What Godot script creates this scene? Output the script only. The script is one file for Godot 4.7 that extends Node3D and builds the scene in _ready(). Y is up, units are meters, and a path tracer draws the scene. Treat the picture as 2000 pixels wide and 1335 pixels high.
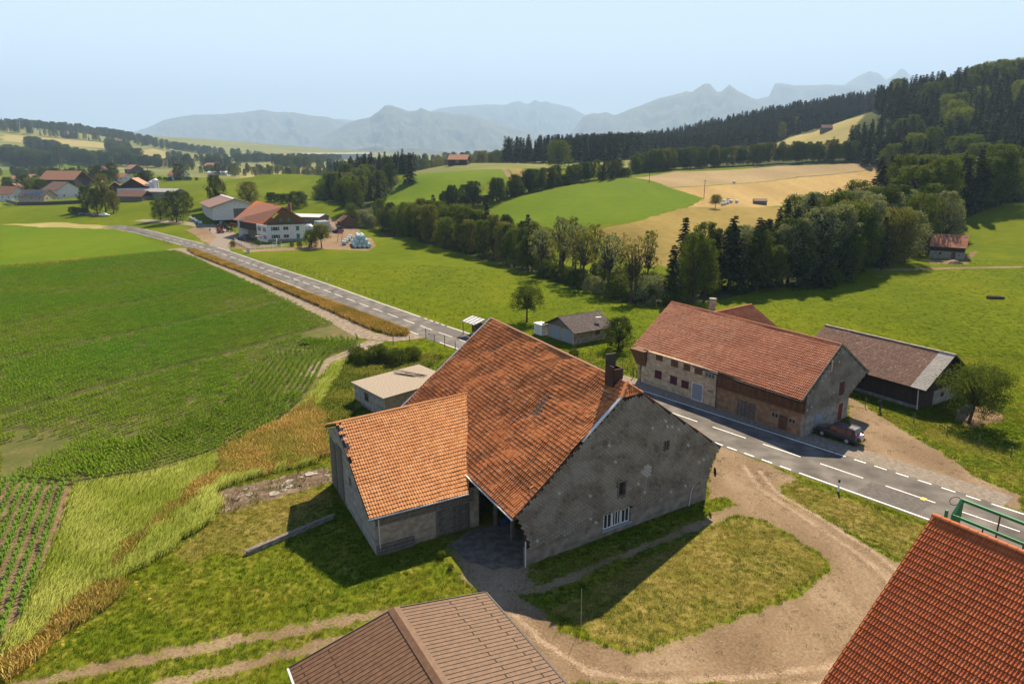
extends Node3D
# A hamlet on a country road under an alpine foothill sky: old tiled farmhouse in front, fields, woods and hazy mountains behind.
# Ground level round the farmhouse is y = 0; the camera is a drone 27.9 m above it, looking along -z.

var rng = RandomNumberGenerator.new()
var used_names = {}
var M = {}
const SUN_TRAVEL = Vector3(-0.245, -0.69, 0.68)

# ---------------------------------------------------------------- mesh builder (world coordinates, outward faces counter-clockwise as written)
class MB:
	var v = PackedVector3Array()
	var n = PackedVector3Array()
	var c = PackedColorArray()
	var t = PackedVector2Array()
	var col = Color.WHITE
	func tri(a: Vector3, b: Vector3, d: Vector3):
		var m = (b - a).cross(d - a)
		m = m.normalized() if m.length_squared() > 1e-14 else Vector3.UP
		v.append(a); v.append(d); v.append(b)
		for i in 3:
			n.append(m); c.append(col)
		t.append(Vector2(0, 0)); t.append(Vector2(1, 1)); t.append(Vector2(1, 0))
	func quad(a: Vector3, b: Vector3, d: Vector3, e: Vector3):
		tri(a, b, d)
		tri(a, d, e)
	func obox(o: Vector3, x: Vector3, y: Vector3, z: Vector3):   # corner and three edges
		if x.cross(y).dot(z) < 0:
			var s = x; x = y; y = s
		quad(o, o + y, o + x + y, o + x)
		quad(o + z, o + z + x, o + z + x + y, o + z + y)
		quad(o, o + z, o + z + y, o + y)
		quad(o + x, o + x + y, o + x + y + z, o + x + z)
		quad(o, o + x, o + x + z, o + z)
		quad(o + y, o + y + z, o + y + x + z, o + y + x)
	func box(p: Vector3, s: Vector3, yaw = 0.0):   # centre, size, turn
		var b = Basis(Vector3.UP, yaw)
		obox(p - b * (s / 2), b.x * s.x, b.y * s.y, b.z * s.z)
	func hexa(b0: Vector3, b1: Vector3, b2: Vector3, b3: Vector3, t0: Vector3, t1: Vector3, t2: Vector3, t3: Vector3):   # bottom ring seen from above counter-clockwise, top ring
		quad(b0, b3, b2, b1)
		quad(t0, t1, t2, t3)
		quad(b0, b1, t1, t0); quad(b1, b2, t2, t1); quad(b2, b3, t3, t2); quad(b3, b0, t0, t3)
	func slab(a: Vector3, b: Vector3, d: Vector3, e: Vector3, th: float):   # top face a b d e counter-clockwise from outside, thickness inwards
		var m = (b - a).cross(e - a).normalized() * th
		hexa(a - m, b - m, d - m, e - m, a, b, d, e)
	func beam(p: Vector3, q: Vector3, w: float, h: float):
		var d = (q - p)
		var s = d.cross(Vector3.UP)
		s = s.normalized() if s.length() > 1e-5 else Vector3.RIGHT
		var u = s.cross(d).normalized()
		obox(p - s * w / 2 - u * h / 2, d, s * w, u * h)
	func cyl(p: Vector3, q: Vector3, r0: float, r1: float, k = 8, caps = true):
		var d = (q - p).normalized()
		var s = d.cross(Vector3(0.3, 0.2, 0.9) if absf(d.y) > 0.8 else Vector3.UP).normalized()
		var u = d.cross(s)
		for i in k:
			var a = TAU * i / k
			var b = TAU * (i + 1) / k
			var e0 = s * cos(a) + u * sin(a)
			var e1 = s * cos(b) + u * sin(b)
			quad(p + e0 * r0, p + e1 * r0, q + e1 * r1, q + e0 * r1)
			if caps:
				tri(p, p + e1 * r0, p + e0 * r0)
				tri(q, q + e0 * r1, q + e1 * r1)
	func prism(poly: Array, y0: float, y1: float):   # plan polygon of Vector2(x, z)
		var p = PackedVector2Array(poly)
		if not Geometry2D.is_polygon_clockwise(p):
			p.reverse()
		var k = p.size()
		for i in k:
			var a = p[i]
			var b = p[(i + 1) % k]
			quad(Vector3(a.x, y0, a.y), Vector3(a.x, y1, a.y), Vector3(b.x, y1, b.y), Vector3(b.x, y0, b.y))
		var ids = Geometry2D.triangulate_polygon(p)
		for i in range(0, ids.size(), 3):
			var a = p[ids[i]]; var b = p[ids[i + 1]]; var d = p[ids[i + 2]]
			if (b - a).cross(d - a) > 0:
				var s = b; b = d; d = s
			tri(Vector3(a.x, y1, a.y), Vector3(b.x, y1, b.y), Vector3(d.x, y1, d.y))
			tri(Vector3(a.x, y0, a.y), Vector3(d.x, y0, d.y), Vector3(b.x, y0, b.y))
	func rhomb(p: Vector3, along: Vector3, across: Vector3, nrm: Vector3):   # one leaf or leaf spray
		for q in [p, p + along * 0.5 - across, p + along, p, p + along, p + along * 0.5 + across]:
			v.append(q); n.append(nrm); c.append(col); t.append(Vector2.ZERO)
	func mesh(shift = Vector3.ZERO) -> ArrayMesh:
		var a = []
		a.resize(Mesh.ARRAY_MAX)
		if shift != Vector3.ZERO:
			var w = PackedVector3Array()
			w.resize(v.size())
			for i in v.size():
				w[i] = v[i] - shift
			a[Mesh.ARRAY_VERTEX] = w
		else:
			a[Mesh.ARRAY_VERTEX] = v
		a[Mesh.ARRAY_NORMAL] = n; a[Mesh.ARRAY_COLOR] = c; a[Mesh.ARRAY_TEX_UV] = t
		var m = ArrayMesh.new()
		m.add_surface_from_arrays(Mesh.PRIMITIVE_TRIANGLES, a)
		return m

# ---------------------------------------------------------------- naming, tagging, placing
func numbered(called: String) -> String:
	var k = used_names.get(called, 0)
	used_names[called] = k + 1
	return called if k == 0 else "%s_%03d" % [called, k]

func tag(o, label: String, category: String, group = ""):
	o.set_meta("label", label)
	o.set_meta("category", category)
	if group != "":
		o.set_meta("group", group)
	return o

func thing(called: String, label: String, category: String, at = Vector3.ZERO, group = "") -> Node3D:
	var o = Node3D.new()
	o.name = numbered(called)
	add_child(o)
	o.position = at
	return tag(o, label, category, group)

func part(parent: Node3D, called: String, b: MB, m: Material) -> MeshInstance3D:   # geometry given in world coordinates
	var base = parent.position
	if parent.get_parent() != self and parent != self:
		base = parent.position + parent.get_parent().position
	if parent == self:
		base = Vector3.ZERO
	var o = MeshInstance3D.new()
	o.name = numbered(called) if parent == self else called
	o.mesh = b.mesh(base)
	o.material_override = m
	parent.add_child(o, true)
	return o

func setting(called: String, mesh: Mesh, m: Material, parent = self) -> MeshInstance3D:
	var o = MeshInstance3D.new()
	o.name = numbered(called) if parent == self else called
	o.mesh = mesh
	o.material_override = m
	parent.add_child(o, true)
	if parent == self:
		o.set_meta("kind", "structure")
	return o

func many(parent, called: String, mesh: Mesh, places: Array, colors: Array, m: Material) -> MultiMeshInstance3D:
	var mm = MultiMesh.new()
	mm.transform_format = MultiMesh.TRANSFORM_3D
	mm.use_colors = colors.size() > 0
	mm.mesh = mesh
	mm.instance_count = places.size()
	for i in places.size():
		mm.set_instance_transform(i, places[i])
		if colors.size() > 0:
			mm.set_instance_color(i, colors[i])
	var o = MultiMeshInstance3D.new()
	o.name = numbered(called) if parent == self else called
	o.multimesh = mm
	if m:
		o.material_override = m
	parent.add_child(o, true)
	o.set_meta("kind", "stuff")
	return o

# ---------------------------------------------------------------- materials
func lin(r: float, g: float, b: float) -> Color:   # a base colour in linear values
	return Color(r, g, b).linear_to_srgb()

func grain(freq: float, lo: float, hi: float, sd: int, octaves = 4) -> NoiseTexture2D:   # a tiling texture of tones that multiply a colour
	var f = FastNoiseLite.new()
	f.seed = sd
	f.frequency = freq
	f.fractal_octaves = octaves
	var g = Gradient.new()
	g.set_color(0, Color(lo, lo, lo))
	g.set_color(1, Color(hi, hi, hi))
	var x = NoiseTexture2D.new()
	x.width = 512; x.height = 512
	x.seamless = true
	x.noise = f
	x.color_ramp = g
	return x

func mat(key: String, c: Color, rough = 0.9, tex: Texture2D = null, scale = 1.0, bump: Texture2D = null, depth = 0.0) -> StandardMaterial3D:
	var m = StandardMaterial3D.new()
	m.resource_name = key
	m.albedo_color = c
	m.roughness = rough
	m.metallic_specular = 0.35
	if tex:
		m.albedo_texture = tex
		m.uv1_triplanar = true
		m.uv1_world_triplanar = true
		m.uv1_scale = Vector3.ONE * scale
	if bump:
		m.heightmap_enabled = true
		m.heightmap_texture = bump
		m.heightmap_scale = depth
	M[key] = m
	return m

func tinted(key: String, rough = 0.9, tex: Texture2D = null, scale = 1.0) -> StandardMaterial3D:   # colour comes from vertices or copies
	var m = mat(key, Color.WHITE, rough, tex, scale)
	m.vertex_color_use_as_albedo = true
	return m

# ---------------------------------------------------------------- terrain
const KNOTS = [0.0, 0.0, 60.0, -120.0, 0.0, 60.0, 120.0, 0.0, 60.0, -60.0, 0.0, -30.0, 60.0, 0.0, -30.0, 0.0, 0.0, -60.0, -120.0, 0.0, -60.0, 130.0, 0.0, -60.0, -60.0, 0.0, -100.0, 40.0, 0.0, -100.0, 100.0, 0.0, -110.0, -160.0, 0.0, -140.0, -90.0, 0.0, -150.0, -30.0, 0.0, -130.0, 160.0, 0.0, -150.0, -220.0, 0.0, -220.0, -120.0, 0.0, -215.0, -60.0, 0.0, -190.0, 250.0, 0.0, -60.0, -260.0, 0.0, -80.0, -330.0, 0.0, -300.0, -190.0, 0.0, -290.0, -85.0, 0.0, -242.2, -65.1, 0.0, -242.2, -126.9, 0.5, -294.5, -60.9, 0.0, -202.7, -100.9, 0.0, -224.7, -134.1, 5.6, -350.0, -125.9, 9.2, -390.0, -200.8, 13.2, -500.0, -170.9, 18.0, -510.0, -133.2, 13.8, -480.0, -90.2, 6.7, -340.0, -288.8, 13.2, -600.0, -47.7, 0.5, -250.8, -41.3, 0.0, -182.6, -25.4, -1.0, -226.0, -21.4, 0.0, -166.1, 0.0, -1.5, -187.8, 15.8, -2.0, -159.7, 25.2, -1.5, -137.1, 0.0, 0.0, -130.1, 46.1, -1.0, -151.3, 64.8, -0.5, -154.9, -50.0, -5.0, -290.0, -60.0, -4.0, -340.0, -100.0, 0.0, -400.0, 0.0, -5.0, -225.0, 40.0, -4.0, -195.0, 0.0, 2.0, -262.0, 33.4, 4.3, -250.0, 2.6, 8.8, -360.0, 75.3, 15.9, -430.0, 93.8, 9.4, -345.0, 33.4, 11.3, -380.0, -63.6, 7.0, -360.0, -45.5, 16.2, -480.0, -55.7, 24.5, -640.0, -6.8, 22.8, -620.0, 26.2, 21.7, -600.0, -68.6, 16.4, -470.0, -29.4, 6.7, -400.0, 47.9, 24.3, -660.0, 92.8, 27.1, -640.0, 61.0, 22.1, -560.0, 46.4, 4.6, -250.0, 102.1, 7.3, -330.0, 132.0, 12.9, -410.0, 89.1, 16.1, -470.0, 171.4, 16.4, -470.0, 250.5, 23.8, -500.0, 122.2, 20.2, -560.0, 235.1, 25.0, -540.0, 48.5, 1.7, -190.0, 274.2, 39.7, -760.0, 276.9, 39.2, -640.0, 492.1, 86.7, -1000.0, 371.5, 63.4, -850.0, 277.3, 38.1, -800.0, 89.3, 34.8, -950.0, 212.4, 38.4, -980.0, 323.2, 61.4, -1000.0, 449.6, 87.5, -1050.0, 105.0, 0.0, -215.0, 128.0, 0.3, -225.0, 187.4, 11.4, -265.0, 150.0, 4.0, -330.0, 230.0, 8.0, -330.0, 280.0, 28.0, -500.0, 330.0, 36.0, -500.0, 340.0, 70.0, -700.0, 450.0, 92.0, -700.0, 481.4, 80.8, -900.0, 542.1, 102.0, -900.0, 634.3, 120.0, -900.0, 900.0, 170.0, -1000.0, 700.0, 90.0, -500.0, 450.0, 25.0, -250.0, 300.0, 6.0, -150.0, 1200.0, 160.0, -400.0, 132.9, 0.7, -178.0, 115.9, 1.3, -188.0, 300.0, 60.0, -1500.0, 900.0, 150.0, -1800.0, 0.0, 30.0, -1300.0, -331.6, 2.5, -480.0, -443.9, 6.6, -760.0, -484.1, 11.4, -950.0, -590.8, 5.9, -900.0, -485.1, 12.0, -1150.0, -478.9, 19.8, -1500.0, -608.2, 35.2, -2400.0, -853.0, 19.4, -1250.0, -726.2, 17.7, -1250.0, -1432.5, 114.1, -2000.0, -1265.1, 102.2, -2050.0, -1133.8, 79.5, -2100.0, -1032.9, 54.5, -2200.0, -882.9, 31.6, -2300.0, -922.1, 38.7, -1500.0, -1046.7, 48.4, -1450.0, -861.4, 34.2, -1700.0, -444.4, 6.1, -620.0, -1900.0, 150.0, -1800.0, -2200.0, 60.0, -1000.0, -1200.0, 8.0, -500.0, -700.0, 4.0, -250.0, -900.0, 6.0, 0.0, -2000.0, 30.0, 0.0, 900.0, 40.0, 0.0, 2000.0, 120.0, 0.0, 2200.0, 220.0, -1200.0, 2200.0, 260.0, -2500.0, -200.0, 30.0, -3200.0, -1500.0, 120.0, -3400.0, 700.0, 80.0, -3000.0, -2400.0, 160.0, -2800.0, -300.0, 14.0, -1200.0, -250.0, 8.0, -800.0, -130.0, 4.0, -600.0, -60.0, 10.0, -900.0, 100.0, 30.0, -800.0]
var tps_x = []
var tps_w = []
var grid_near = PackedFloat32Array()
var grid_far = PackedFloat32Array()

func solve_terrain():
	# thin-plate spline through the surveyed heights
	var k = KNOTS.size() / 3
	for i in k:
		tps_x.append(Vector2(KNOTS[i * 3], KNOTS[i * 3 + 2]) / 100.0)
	var size = k + 3
	var a = []
	for i in k:
		var row = PackedFloat64Array()
		for j in k:
			var d = tps_x[i].distance_squared_to(tps_x[j])
			row.append(0.5 * d * log(d + 1e-9) + (0.02 if i == j else 0.0))
		row.append(1.0); row.append(tps_x[i].x); row.append(tps_x[i].y); row.append(KNOTS[i * 3 + 1])
		a.append(row)
	for q in 3:
		var row = PackedFloat64Array()
		for j in k:
			row.append([1.0, tps_x[j].x, tps_x[j].y][q])
		for j in 4:
			row.append(0.0)
		a.append(row)
	for i in size:
		var best = i
		for j in range(i + 1, size):
			if absf(a[j][i]) > absf(a[best][i]):
				best = j
		var s = a[i]; a[i] = a[best]; a[best] = s
		var pivot: PackedFloat64Array = a[i]
		for j in range(i + 1, size):
			var f = a[j][i] / pivot[i]
			if f != 0.0:
				var r: PackedFloat64Array = a[j]
				for q in range(i, size + 1):
					r[q] -= f * pivot[q]
				a[j] = r
	tps_w = PackedFloat64Array()
	tps_w.resize(size)
	for i in range(size - 1, -1, -1):
		var s = a[i][size]
		for j in range(i + 1, size):
			s -= a[i][j] * tps_w[j]
		tps_w[i] = s / a[i][i]
	grid_near.resize(161 * 101)
	for j in 101:
		for i in 161:
			grid_near[j * 161 + i] = spline(-700.0 + i * 10.0, -1000.0 + j * 10.0)
	grid_far.resize(131 * 96)
	for j in 96:
		for i in 131:
			grid_far[j * 131 + i] = spline(-2600.0 + i * 40.0, -3600.0 + j * 40.0)

func spline(x: float, z: float) -> float:
	var q = Vector2(x, z) / 100.0
	var k = tps_x.size()
	var s = tps_w[k] + tps_w[k + 1] * q.x + tps_w[k + 2] * q.y
	for i in k:
		var d = q.distance_squared_to(tps_x[i])
		s += tps_w[i] * 0.5 * d * log(d + 1e-9)
	return s

func hgt(x: float, z: float) -> float:
	var level = maxf(smoothstep(105.0, 150.0, -z), smoothstep(90.0, 190.0, absf(x)))
	if level <= 0.0:
		return 0.0
	if x > -699 and x < 899 and z > -999 and z < -1:
		var u = (x + 700.0) / 10.0; var w = (z + 1000.0) / 10.0
		var i = int(u); var j = int(w)
		u -= i; w -= j
		var o = j * 161 + i
		return level * lerpf(lerpf(grid_near[o], grid_near[o + 1], u), lerpf(grid_near[o + 161], grid_near[o + 162], u), w)
	var u = clampf((x + 2600.0) / 40.0, 0.0, 129.99); var w = clampf((z + 3600.0) / 40.0, 0.0, 94.99)
	var i = int(u); var j = int(w)
	u -= i; w -= j
	var o = j * 131 + i
	return level * lerpf(lerpf(grid_far[o], grid_far[o + 1], u), lerpf(grid_far[o + 131], grid_far[o + 132], u), w)

func gp(p: Vector2, up = 0.0) -> Vector3:
	return Vector3(p.x, hgt(p.x, p.y) + up, p.y)

func pts(a: Array) -> PackedVector2Array:
	var r = PackedVector2Array()
	for i in range(0, a.size(), 2):
		r.append(Vector2(a[i], a[i + 1]))
	return r

# ---------------------------------------------------------------- painted ground sheets
func cover(coarse: float, fine: float, c0: Color, c1: Color, c2: Color, sd: int, streak = 1.0, share = 0.55) -> Image:   # a 512 px tile of mixed ground colours
	var nz = FastNoiseLite.new()
	nz.seed = sd
	nz.frequency = coarse
	nz.fractal_octaves = 4
	var a = nz.get_seamless_image(512, int(512 / streak))
	if streak != 1.0:
		a.resize(512, 512, Image.INTERPOLATE_CUBIC)
	nz.seed = sd + 7
	nz.frequency = fine
	nz.fractal_octaves = 2
	var b = nz.get_seamless_image(512, 512)
	a.convert(Image.FORMAT_L8)
	b.convert(Image.FORMAT_L8)
	var da = a.get_data(); var db = b.get_data()
	var lut = PackedByteArray()
	for i in 256:
		var t = clampf((i / 255.0 - 0.5) * 1.35 + 0.5, 0, 1)
		var q = c0.lerp(c1, t * 2) if t < 0.5 else c1.lerp(c2, t * 2 - 1)
		q = q.linear_to_srgb()
		lut.append(q.r8); lut.append(q.g8); lut.append(q.b8)
	var out = PackedByteArray()
	out.resize(512 * 512 * 3)
	var sa = int(share * 256); var sb = 256 - sa
	for i in 512 * 512:
		var k = ((da[i] * sa + db[i] * sb) >> 8) * 3
		var o = i * 3
		out[o] = lut[k]; out[o + 1] = lut[k + 1]; out[o + 2] = lut[k + 2]
	return Image.create_from_data(512, 512, false, Image.FORMAT_RGB8, out)

class Sheet:
	var x0: float; var z0: float; var res: float; var w: int; var h: int
	var img: Image; var cls: Image
	var nz = FastNoiseLite.new()
	func _init(rect: Rect2, px: int):
		x0 = rect.position.x; z0 = rect.position.y
		w = px; res = rect.size.x / px; h = int(rect.size.y / res)
		img = Image.create_empty(w, h, false, Image.FORMAT_RGB8)
		cls = Image.create_empty(w, h, false, Image.FORMAT_L8)
		nz.frequency = 0.35
	func tile(src: Image) -> Image:
		var full = Image.create_empty(w, h, false, Image.FORMAT_RGB8)
		for j in range(0, h, 512):
			for i in range(0, w, 512):
				full.blit_rect(src, Rect2i(0, 0, 512, 512), Vector2i(i, j))
		return full
	func flood(src: Image):
		img = tile(src)
	func ragged(poly: PackedVector2Array, step: float, amp: float) -> PackedVector2Array:
		if amp <= 0.0:
			return poly
		var out = PackedVector2Array()
		for i in poly.size():
			var a = poly[i]; var b = poly[(i + 1) % poly.size()]
			var k = maxi(1, int(a.distance_to(b) / step))
			for j in k:
				var p = a.lerp(b, float(j) / k)
				out.append(p + Vector2(nz.get_noise_2d(p.x / step, p.y / step), nz.get_noise_2d(p.y / step + 91, p.x / step)) * amp * 2.0)
		return out
	func fill(mask: Image, poly: PackedVector2Array, color: Color):
		var lo = INF; var hi = -INF
		var q = PackedVector2Array()
		for p in poly:
			var s = Vector2((p.x - x0) / res, (p.y - z0) / res)
			q.append(s); lo = minf(lo, s.y); hi = maxf(hi, s.y)
		for y in range(maxi(0, int(lo)), mini(h - 1, int(hi)) + 1):
			var xs = []
			var fy = y + 0.5
			for i in q.size():
				var a = q[i]; var b = q[(i + 1) % q.size()]
				if (a.y <= fy) != (b.y <= fy):
					xs.append(a.x + (fy - a.y) / (b.y - a.y) * (b.x - a.x))
			xs.sort()
			for i in range(0, xs.size() - 1, 2):
				var l = maxi(0, int(round(xs[i]))); var r = mini(w, int(round(xs[i + 1])))
				if r > l:
					mask.fill_rect(Rect2i(l, y, r - l, 1), color)
	func paint(poly: PackedVector2Array, src: Image, id: int, step = 1.0, amp = 0.0, holes = 0, seed_ = 1):
		var mask = Image.create_empty(w, h, false, Image.FORMAT_LA8)
		mask.fill(Color(0, 0, 0, 0))
		var p = ragged(poly, step, amp)
		fill(mask, p, Color(1, 1, 1, 1))
		if holes > 0:   # loose patches across the edge, both ways
			var r = RandomNumberGenerator.new()
			r.seed = seed_
			for i in p.size():
				for j in holes * 9:
					var s = (p[i] + Vector2(r.randfn(0, amp * 1.3), r.randfn(0, amp * 1.3)) - Vector2(x0, z0)) / res
					var d = r.randf_range(0.06, 0.45) * amp / res
					mask.fill_rect(Rect2i(int(s.x), int(s.y), int(d) + 1, int(d * 0.7) + 1).intersection(Rect2i(0, 0, w, h)), Color(1, 1, 1, 1) if r.randf() < 0.5 else Color(0, 0, 0, 0))
		img.blit_rect_mask(tile(src), mask, Rect2i(0, 0, w, h), Vector2i.ZERO)
		fill(cls, p, Color8(id, id, id))
	func stroke(line: PackedVector2Array, wide: float, src: Image, id: int, step = 1.0, amp = 0.0, holes = 0):
		paint(Sheet.ribbon(line, wide), src, id, step, amp, holes)
	static func ribbon(line: PackedVector2Array, wide: float, shift = 0.0) -> PackedVector2Array:
		var l = PackedVector2Array(); var r = PackedVector2Array()
		for i in line.size():
			var d = (line[mini(i + 1, line.size() - 1)] - line[maxi(i - 1, 0)]).normalized()
			var s = Vector2(-d.y, d.x)
			l.append(line[i] + s * (shift + wide / 2)); r.append(line[i] + s * (shift - wide / 2))
		r.reverse()
		l.append_array(r)
		return l
	func at(x: float, z: float) -> int:
		var i = int((x - x0) / res); var j = int((z - z0) / res)
		if i < 0 or j < 0 or i >= w or j >= h:
			return 255
		return cls.get_pixel(i, j).r8

func sheet_mesh(s: Sheet, cell: float, drop: float, hole: Rect2, sink = 0.0) -> ArrayMesh:
	var nx = int(s.w * s.res / cell); var nzz = int(s.h * s.res / cell)
	var v = PackedVector3Array(); var uv = PackedVector2Array(); var nn = PackedVector3Array(); var idx = PackedInt32Array()
	for j in nzz + 1:
		for i in nx + 1:
			var x = s.x0 + i * cell; var z = s.z0 + j * cell
			var y = hgt(x, z) - drop
			if sink > 0.0 and hole.grow(cell).has_point(Vector2(x, z)):
				y -= sink
			v.append(Vector3(x, y, z))
			uv.append(Vector2(i * cell / (s.w * s.res), j * cell / (s.h * s.res)))
			nn.append(Vector3(hgt(x - 2, z) - hgt(x + 2, z), 4.0, hgt(x, z - 2) - hgt(x, z + 2)).normalized())
	var inner = hole.grow(-cell * 1.5)
	for j in nzz:
		for i in nx:
			var x = s.x0 + i * cell; var z = s.z0 + j * cell
			if hole.has_area() and inner.encloses(Rect2(x, z, cell, cell)):
				continue
			var o = j * (nx + 1) + i
			idx.append_array([o, o + 1, o + nx + 2, o, o + nx + 2, o + nx + 1])
	var a = []
	a.resize(Mesh.ARRAY_MAX)
	a[Mesh.ARRAY_VERTEX] = v; a[Mesh.ARRAY_NORMAL] = nn; a[Mesh.ARRAY_TEX_UV] = uv; a[Mesh.ARRAY_INDEX] = idx
	var m = ArrayMesh.new()
	m.add_surface_from_arrays(Mesh.PRIMITIVE_TRIANGLES, a)
	return m

func sheet_material(key: String, s: Sheet, bump: float) -> StandardMaterial3D:
	var m = StandardMaterial3D.new()
	m.resource_name = key
	m.albedo_texture = ImageTexture.create_from_image(s.img)
	m.roughness = 1.0
	m.metallic_specular = 0.1
	m.texture_repeat = false
	if bump > 0.0:
		m.heightmap_enabled = true
		m.heightmap_texture = m.albedo_texture
		m.heightmap_scale = bump
	return m

func strip(line: PackedVector2Array, left: float, right: float, up: float, step = 2.0) -> ArrayMesh:   # a band along a line, laid on the ground
	var v = PackedVector3Array(); var nn = PackedVector3Array(); var idx = PackedInt32Array()
	var rows = []
	for i in line.size() - 1:
		var k = maxi(1, int(line[i].distance_to(line[i + 1]) / step))
		for j in k:
			rows.append(line[i].lerp(line[i + 1], float(j) / k))
	rows.append(line[line.size() - 1])
	for i in rows.size():
		var d = (rows[mini(i + 1, rows.size() - 1)] - rows[maxi(i - 1, 0)]).normalized()
		var s = Vector2(-d.y, d.x)
		for e in [left, right]:
			var p = rows[i] + s * e
			v.append(Vector3(p.x, hgt(p.x, p.y) + up, p.y)); nn.append(Vector3.UP)
	for i in rows.size() - 1:
		var o = i * 2
		if left > right:
			idx.append_array([o, o + 1, o + 3, o, o + 3, o + 2])
		else:
			idx.append_array([o, o + 3, o + 1, o, o + 2, o + 3])
	var a = []
	a.resize(Mesh.ARRAY_MAX)
	a[Mesh.ARRAY_VERTEX] = v; a[Mesh.ARRAY_NORMAL] = nn; a[Mesh.ARRAY_INDEX] = idx
	var m = ArrayMesh.new()
	m.add_surface_from_arrays(Mesh.PRIMITIVE_TRIANGLES, a)
	return m

func along(line: PackedVector2Array, s: float) -> Vector2:
	for i in line.size() - 1:
		var d = line[i].distance_to(line[i + 1])
		if s <= d:
			return line[i].lerp(line[i + 1], s / d)
		s -= d
	return line[line.size() - 1]

func length_of(line: PackedVector2Array) -> float:
	var s = 0.0
	for i in line.size() - 1:
		s += line[i].distance_to(line[i + 1])
	return s

func piece(line: PackedVector2Array, s0: float, s1: float) -> PackedVector2Array:
	var out = PackedVector2Array([along(line, s0)])
	var s = 0.0
	for i in range(1, line.size() - 1):
		s += line[i - 1].distance_to(line[i])
		if s > s0 + 0.01 and s < s1 - 0.01:
			out.append(line[i])
	out.append(along(line, s1))
	return out

# ---------------------------------------------------------------- the scene
var near: Sheet
var mid: Sheet
var far: Sheet
var road_line: PackedVector2Array

func _ready():
	rng.seed = 20240
	var cam = Camera3D.new()
	cam.name = "camera"
	add_child(cam)
	cam.position = Vector3(0, 27.9, 0)
	cam.rotation_degrees = Vector3(-15, 0, 0)
	cam.fov = 53.19
	cam.near = 0.5
	cam.far = 60000.0
	cam.current = true
	var env = Environment.new()
	env.background_mode = Environment.BG_SKY
	var sky = Sky.new()
	var ps = ProceduralSkyMaterial.new()
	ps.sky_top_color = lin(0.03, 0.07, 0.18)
	ps.sky_horizon_color = lin(0.50, 0.55, 0.605)
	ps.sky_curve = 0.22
	ps.ground_bottom_color = lin(0.06, 0.07, 0.03)
	ps.ground_horizon_color = lin(0.3, 0.33, 0.34)
	ps.sun_angle_max = 1.0
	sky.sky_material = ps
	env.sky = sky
	env.tonemap_mode = Environment.TONE_MAPPER_LINEAR
	env.tonemap_exposure = 3.45
	env.sdfgi_enabled = true
	env.ssao_enabled = true
	env.ssil_enabled = true
	env.fog_enabled = true
	env.fog_density = 0.000105
	env.fog_light_color = Color(0.72, 0.86, 1.0)
	var we = WorldEnvironment.new()
	we.environment = env
	add_child(we)
	var sun = DirectionalLight3D.new()
	sun.name = "sun"
	sun.basis = Basis.looking_at(SUN_TRAVEL.normalized())
	sun.light_energy = 1.6
	sun.light_color = Color(1.0, 0.92, 0.79)
	sun.light_angular_distance = 0.5
	sun.shadow_enabled = true
	add_child(sun)
	solve_terrain()
	make_materials()
	make_ground()
	make_road()
	building_materials()
	make_tile_meshes()
	make_farmhouse()
	make_roadside_house()
	make_near_roofs()
	make_sheds()
	make_far_buildings()
	make_plants()
	make_crops()
	make_small_things()
	make_mountains()

func make_materials():
	var fine = grain(0.02, 0.72, 1.0, 3)
	var rough_n = grain(0.05, 0.6, 1.0, 5)
	var streak = grain(0.012, 0.62, 1.0, 9, 5)
	M.fine = fine
	M.wear = grain(0.006, 0.55, 1.0, 17, 6)
	M.rough_n = rough_n
	M.streak = streak
	mat("asphalt", lin(0.125, 0.112, 0.102), 0.85, M.wear, 0.09)
	mat("old_asphalt", lin(0.21, 0.175, 0.14), 0.95, fine, 0.2)
	mat("concrete_track", lin(0.25, 0.195, 0.14), 0.95, streak, 0.15)
	mat("road_paint", lin(0.78, 0.78, 0.76), 0.7, fine, 0.5)
	mat("yellow_paint", lin(0.75, 0.5, 0.05), 0.7, fine, 0.5)

func L3(r, g, b): return Color(r, g, b)

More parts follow.
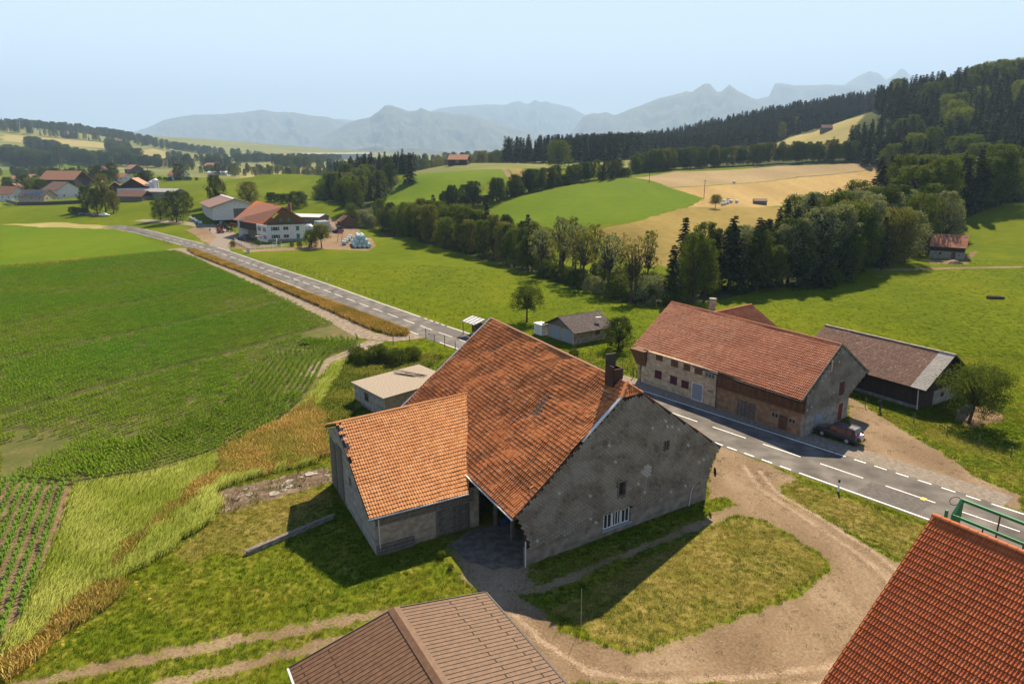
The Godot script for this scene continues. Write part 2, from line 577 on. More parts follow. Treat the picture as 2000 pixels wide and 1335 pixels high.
func make_ground():
	var meadow = cover(0.008, 0.05, L3(.050, .076, .001), L3(.070, .096, .0012), L3(.096, .11, .003), 11, 3.0)
	var bright = cover(0.006, 0.04, L3(.054, .094, .002), L3(.066, .106, .002), L3(.084, .116, .004), 12, 4.0)
	var lawn = cover(0.012, 0.12, L3(.045, .08, .003), L3(.085, .105, .006), L3(.18, .15, .03), 13, 1.0, 0.45)
	var drylawn = cover(0.015, 0.12, L3(.075, .085, .008), L3(.135, .115, .025), L3(.23, .175, .06), 14, 1.0, 0.45)
	var gravel = cover(0.01, 0.2, L3(.105, .072, .044), L3(.16, .114, .072), L3(.235, .178, .12), 15, 2.0, 0.5)
	var soil = cover(0.02, 0.2, L3(.09, .06, .035), L3(.14, .095, .06), L3(.21, .15, .10), 16, 1.0, 0.4)
	var cornsoil = cover(0.01, 0.1, L3(.05, .065, .018), L3(.075, .08, .025), L3(.13, .10, .05), 17, 1.0, 0.6)
	var tall = cover(0.015, 0.1, L3(.11, .15, .02), L3(.17, .21, .03), L3(.26, .29, .07), 18, 2.0, 0.5)
	var orange = cover(0.02, 0.12, L3(.13, .11, .02), L3(.26, .17, .035), L3(.38, .25, .07), 19, 1.0, 0.5)
	var rubble = cover(0.03, 0.15, L3(.06, .04, .028), L3(.11, .08, .058), L3(.25, .2, .155), 20, 1.0, 0.5)
	var wheat = cover(0.006, 0.08, L3(.17, .13, .07), L3(.21, .16, .085), L3(.25, .19, .10), 21, 3.0)
	var stubble = cover(0.006, 0.06, L3(.21, .145, .06), L3(.26, .185, .075), L3(.31, .225, .095), 22, 6.0)
	var brown = cover(0.008, 0.06, L3(.13, .098, .028), L3(.17, .13, .038), L3(.21, .155, .05), 23, 2.0)
	var forest = cover(0.02, 0.1, L3(.025, .035, .01), L3(.04, .05, .018), L3(.07, .07, .03), 24)
	var hill = cover(0.01, 0.05, L3(.09, .11, .03), L3(.12, .13, .04), L3(.17, .16, .06), 25, 2.0)
	var hilldry = cover(0.01, 0.05, L3(.17, .15, .06), L3(.22, .19, .075), L3(.26, .22, .09), 26, 2.0)
	road_line = pts([76.36, -2.75, 38.05, -48.93, 20.3, -70.34, -13.73, -112.09, -44.57, -151.86, -62.61, -174.81, -91.15, -211.09, -113.59, -238.46, -130.79, -257.95, -145.26, -272.89, -159.08, -285.24, -170.9, -292.96])
	# --- far sheet: valley and hills, 2.5 m a pixel
	far = Sheet.new(Rect2(-2600, -3600, 5200, 3800), 2048)
	far.flood(hill)
	far.paint(pts([-806.04, -1108.25, -639.65, -1046.01, -334.31, -790.26, -127.36, -484.57, -86.96, -326.49, -167.32, -323.08, -231.75, -312.64]), meadow, 0)
	far.paint(pts([-991.82, -1371.38, -990.9, -1458.93, -802.86, -1301.61, -625.74, -1132.04, -603.64, -1036.47, -796.05, -1190.81, -872.95, -1202.06]), bright, 0, 20, 8)
	far.paint(pts([-913.71, -1579.22, -993.99, -1967.08, -732.04, -1741.24, -671.5, -1381.12, -802.7, -1477.08]), hilldry, 0, 20, 8)
	far.paint(pts([-476.57, -1149.56, -432.52, -1353.6, -296.81, -1133.59, -144.28, -494.54, -301.56, -795.1]), hilldry, 0, 20, 8)
	far.paint(pts([-1247.41, -1754.61, -1178.74, -1821.78, -1056.08, -1902.8, -998.31, -1773, -1094.44, -1669.16, -1152.79, -1601.42]), hilldry, 0, 20, 8)
	far.paint(pts([229.43, -689.65, 289.74, -803.33, 347.01, -862.88, 341.95, -695.24, 326.21, -661.03, 282.98, -613.09, 255.41, -608.89]), hilldry, 0, 20, 8)
	far.paint(pts([263.75, -618.69, 296.69, -677.31, 306.73, -668.25, 284.52, -606.95]), hill, 0, 10, 4)
	far.paint(pts([110, -560, 330, -560, 620, -900, 560, -1250, 0, -1250, 60, -900, 240, -840, 330, -740, 250, -640]), forest, 10, 20, 6)
	far.paint(pts([240.44, -693.15, 289.74, -803.33, 347.01, -862.88, 341.95, -695.24, 326.21, -661.03, 282.98, -613.09, 260.29, -599.95]), hilldry, 0, 20, 6)
	far.paint(pts([160, -300, 300, -260, 900, -400, 900, -1250, 560, -1150, 420, -800, 300, -620, 270, -480, 170, -420]), forest, 10, 20, 6)
	# --- middle sheet: fields round the hamlet, 0.27 m a pixel
	mid = Sheet.new(Rect2(-280, -560, 560, 560), 2048)
	mid.flood(meadow)
	mid.paint(pts([55.75, -152.62, 70.83, -155.4, 91.51, -173.21, 113.09, -202.15, 134.75, -228.25, 151.7, -239.99, 166.48, -249.79, 184.38, -263.23, 248.91, -339.3, 294.86, -405.47, 247.63, -423.98, 167.76, -350.17, 72.76, -216.05]), forest, 10, 4, 2)
	mid.paint(pts([280, -270, 280, -560, 190, -560, 170, -400, 160, -330, 200, -290]), forest, 10, 4, 2)
	mid.paint(pts([-60.65, -319.49, -30.08, -236.58, -6.59, -218.96, 6.78, -179.22, 17.75, -155.37, 25.24, -137.36, 40.79, -140.37, 54.86, -150.05, 56.62, -155.16, 36.45, -159.82, 24.09, -176.57, 0, -229.55, -29.61, -264.73, -57.54, -336.86]), forest, 10, 3, 1.5)
	mid.paint(pts([-121.79, -439.49, -90.79, -347.25, -74.36, -334.7, -61.84, -326.07, -61.09, -338.73, -68.92, -352.54, -78.09, -428.71, -72.1, -458.98, -84.21, -481.05, -108.81, -480.78]), forest, 10, 4, 2)
	mid.paint(pts([-137.76, -182.64, -108.16, -215.32, -159.18, -285.44, -223.12, -300.59]), bright, 1, 3, 1)
	mid.paint(pts([-221.93, -298.94, -199.32, -305.32, -160.84, -288.53, -126.04, -255.95, -140.52, -269.45, -170.13, -286.01, -199.33, -291.56]), hilldry, 3, 3, 1.5)
	mid.paint(pts([-13.32, -298.82, -10.02, -339.25, 11.06, -376.9, 38.59, -405.69, 75.09, -437.76, 94.65, -346.15, 77.74, -310.12, 45.87, -257.74, 22.68, -254.28, 0, -264.14]), bright, 0, 4, 1)
	mid.paint(pts([-74.15, -359.64, -77.34, -439.55, -68.98, -472.88, -67.04, -614.47, -6.08, -557.13, 0, -477.49, -19.49, -444.04, -35.44, -401.9, -47.3, -355.86, -61.66, -347.27]), bright, 0, 4, 1)
	mid.paint(pts([1.75, -480.53, -4.18, -574.39, 23.14, -530.02, 32.2, -491.01, 19.95, -455.52]), brown, 0, 4, 1)
	mid.paint(pts([79.05, -455.24, 124.01, -532.33, 206.93, -547.76, 256.98, -505.9, 267.56, -484.95, 243.06, -477.33, 190.07, -465.35, 135.93, -422.52, 112.18, -403.45, 87.68, -386.26, 83.67, -424.33]), wheat, 11, 3, 0.6)
	mid.paint(pts([87.73, -383.93, 111.47, -400.83, 188.89, -462.37, 265.58, -481.19, 254.71, -442.47, 175.34, -385.18, 114.97, -324.67, 91.81, -311.11, 78.02, -306.6, 94.68, -344.33]), stubble, 12, 3, 0.6)
	mid.paint(pts([78.02, -306.6, 114.97, -324.67, 143.96, -348.79, 135.08, -294.49, 85.45, -228.78, 53.69, -177.95, 43.17, -190.76, 31.96, -224.28, 29.46, -247.45, 45.53, -255.74]), brown, 0, 3, 1)
	mid.paint(pts([0, -477.49, -6.45, -591.88, -10.76, -592.15, -3.46, -474.93]), gravel, 4, 2, .3)
	# corn and its headland
	var corn = pts([-135.79, -179.92, -120.25, -194.91, -106.08, -212.69, -103.05, -211.33, -69.8, -167.7, -45.65, -135.71, -32.72, -117.94, -24.78, -106.52, -23.66, -103.97, -24.22, -100.35, -26.39, -98.07, -26.55, -94.29, -25.41, -85.29, -24.86, -78.31, -25.33, -71.98, -26.76, -66.38, -29.15, -61.89, -33.05, -57.69, -39.02, -55.13, -46.24, -56.33])
	var cornrows = pts([-46.09, -56.13, -38.94, -54.94, -36.84, -51.17, -33.74, -43.98, -31.01, -37.33, -29.86, -34.06, -29.79, -33.63])
	mid.paint(corn, cornsoil, 5, 1, 0.2)
	mid.paint(pts([-280, -30, -34, -30, -40, -60, -280, -66]), cornsoil, 5, 1, .2)
	mid.stroke(pts([-136.44, -180.82, -120.88, -195.97, -106.85, -215.27]), 2.0, orange, 3, 2, 0.5)
	# track beside the road, accesses, farm yard
	var track = pts([-106.97, -217.91, -101.85, -216.36, -68.47, -170.85, -48.32, -144.13, -35.02, -126.77, -24.96, -113.39, -19.16, -107.5, -15.59, -108.83, -14.79, -107.17, -20.59, -101.83, -22.82, -97.51, -25.01, -94.03, -26.41, -91.02, -26.55, -94.29, -24.03, -99.48, -22.93, -103.97, -25.51, -109.86, -33.56, -121.16, -46.78, -139.28, -71.73, -172.54, -96.78, -205.23, -103.97, -212.61])
	var verge = pts([-102.85, -216.4, -99.93, -214.97, -68.75, -175.01, -50.58, -151.21, -37.1, -134.76, -26.09, -121.13, -17.17, -109.86, -17.38, -107.83, -19.22, -107.83, -25.04, -113.76, -35.25, -127.67, -48.68, -145.25, -69.11, -172.5, -93.75, -202.93])
	mid.paint(verge, orange, 3, 1, 0.3, 1)
	mid.paint(pts([-134.44, -282.41, -129.37, -297.95, -119.92, -288.07, -107.33, -269.19, -87.45, -233.92, -77.7, -225.68, -84.96, -218.04, -95.48, -221.32, -110.64, -244.83, -123.29, -266.83]), gravel, 4, 2, .5)
	mid.paint(pts([-72.43, -242.4, -80.63, -301.01, -89.13, -316.41, -86.11, -323, -71.99, -323.1, -44.92, -226.47, -45.94, -214.97, -58.76, -217.85, -82.18, -210.66, -85.64, -215.56, -67.43, -225.24]), gravel, 4, 2, .5)
	mid.paint(pts([89.23, -173.9, 99.01, -172.57, 134.66, -178.57, 132.96, -176.2, 97.47, -169.76, 87.88, -171.14]), gravel, 4, 2, .3)
	mid.paint(pts([114.12, -189.67, 121.44, -183.25, 139.31, -203.63, 140.17, -206.59, 130.78, -196.68, 121.13, -180.62, 111.11, -179.82]), soil, 9, 2, .5)
	mid.paint(pts([-72.86, -193.63, -32.03, -139.9, -9.49, -111.59, -8.45, -109.17, -31.36, -136.81, -73.22, -192.62]), orange, 3, 1.5, .5, 1)
	mid.paint(pts([41.76, -136.36, 101.18, -135, 97.82, -130.26, 48.52, -126.34]), meadow, 0, 3, 1)
	# --- near sheet: the yard, 5 cm a pixel
	near = Sheet.new(Rect2(-50, -96, 108, 76), 2048)
	near.flood(lawn)
	near.paint(pts([-20, -96, 20, -96, 58, -60, 58, -96]), meadow, 0, 1, .4)
	near.paint(pts([47.49, -87.5, 51.79, -75.62, 53.52, -66.38, 74.12, -94.82, 78.9, -113.5, 61.4, -113.57]), meadow, 0, 1, .4)
	near.paint(corn, cornsoil, 5, 0.6, 0.12, 1)
	near.paint(pts([-50, -96, -22, -96, -22, -70, -50, -70]), cornsoil, 5)
	near.paint(corn, cornsoil, 5, 0.6, 0.12, 1)
	near.paint(cornrows, soil, 6, 0.6, 0.12)
	near.paint(pts([-38.49, -54.36, -32.63, -56.85, -28.4, -61.29, -25.98, -65.71, -24.61, -71.51, -24.43, -80.78, -25.61, -93.52, -22.82, -97.51, -17.7, -73.93, -19.27, -70.73, -18.25, -62.5, -19.33, -59.22, -23.23, -56.64, -25.96, -54.07, -23.87, -50.32, -25.31, -44.65, -26.78, -41.15, -28.25, -36.83, -29.19, -32.8, -29.79, -33.97, -30.84, -37.33, -33.67, -43.98, -36.76, -51.17]), tall, 2, 0.5, 0.3, 1)
	near.paint(pts([-20.64, -63.75, -22.71, -73.93, -23.72, -94.82, -11.4, -104.91, -9.89, -97.51, -11.99, -89.82, -19.93, -84.23, -18.1, -73.1, -19.36, -67.78, -17.94, -61.29, -21.02, -58.45]), meadow, 8, 0.5, 0.3, 1)
	near.paint(pts([-28.9, -63.75, -24.94, -70.73, -24.12, -78.31, -19.63, -67.78, -18.03, -60.7, -26.4, -55.33, -27.25, -49.49, -27.71, -47.15, -27.77, -44.31, -27.65, -41.75, -28.53, -42.37, -28.9, -45.69, -28.47, -51.17, -27.97, -56.85]), orange, 3, 0.6, 0.5, 2)
	near.paint(pts([-28.57, -37.84, -28.21, -40, -26.96, -41.15, -25.8, -40, -26.27, -37.84, -26.84, -36.1, -27.71, -33.21, -28.19, -31.43, -29.19, -32.8]), orange, 3, 0.6, 0.5, 2)
	near.paint(pts([-25.64, -54.07, -24.01, -55.03, -20.58, -57.06, -17.34, -58.99, -16.06, -55.83, -19.32, -53.13, -21.19, -51, -23.69, -50.07]), rubble, 9, 0.4, 0.15, 1)
	near.paint(pts([-23.91, -49.9, -19.41, -53.41, -15.8, -54.84, -15.08, -50.32, -17.42, -47.15, -19.26, -43.65, -21.77, -44.31, -23.41, -43, -24.77, -44.31]), drylawn, 1, 0.5, 0.3, 2)
	near.paint(verge, orange, 3, 0.6, 0.25, 1)
	# yard tracks
	near.paint(pts([21.05, -64.26, 23.51, -60.12, 25.94, -56.44, 23.71, -54.84, 23.01, -52.23, 24.84, -49.66, 26.69, -45.13, 27.88, -42.5, 27.66, -34.94, 25.37, -31.43, 2.26, -31.43, 0, -35.4, -1.69, -39.16, -0.52, -40, 1.97, -37.84, 2.83, -35.87, 5.46, -34.41, 7.19, -33.84, 10.14, -34.94, 14.21, -37.08, 19.38, -39.44, 22.26, -42.06, 22.74, -43.98, 21.72, -46.05, 20.41, -48.85, 18.35, -50.07, 16.28, -48.69, 12.92, -46.56, 7.36, -43.32, 2.04, -39.44, 0.34, -39.44, 0.36, -41.75, 3.66, -43, 9.76, -46.41, 16.08, -50.15, 18.84, -51.61, 18.39, -52.95, 16.86, -52.49, 17.76, -56.33, 19.68, -61.29]), gravel, 4, 0.5, 0.2, 2)
	near.paint(pts([1.07, -41.75, 7.64, -45.27, 16.15, -51.17, 17.12, -51.61, 17.8, -51, 11.79, -46.78, 5.45, -42.68, 1.38, -40]), lawn, 1, 0.4, 0.25, 2)
	near.paint(pts([-4.53, -44.65, 0.76, -45, 1.26, -42.37, 0.34, -39.16, -1.67, -38.62, -3.57, -41.75]), gravel, 4, 0.5, 0.3, 2)
	near.paint(pts([24.21, -55.33, 25.69, -55.83, 28.11, -53.13, 32.51, -47.91, 28.16, -43, 26.97, -45.69, 24.98, -49.99, 23.47, -52.49]), drylawn, 1, 0.4, 0.25, 2)
	near.stroke(pts([-27.36, -31.05, -23.74, -32.48, -20.04, -33.8, -16.6, -34.94, -12.59, -35.96, -9.69, -37.08, -6.86, -37.58]), 1.0, gravel, 4, 0.4, 0.25, 2)
	near.stroke(pts([-19.54, -31.05, -16.72, -32.32, -13.13, -33.72, -9.89, -35.17, -7.02, -36.59]), 1.0, gravel, 4, 0.4, 0.25, 2)
	near.paint(pts([2.46, -37.84, 4.39, -39.16, 9.2, -43.32, 15.15, -47.53, 18.22, -49.66, 20.29, -48.53, 21.58, -45.69, 22.53, -43.32, 21.4, -41.75, 14.29, -37.33, 10.23, -35.31, 7.24, -34.15, 5.5, -34.72, 4.11, -36.1]), drylawn, 1, 0.4, 0.2, 3)
	var rut = cover(0.02, 0.25, L3(.095, .066, .042), L3(.15, .105, .068), L3(.22, .165, .11), 33, 1.0, 0.4)
	var pale = cover(0.02, 0.25, L3(.17, .125, .085), L3(.24, .18, .125), L3(.33, .255, .185), 34, 1.0, 0.4)
	for q in [[pts([21.37, -59.55, 21.22, -54.84, 23.12, -49.49, 24.93, -44.65, 25.37, -41.15, 24.13, -37.84, 21.21, -34.94, 17.69, -33.21, 13, -32.4, 7.15, -32, 3.79, -32.8, 1.24, -35.4, -0.33, -37.84]), 0.0], [pts([22.45, -58.45, 22.4, -54.36, 24.43, -49.66, 26.17, -44.86, 26.78, -41.15, 25.32, -37.33, 21.86, -33.84, 17.77, -32.08, 12.62, -31.24]), 0.0]]:
		near.stroke(q[0], 0.42, rut, 4, 0.35, 0.12, 3)
		var side = PackedVector2Array()
		for p in q[0]:
			side.append(p + Vector2(0.5, 0.45))
		near.stroke(side, 0.35, pale, 4, 0.35, 0.12, 3)
	near.stroke(pts([29.14, -59.55, 32.63, -56.85, 36.94, -52.49]), 0.5, pale, 4, 0.4, 0.15, 3)
	near.stroke(pts([39.49, -71.51, 40.3, -65.71, 40.66, -60.12, 40.96, -55.33]), 0.4, rut, 4, 0.4, 0.12, 3)
	# house forecourt and drive
	near.paint(pts([39.33, -74.77, 41.29, -73.93, 41.75, -66.38, 42.35, -61.29, 42.18, -56.85, 43.68, -53.41, 41.98, -50.74, 38.53, -54.36, 34, -59.55, 32.17, -61.89, 36.26, -65.04, 36.68, -69.23]), gravel, 4, 0.5, 0.2, 1)
	near.paint(pts([40.71, -78.31, 41.72, -74.77, 40.7, -73.93, 39.44, -75.62]), gravel, 4, 0.5, 0.2, 1)
	near.paint(pts([42.82, -66.38, 43.71, -59.55, 44.24, -53.88, 48.89, -60.12, 47.29, -65.04, 45.14, -68.5]), lawn, 1, 0.5, 0.3, 1)
	near.paint(pts([50.85, -73.93, 53.59, -75.62, 56.04, -73.93, 53.88, -69.97, 49.55, -68.5, 48.89, -70.43]), soil, 9, 0.4, 0.3, 1)
	mid.fill(mid.cls, Sheet.ribbon(road_line, 9.0), Color8(7, 7, 7))
	near.fill(near.cls, Sheet.ribbon(road_line, 8.0), Color8(7, 7, 7))
	near.fill(near.cls, Sheet.ribbon(piece(road_line, 60.0, 104.0), 6.5, 3.4), Color8(7, 7, 7))
	for sh in [near, mid]:
		sh.fill(sh.cls, Sheet.ribbon(pts([-15.08, -108.16, -18.94, -106.19, -23.88, -108.16, -34.33, -124.12, -47.63, -141.93, -68.16, -170.03, -94.76, -205.18, -104.87, -215.19]), 4.0), Color8(7, 7, 7))
		sh.fill(sh.cls, Sheet.ribbon(pts([-21.58, -104.91, -23.71, -98.07, -25.2, -94.82, -26.61, -91.76, -27.21, -86.39]), 3.2), Color8(7, 7, 7))
		sh.fill(sh.cls, pts([-3.1, -47.6, -0.6, -48.8, 2.9, -44.9, 1.2, -42.6, -0.4, -41.2, -3.4, -41.6, -5.4, -44.4]), Color8(7, 7, 7))
	setting("far_ground", sheet_mesh(far, 25.0, 0.9, Rect2(-280, -560, 560, 560)), sheet_material("far_ground", far, 0))
	setting("field_ground", sheet_mesh(mid, 4.0, 0.03, Rect2(-50, -96, 108, 76)), sheet_material("field_ground", mid, 6.0))
	setting("yard_ground", sheet_mesh(near, 2.0, 0.0, Rect2()), sheet_material("yard_ground", near, 3.0))
	# plain reaching to the foot of the mountains
	var b = MB.new()
	for i in 40:
		for j in 40:
			var x0 = -24000.0 + i * 1200; var z0 = -24000.0 + j * 1000
			var q = []
			for k in [[0, 0], [0, 1], [1, 1], [1, 0]]:
				var x = x0 + k[0] * 1200.0; var z = z0 + k[1] * 1000.0
				q.append(Vector3(x, -30.0 + maxf(0.0, -z - 2500.0) * 0.009, z))
			b.quad(q[0], q[1], q[2], q[3])
	var plain = mat("plain", lin(0.11, 0.12, 0.05), 1.0, grain(0.02, 0.5, 1.0, 31), 0.0006)
	setting("plain", b.mesh(), plain)

func make_road():
	var r = setting("road", strip(road_line, 3.75, -3.75, 0.02), M.asphalt)
	setting("forecourt", strip(piece(road_line, 60.0, 104.0), 6.4, 3.7, 0.012), M.old_asphalt)
	setting("farm_track", strip(pts([-15.08, -108.16, -18.94, -106.19, -23.88, -108.16, -34.33, -124.12, -47.63, -141.93, -68.16, -170.03, -94.76, -205.18, -104.87, -215.19]), 1.9, -1.9, 0.012), M.concrete_track)
	setting("field_path", strip(pts([-21.58, -104.91, -23.71, -98.07, -25.2, -94.82, -26.61, -91.76, -27.21, -86.39]), 1.5, -1.5, 0.008), M.concrete_track)
	setting("side_road", strip(pts([-109.31, -219.37, -106.14, -217.88, -101.85, -216.36, -98.62, -217.5]), 3.0, -3.0, 0.012), M.concrete_track)
	setting("farm_access", strip(pts([-91.18, -213.32, -99.07, -230.3, -108.92, -260.77, -123.44, -286.23, -136.47, -296.49, -150.9, -303.67, -167.27, -309.11]), 3.0, -3.0, 0.012), M.old_asphalt)
	var dashes = []
	var s = 46.0
	while s < 250.0:
		dashes.append([s, s + 4.0])
		s += 5.95
	s = 250.0
	while s < 330.0:
		dashes.append([s, s + 4.5])
		s += 8.0
	for d in dashes:
		setting("centre_dash", strip(piece(road_line, d[0], d[1]), 0.07, -0.07, 0.026), M.road_paint, r)
	var upper = [[0.0, 60.78], [74.17, 142.0], [151.0, 278.76], [294.0, 360.0]]
	var lower = [[0.0, 74.05], [82.15, 133.8], [140.12, 278.76], [296.0, 360.0]]
	s = 60.78 + 0.8
	while s < 74.17 - 1.0:
		upper.append([s, s + 1.1]); s += 1.9
	s = 142.8
	while s < 150.0:
		upper.append([s, s + 1.1]); s += 1.9
	s = 74.05 + 0.8
	while s < 82.15 - 1.0:
		lower.append([s, s + 1.1]); s += 1.9
	for d in upper:
		setting("edge_line", strip(piece(road_line, d[0], d[1]), 3.52, 3.34, 0.026), M.road_paint, r)
	for d in lower:
		setting("edge_line", strip(piece(road_line, d[0], d[1]), -3.34, -3.52, 0.026), M.road_paint, r)
	mat("tar", lin(0.03, 0.028, 0.027), 0.7)
	mat("patch_asphalt", lin(0.095, 0.087, 0.08), 0.9, M.fine, 0.2)
	for q in [[70.0, 3.7, 1.2], [96.0, 3.2, 0.8], [118.0, -3.1, 0.5], [58.0, 2.9, -0.6], [178.0, 2.4, 0.6]]:
		var c = PackedVector2Array()
		for i in 12:
			c.append(along(road_line, q[0] + i * 1.3) + Vector2(0.76, -0.65) * (q[1] + sin(i * 1.7) * 0.15 * q[2] + rng.randf_range(-0.06, 0.06)))
		setting("crack_seal", strip(c, 0.025, -0.025, 0.024, 0.5), M.tar, r)
	for q in [[64.0, 5.0, -0.2, -3.2], [128.0, 14.0, 0.2, 3.2], [205.0, 9.0, -3.2, -0.2]]:
		setting("asphalt_patch", strip(piece(road_line, q[0], q[0] + q[1]), maxf(q[2], q[3]), minf(q[2], q[3]), 0.0225), M.patch_asphalt, r)
	var y = MB.new()
	var p = Vector2(34.99, -52.58)
	y.box(Vector3(p.x, 0.026, p.y), Vector3(0.55, 0.006, 0.35), 0.7)
	part(r, "yellow_mark", y, M.yellow_paint)

func make_mountains():
	var rock = mat("mountain", lin(0.10, 0.12, 0.09), 1.0, grain(0.02, 0.45, 1.0, 41), 0.0008)
	# crest lines seen from the farm: along the crest x, height; each at its own distance
	var ranges = [
		["mountain_range", [-7954, 347, -6950, 499, -6610, 597, -6314, 721, -6075, 774, -5745, 818, -5374, 827, -4908, 854, -4626, 898, -4513, 911, -4259, 862, -3935, 862, -3707, 818, -3339, 774, -2975, 659, -2515, 571, -1867, 464], 13000.0, 3200.0],
		["mountain_range", [-3341, 104, -2714, 380, -2402, 552, -2212, 602, -2083, 624, -1943, 723, -1850, 794, -1753, 801, -1643, 759, -1495, 716, -1382, 730, -1329, 762, -1196, 709, -1047, 702, -898, 681, -599, 659, -375, 588, -75, 495, 301, 423, 528, 351, 908, 249, 1367, 104], 10500.0, 2600.0],
		["mountain_range", [-4863, 854, -4126, 969, -3644, 912, -2912, 993, -1937, 1131, -1753, 1200, -1450, 1245, -785, 1280, -422, 1303, -181, 1280, 0, 1348, 145, 1388, 362, 1314, 542, 1400, 676, 1337, 784, 1371, 966, 1314, 1390, 1234, 1697, 1062, 2191, 796, 3179, 504], 17000.0, 3500.0],
		["mountain_range", [498, 191, 908, 413, 1029, 547, 1148, 712, 1311, 751, 1377, 735, 1515, 766, 1624, 712, 1962, 836, 2323, 975, 2524, 1021, 2764, 1083, 2862, 1075, 3040, 1201, 3128, 1205, 3268, 1083, 3332, 1090, 3445, 1193, 3575, 1098, 3728, 1029, 3897, 960, 4086, 859, 4597, 665, 5283, 429], 11500.0, 3000.0],
		["mountain_range", [4233, 867, 4574, 1131, 4808, 1185, 4890, 1409, 4946, 1423, 5285, 1365, 5806, 1387, 6092, 1383, 6378, 1383, 6668, 1347, 7257, 1230, 8147, 1049], 13500.0, 3000.0],
		["mountain_range", [6548, 1387, 7225, 1585, 7563, 1684, 7883, 1902, 8102, 1994, 8281, 1956, 8503, 1782, 8691, 1923, 8790, 2042, 8887, 2010, 9075, 1836, 9457, 1847, 9750, 1825, 10203, 1891, 10815, 2032, 11429, 2150, 12676, 2258, 14953, 2365], 16500.0, 3500.0],
		["wooded_ridge", [2326, 346, 2548, 444, 2655, 508, 2767, 541, 2868, 554, 2969, 563, 3168, 595, 3653, 650], 4200.0, 1100.0],
		["valley_hill", [-1616, 47, -1488, 86, -1343, 116, -1185, 139, -1127, 137, -1074, 111, -940, 124, -761, 116, -538, 90, -314, 60], 6200.0, 500.0],
	]
	var nz = FastNoiseLite.new()
	nz.seed = 77
	nz.fractal_octaves = 5
	nz.frequency = 0.0011
	nz.fractal_type = FastNoiseLite.FRACTAL_RIDGED
	for r in ranges:
		var line = r[1]
		var dist: float = r[2]; var deep: float = r[3]
		var foot = -30.0 + maxf(0.0, dist - deep - 2500.0) * 0.009 - 15.0
		var cols = 150; var rows = 26
		var g = []
		var k = line.size() / 2
		for i in cols + 1:
			var f = float(i) / cols * (k - 1)
			var a = mini(int(f), k - 2)
			var x = lerpf(line[a * 2], line[a * 2 + 2], f - a)
			var top = lerpf(line[a * 2 + 1], line[a * 2 + 3], f - a) + nz.get_noise_2d(x * 3.0, dist) * dist * 0.0006
			var column = []
			for j in rows + 1:
				var t = float(j) / rows * 1.35 - 0.35   # behind the crest, then down the near side
				var spur = nz.get_noise_2d(x, t * deep + dist)
				var u = absf(t)
				var y = lerpf(top, foot, pow(u, 0.85)) + (spur - 0.2) * (top - foot) * 0.42 * u * (1.0 - u) * 2.0
				column.append(Vector3(x * (1.0 - t * deep / dist), y, -dist + t * deep))
			g.append(column)
		var v = PackedVector3Array(); var idx = PackedInt32Array()
		for i in cols + 1:
			for j in rows + 1:
				v.append(g[i][j])
		for i in cols:
			for j in rows:
				var o = i * (rows + 1) + j
				idx.append_array([o, o + rows + 1, o + rows + 2, o, o + rows + 2, o + 1])
		var st = SurfaceTool.new()
		st.begin(Mesh.PRIMITIVE_TRIANGLES)
		for q in v:
			st.add_vertex(q)
		for q in idx:
			st.add_index(q)
		st.generate_normals()
		setting(r[0], st.commit(), rock)

# ---------------------------------------------------------------- building kit
func frame_of(a: Vector2, b: Vector2) -> Dictionary:   # a wall seen from outside, a on the left; o points outwards
	var d = (b - a).normalized()
	return {"a": a, "d": d, "o": Vector2(-d.y, d.x), "len": a.distance_to(b)}

func on(w: Dictionary, s: float, h: float, out: float = 0.0) -> Vector3:
	var p: Vector2 = w.a + w.d * s + w.o * out
	return Vector3(p.x, h, p.y)

func wall(b: MB, w: Dictionary, y0, top, th: float, ops = [], breaks = []):   # top and y0: a number or a function of the distance along
	var cuts = [0.0, w.len]
	cuts.append_array(breaks)
	for q in ops:
		cuts.append(q[0]); cuts.append(q[1])
	cuts.sort()
	for i in cuts.size() - 1:
		var s0: float = cuts[i]; var s1: float = cuts[i + 1]
		if s1 - s0 < 0.004:
			continue
		var holes = []
		for q in ops:
			if q[0] < s1 - 0.001 and q[1] > s0 + 0.001:
				holes.append(q)
		holes.sort_custom(func(x, y): return x[2] < y[2])
		var lo0 = y0.call(s0) if y0 is Callable else float(y0)
		var lo1 = y0.call(s1) if y0 is Callable else float(y0)
		var t0 = top.call(s0) if top is Callable else float(top)
		var t1 = top.call(s1) if top is Callable else float(top)
		var stack = []
		for q in holes:
			stack.append([lo0, lo1, q[2], q[2]])
			lo0 = q[3]; lo1 = q[3]
		stack.append([lo0, lo1, t0, t1])
		for k in stack:
			if k[2] - k[0] < 0.004 and k[3] - k[1] < 0.004:
				continue
			b.hexa(on(w, s0, k[0]), on(w, s1, k[1]), on(w, s1, k[1], -th), on(w, s0, k[0], -th), on(w, s0, k[2]), on(w, s1, k[3]), on(w, s1, k[3], -th), on(w, s0, k[2], -th))

func ring(b: MB, w: Dictionary, q: Array, bar: float, in_: float, out: float):   # four bars round a rectangle
	for r in [[q[0], q[1], q[2], q[2] + bar], [q[0], q[1], q[3] - bar, q[3]], [q[0], q[0] + bar, q[2] + bar, q[3] - bar], [q[1] - bar, q[1], q[2] + bar, q[3] - bar]]:
		bar_on(b, w, r, in_, out)

func bar_on(b: MB, w: Dictionary, r: Array, in_: float, out: float):
	b.obox(on(w, r[0], r[2], in_), on(w, r[1], r[2], in_) - on(w, r[0], r[2], in_), Vector3(0, r[3] - r[2], 0), on(w, r[0], r[2], out) - on(w, r[0], r[2], in_))

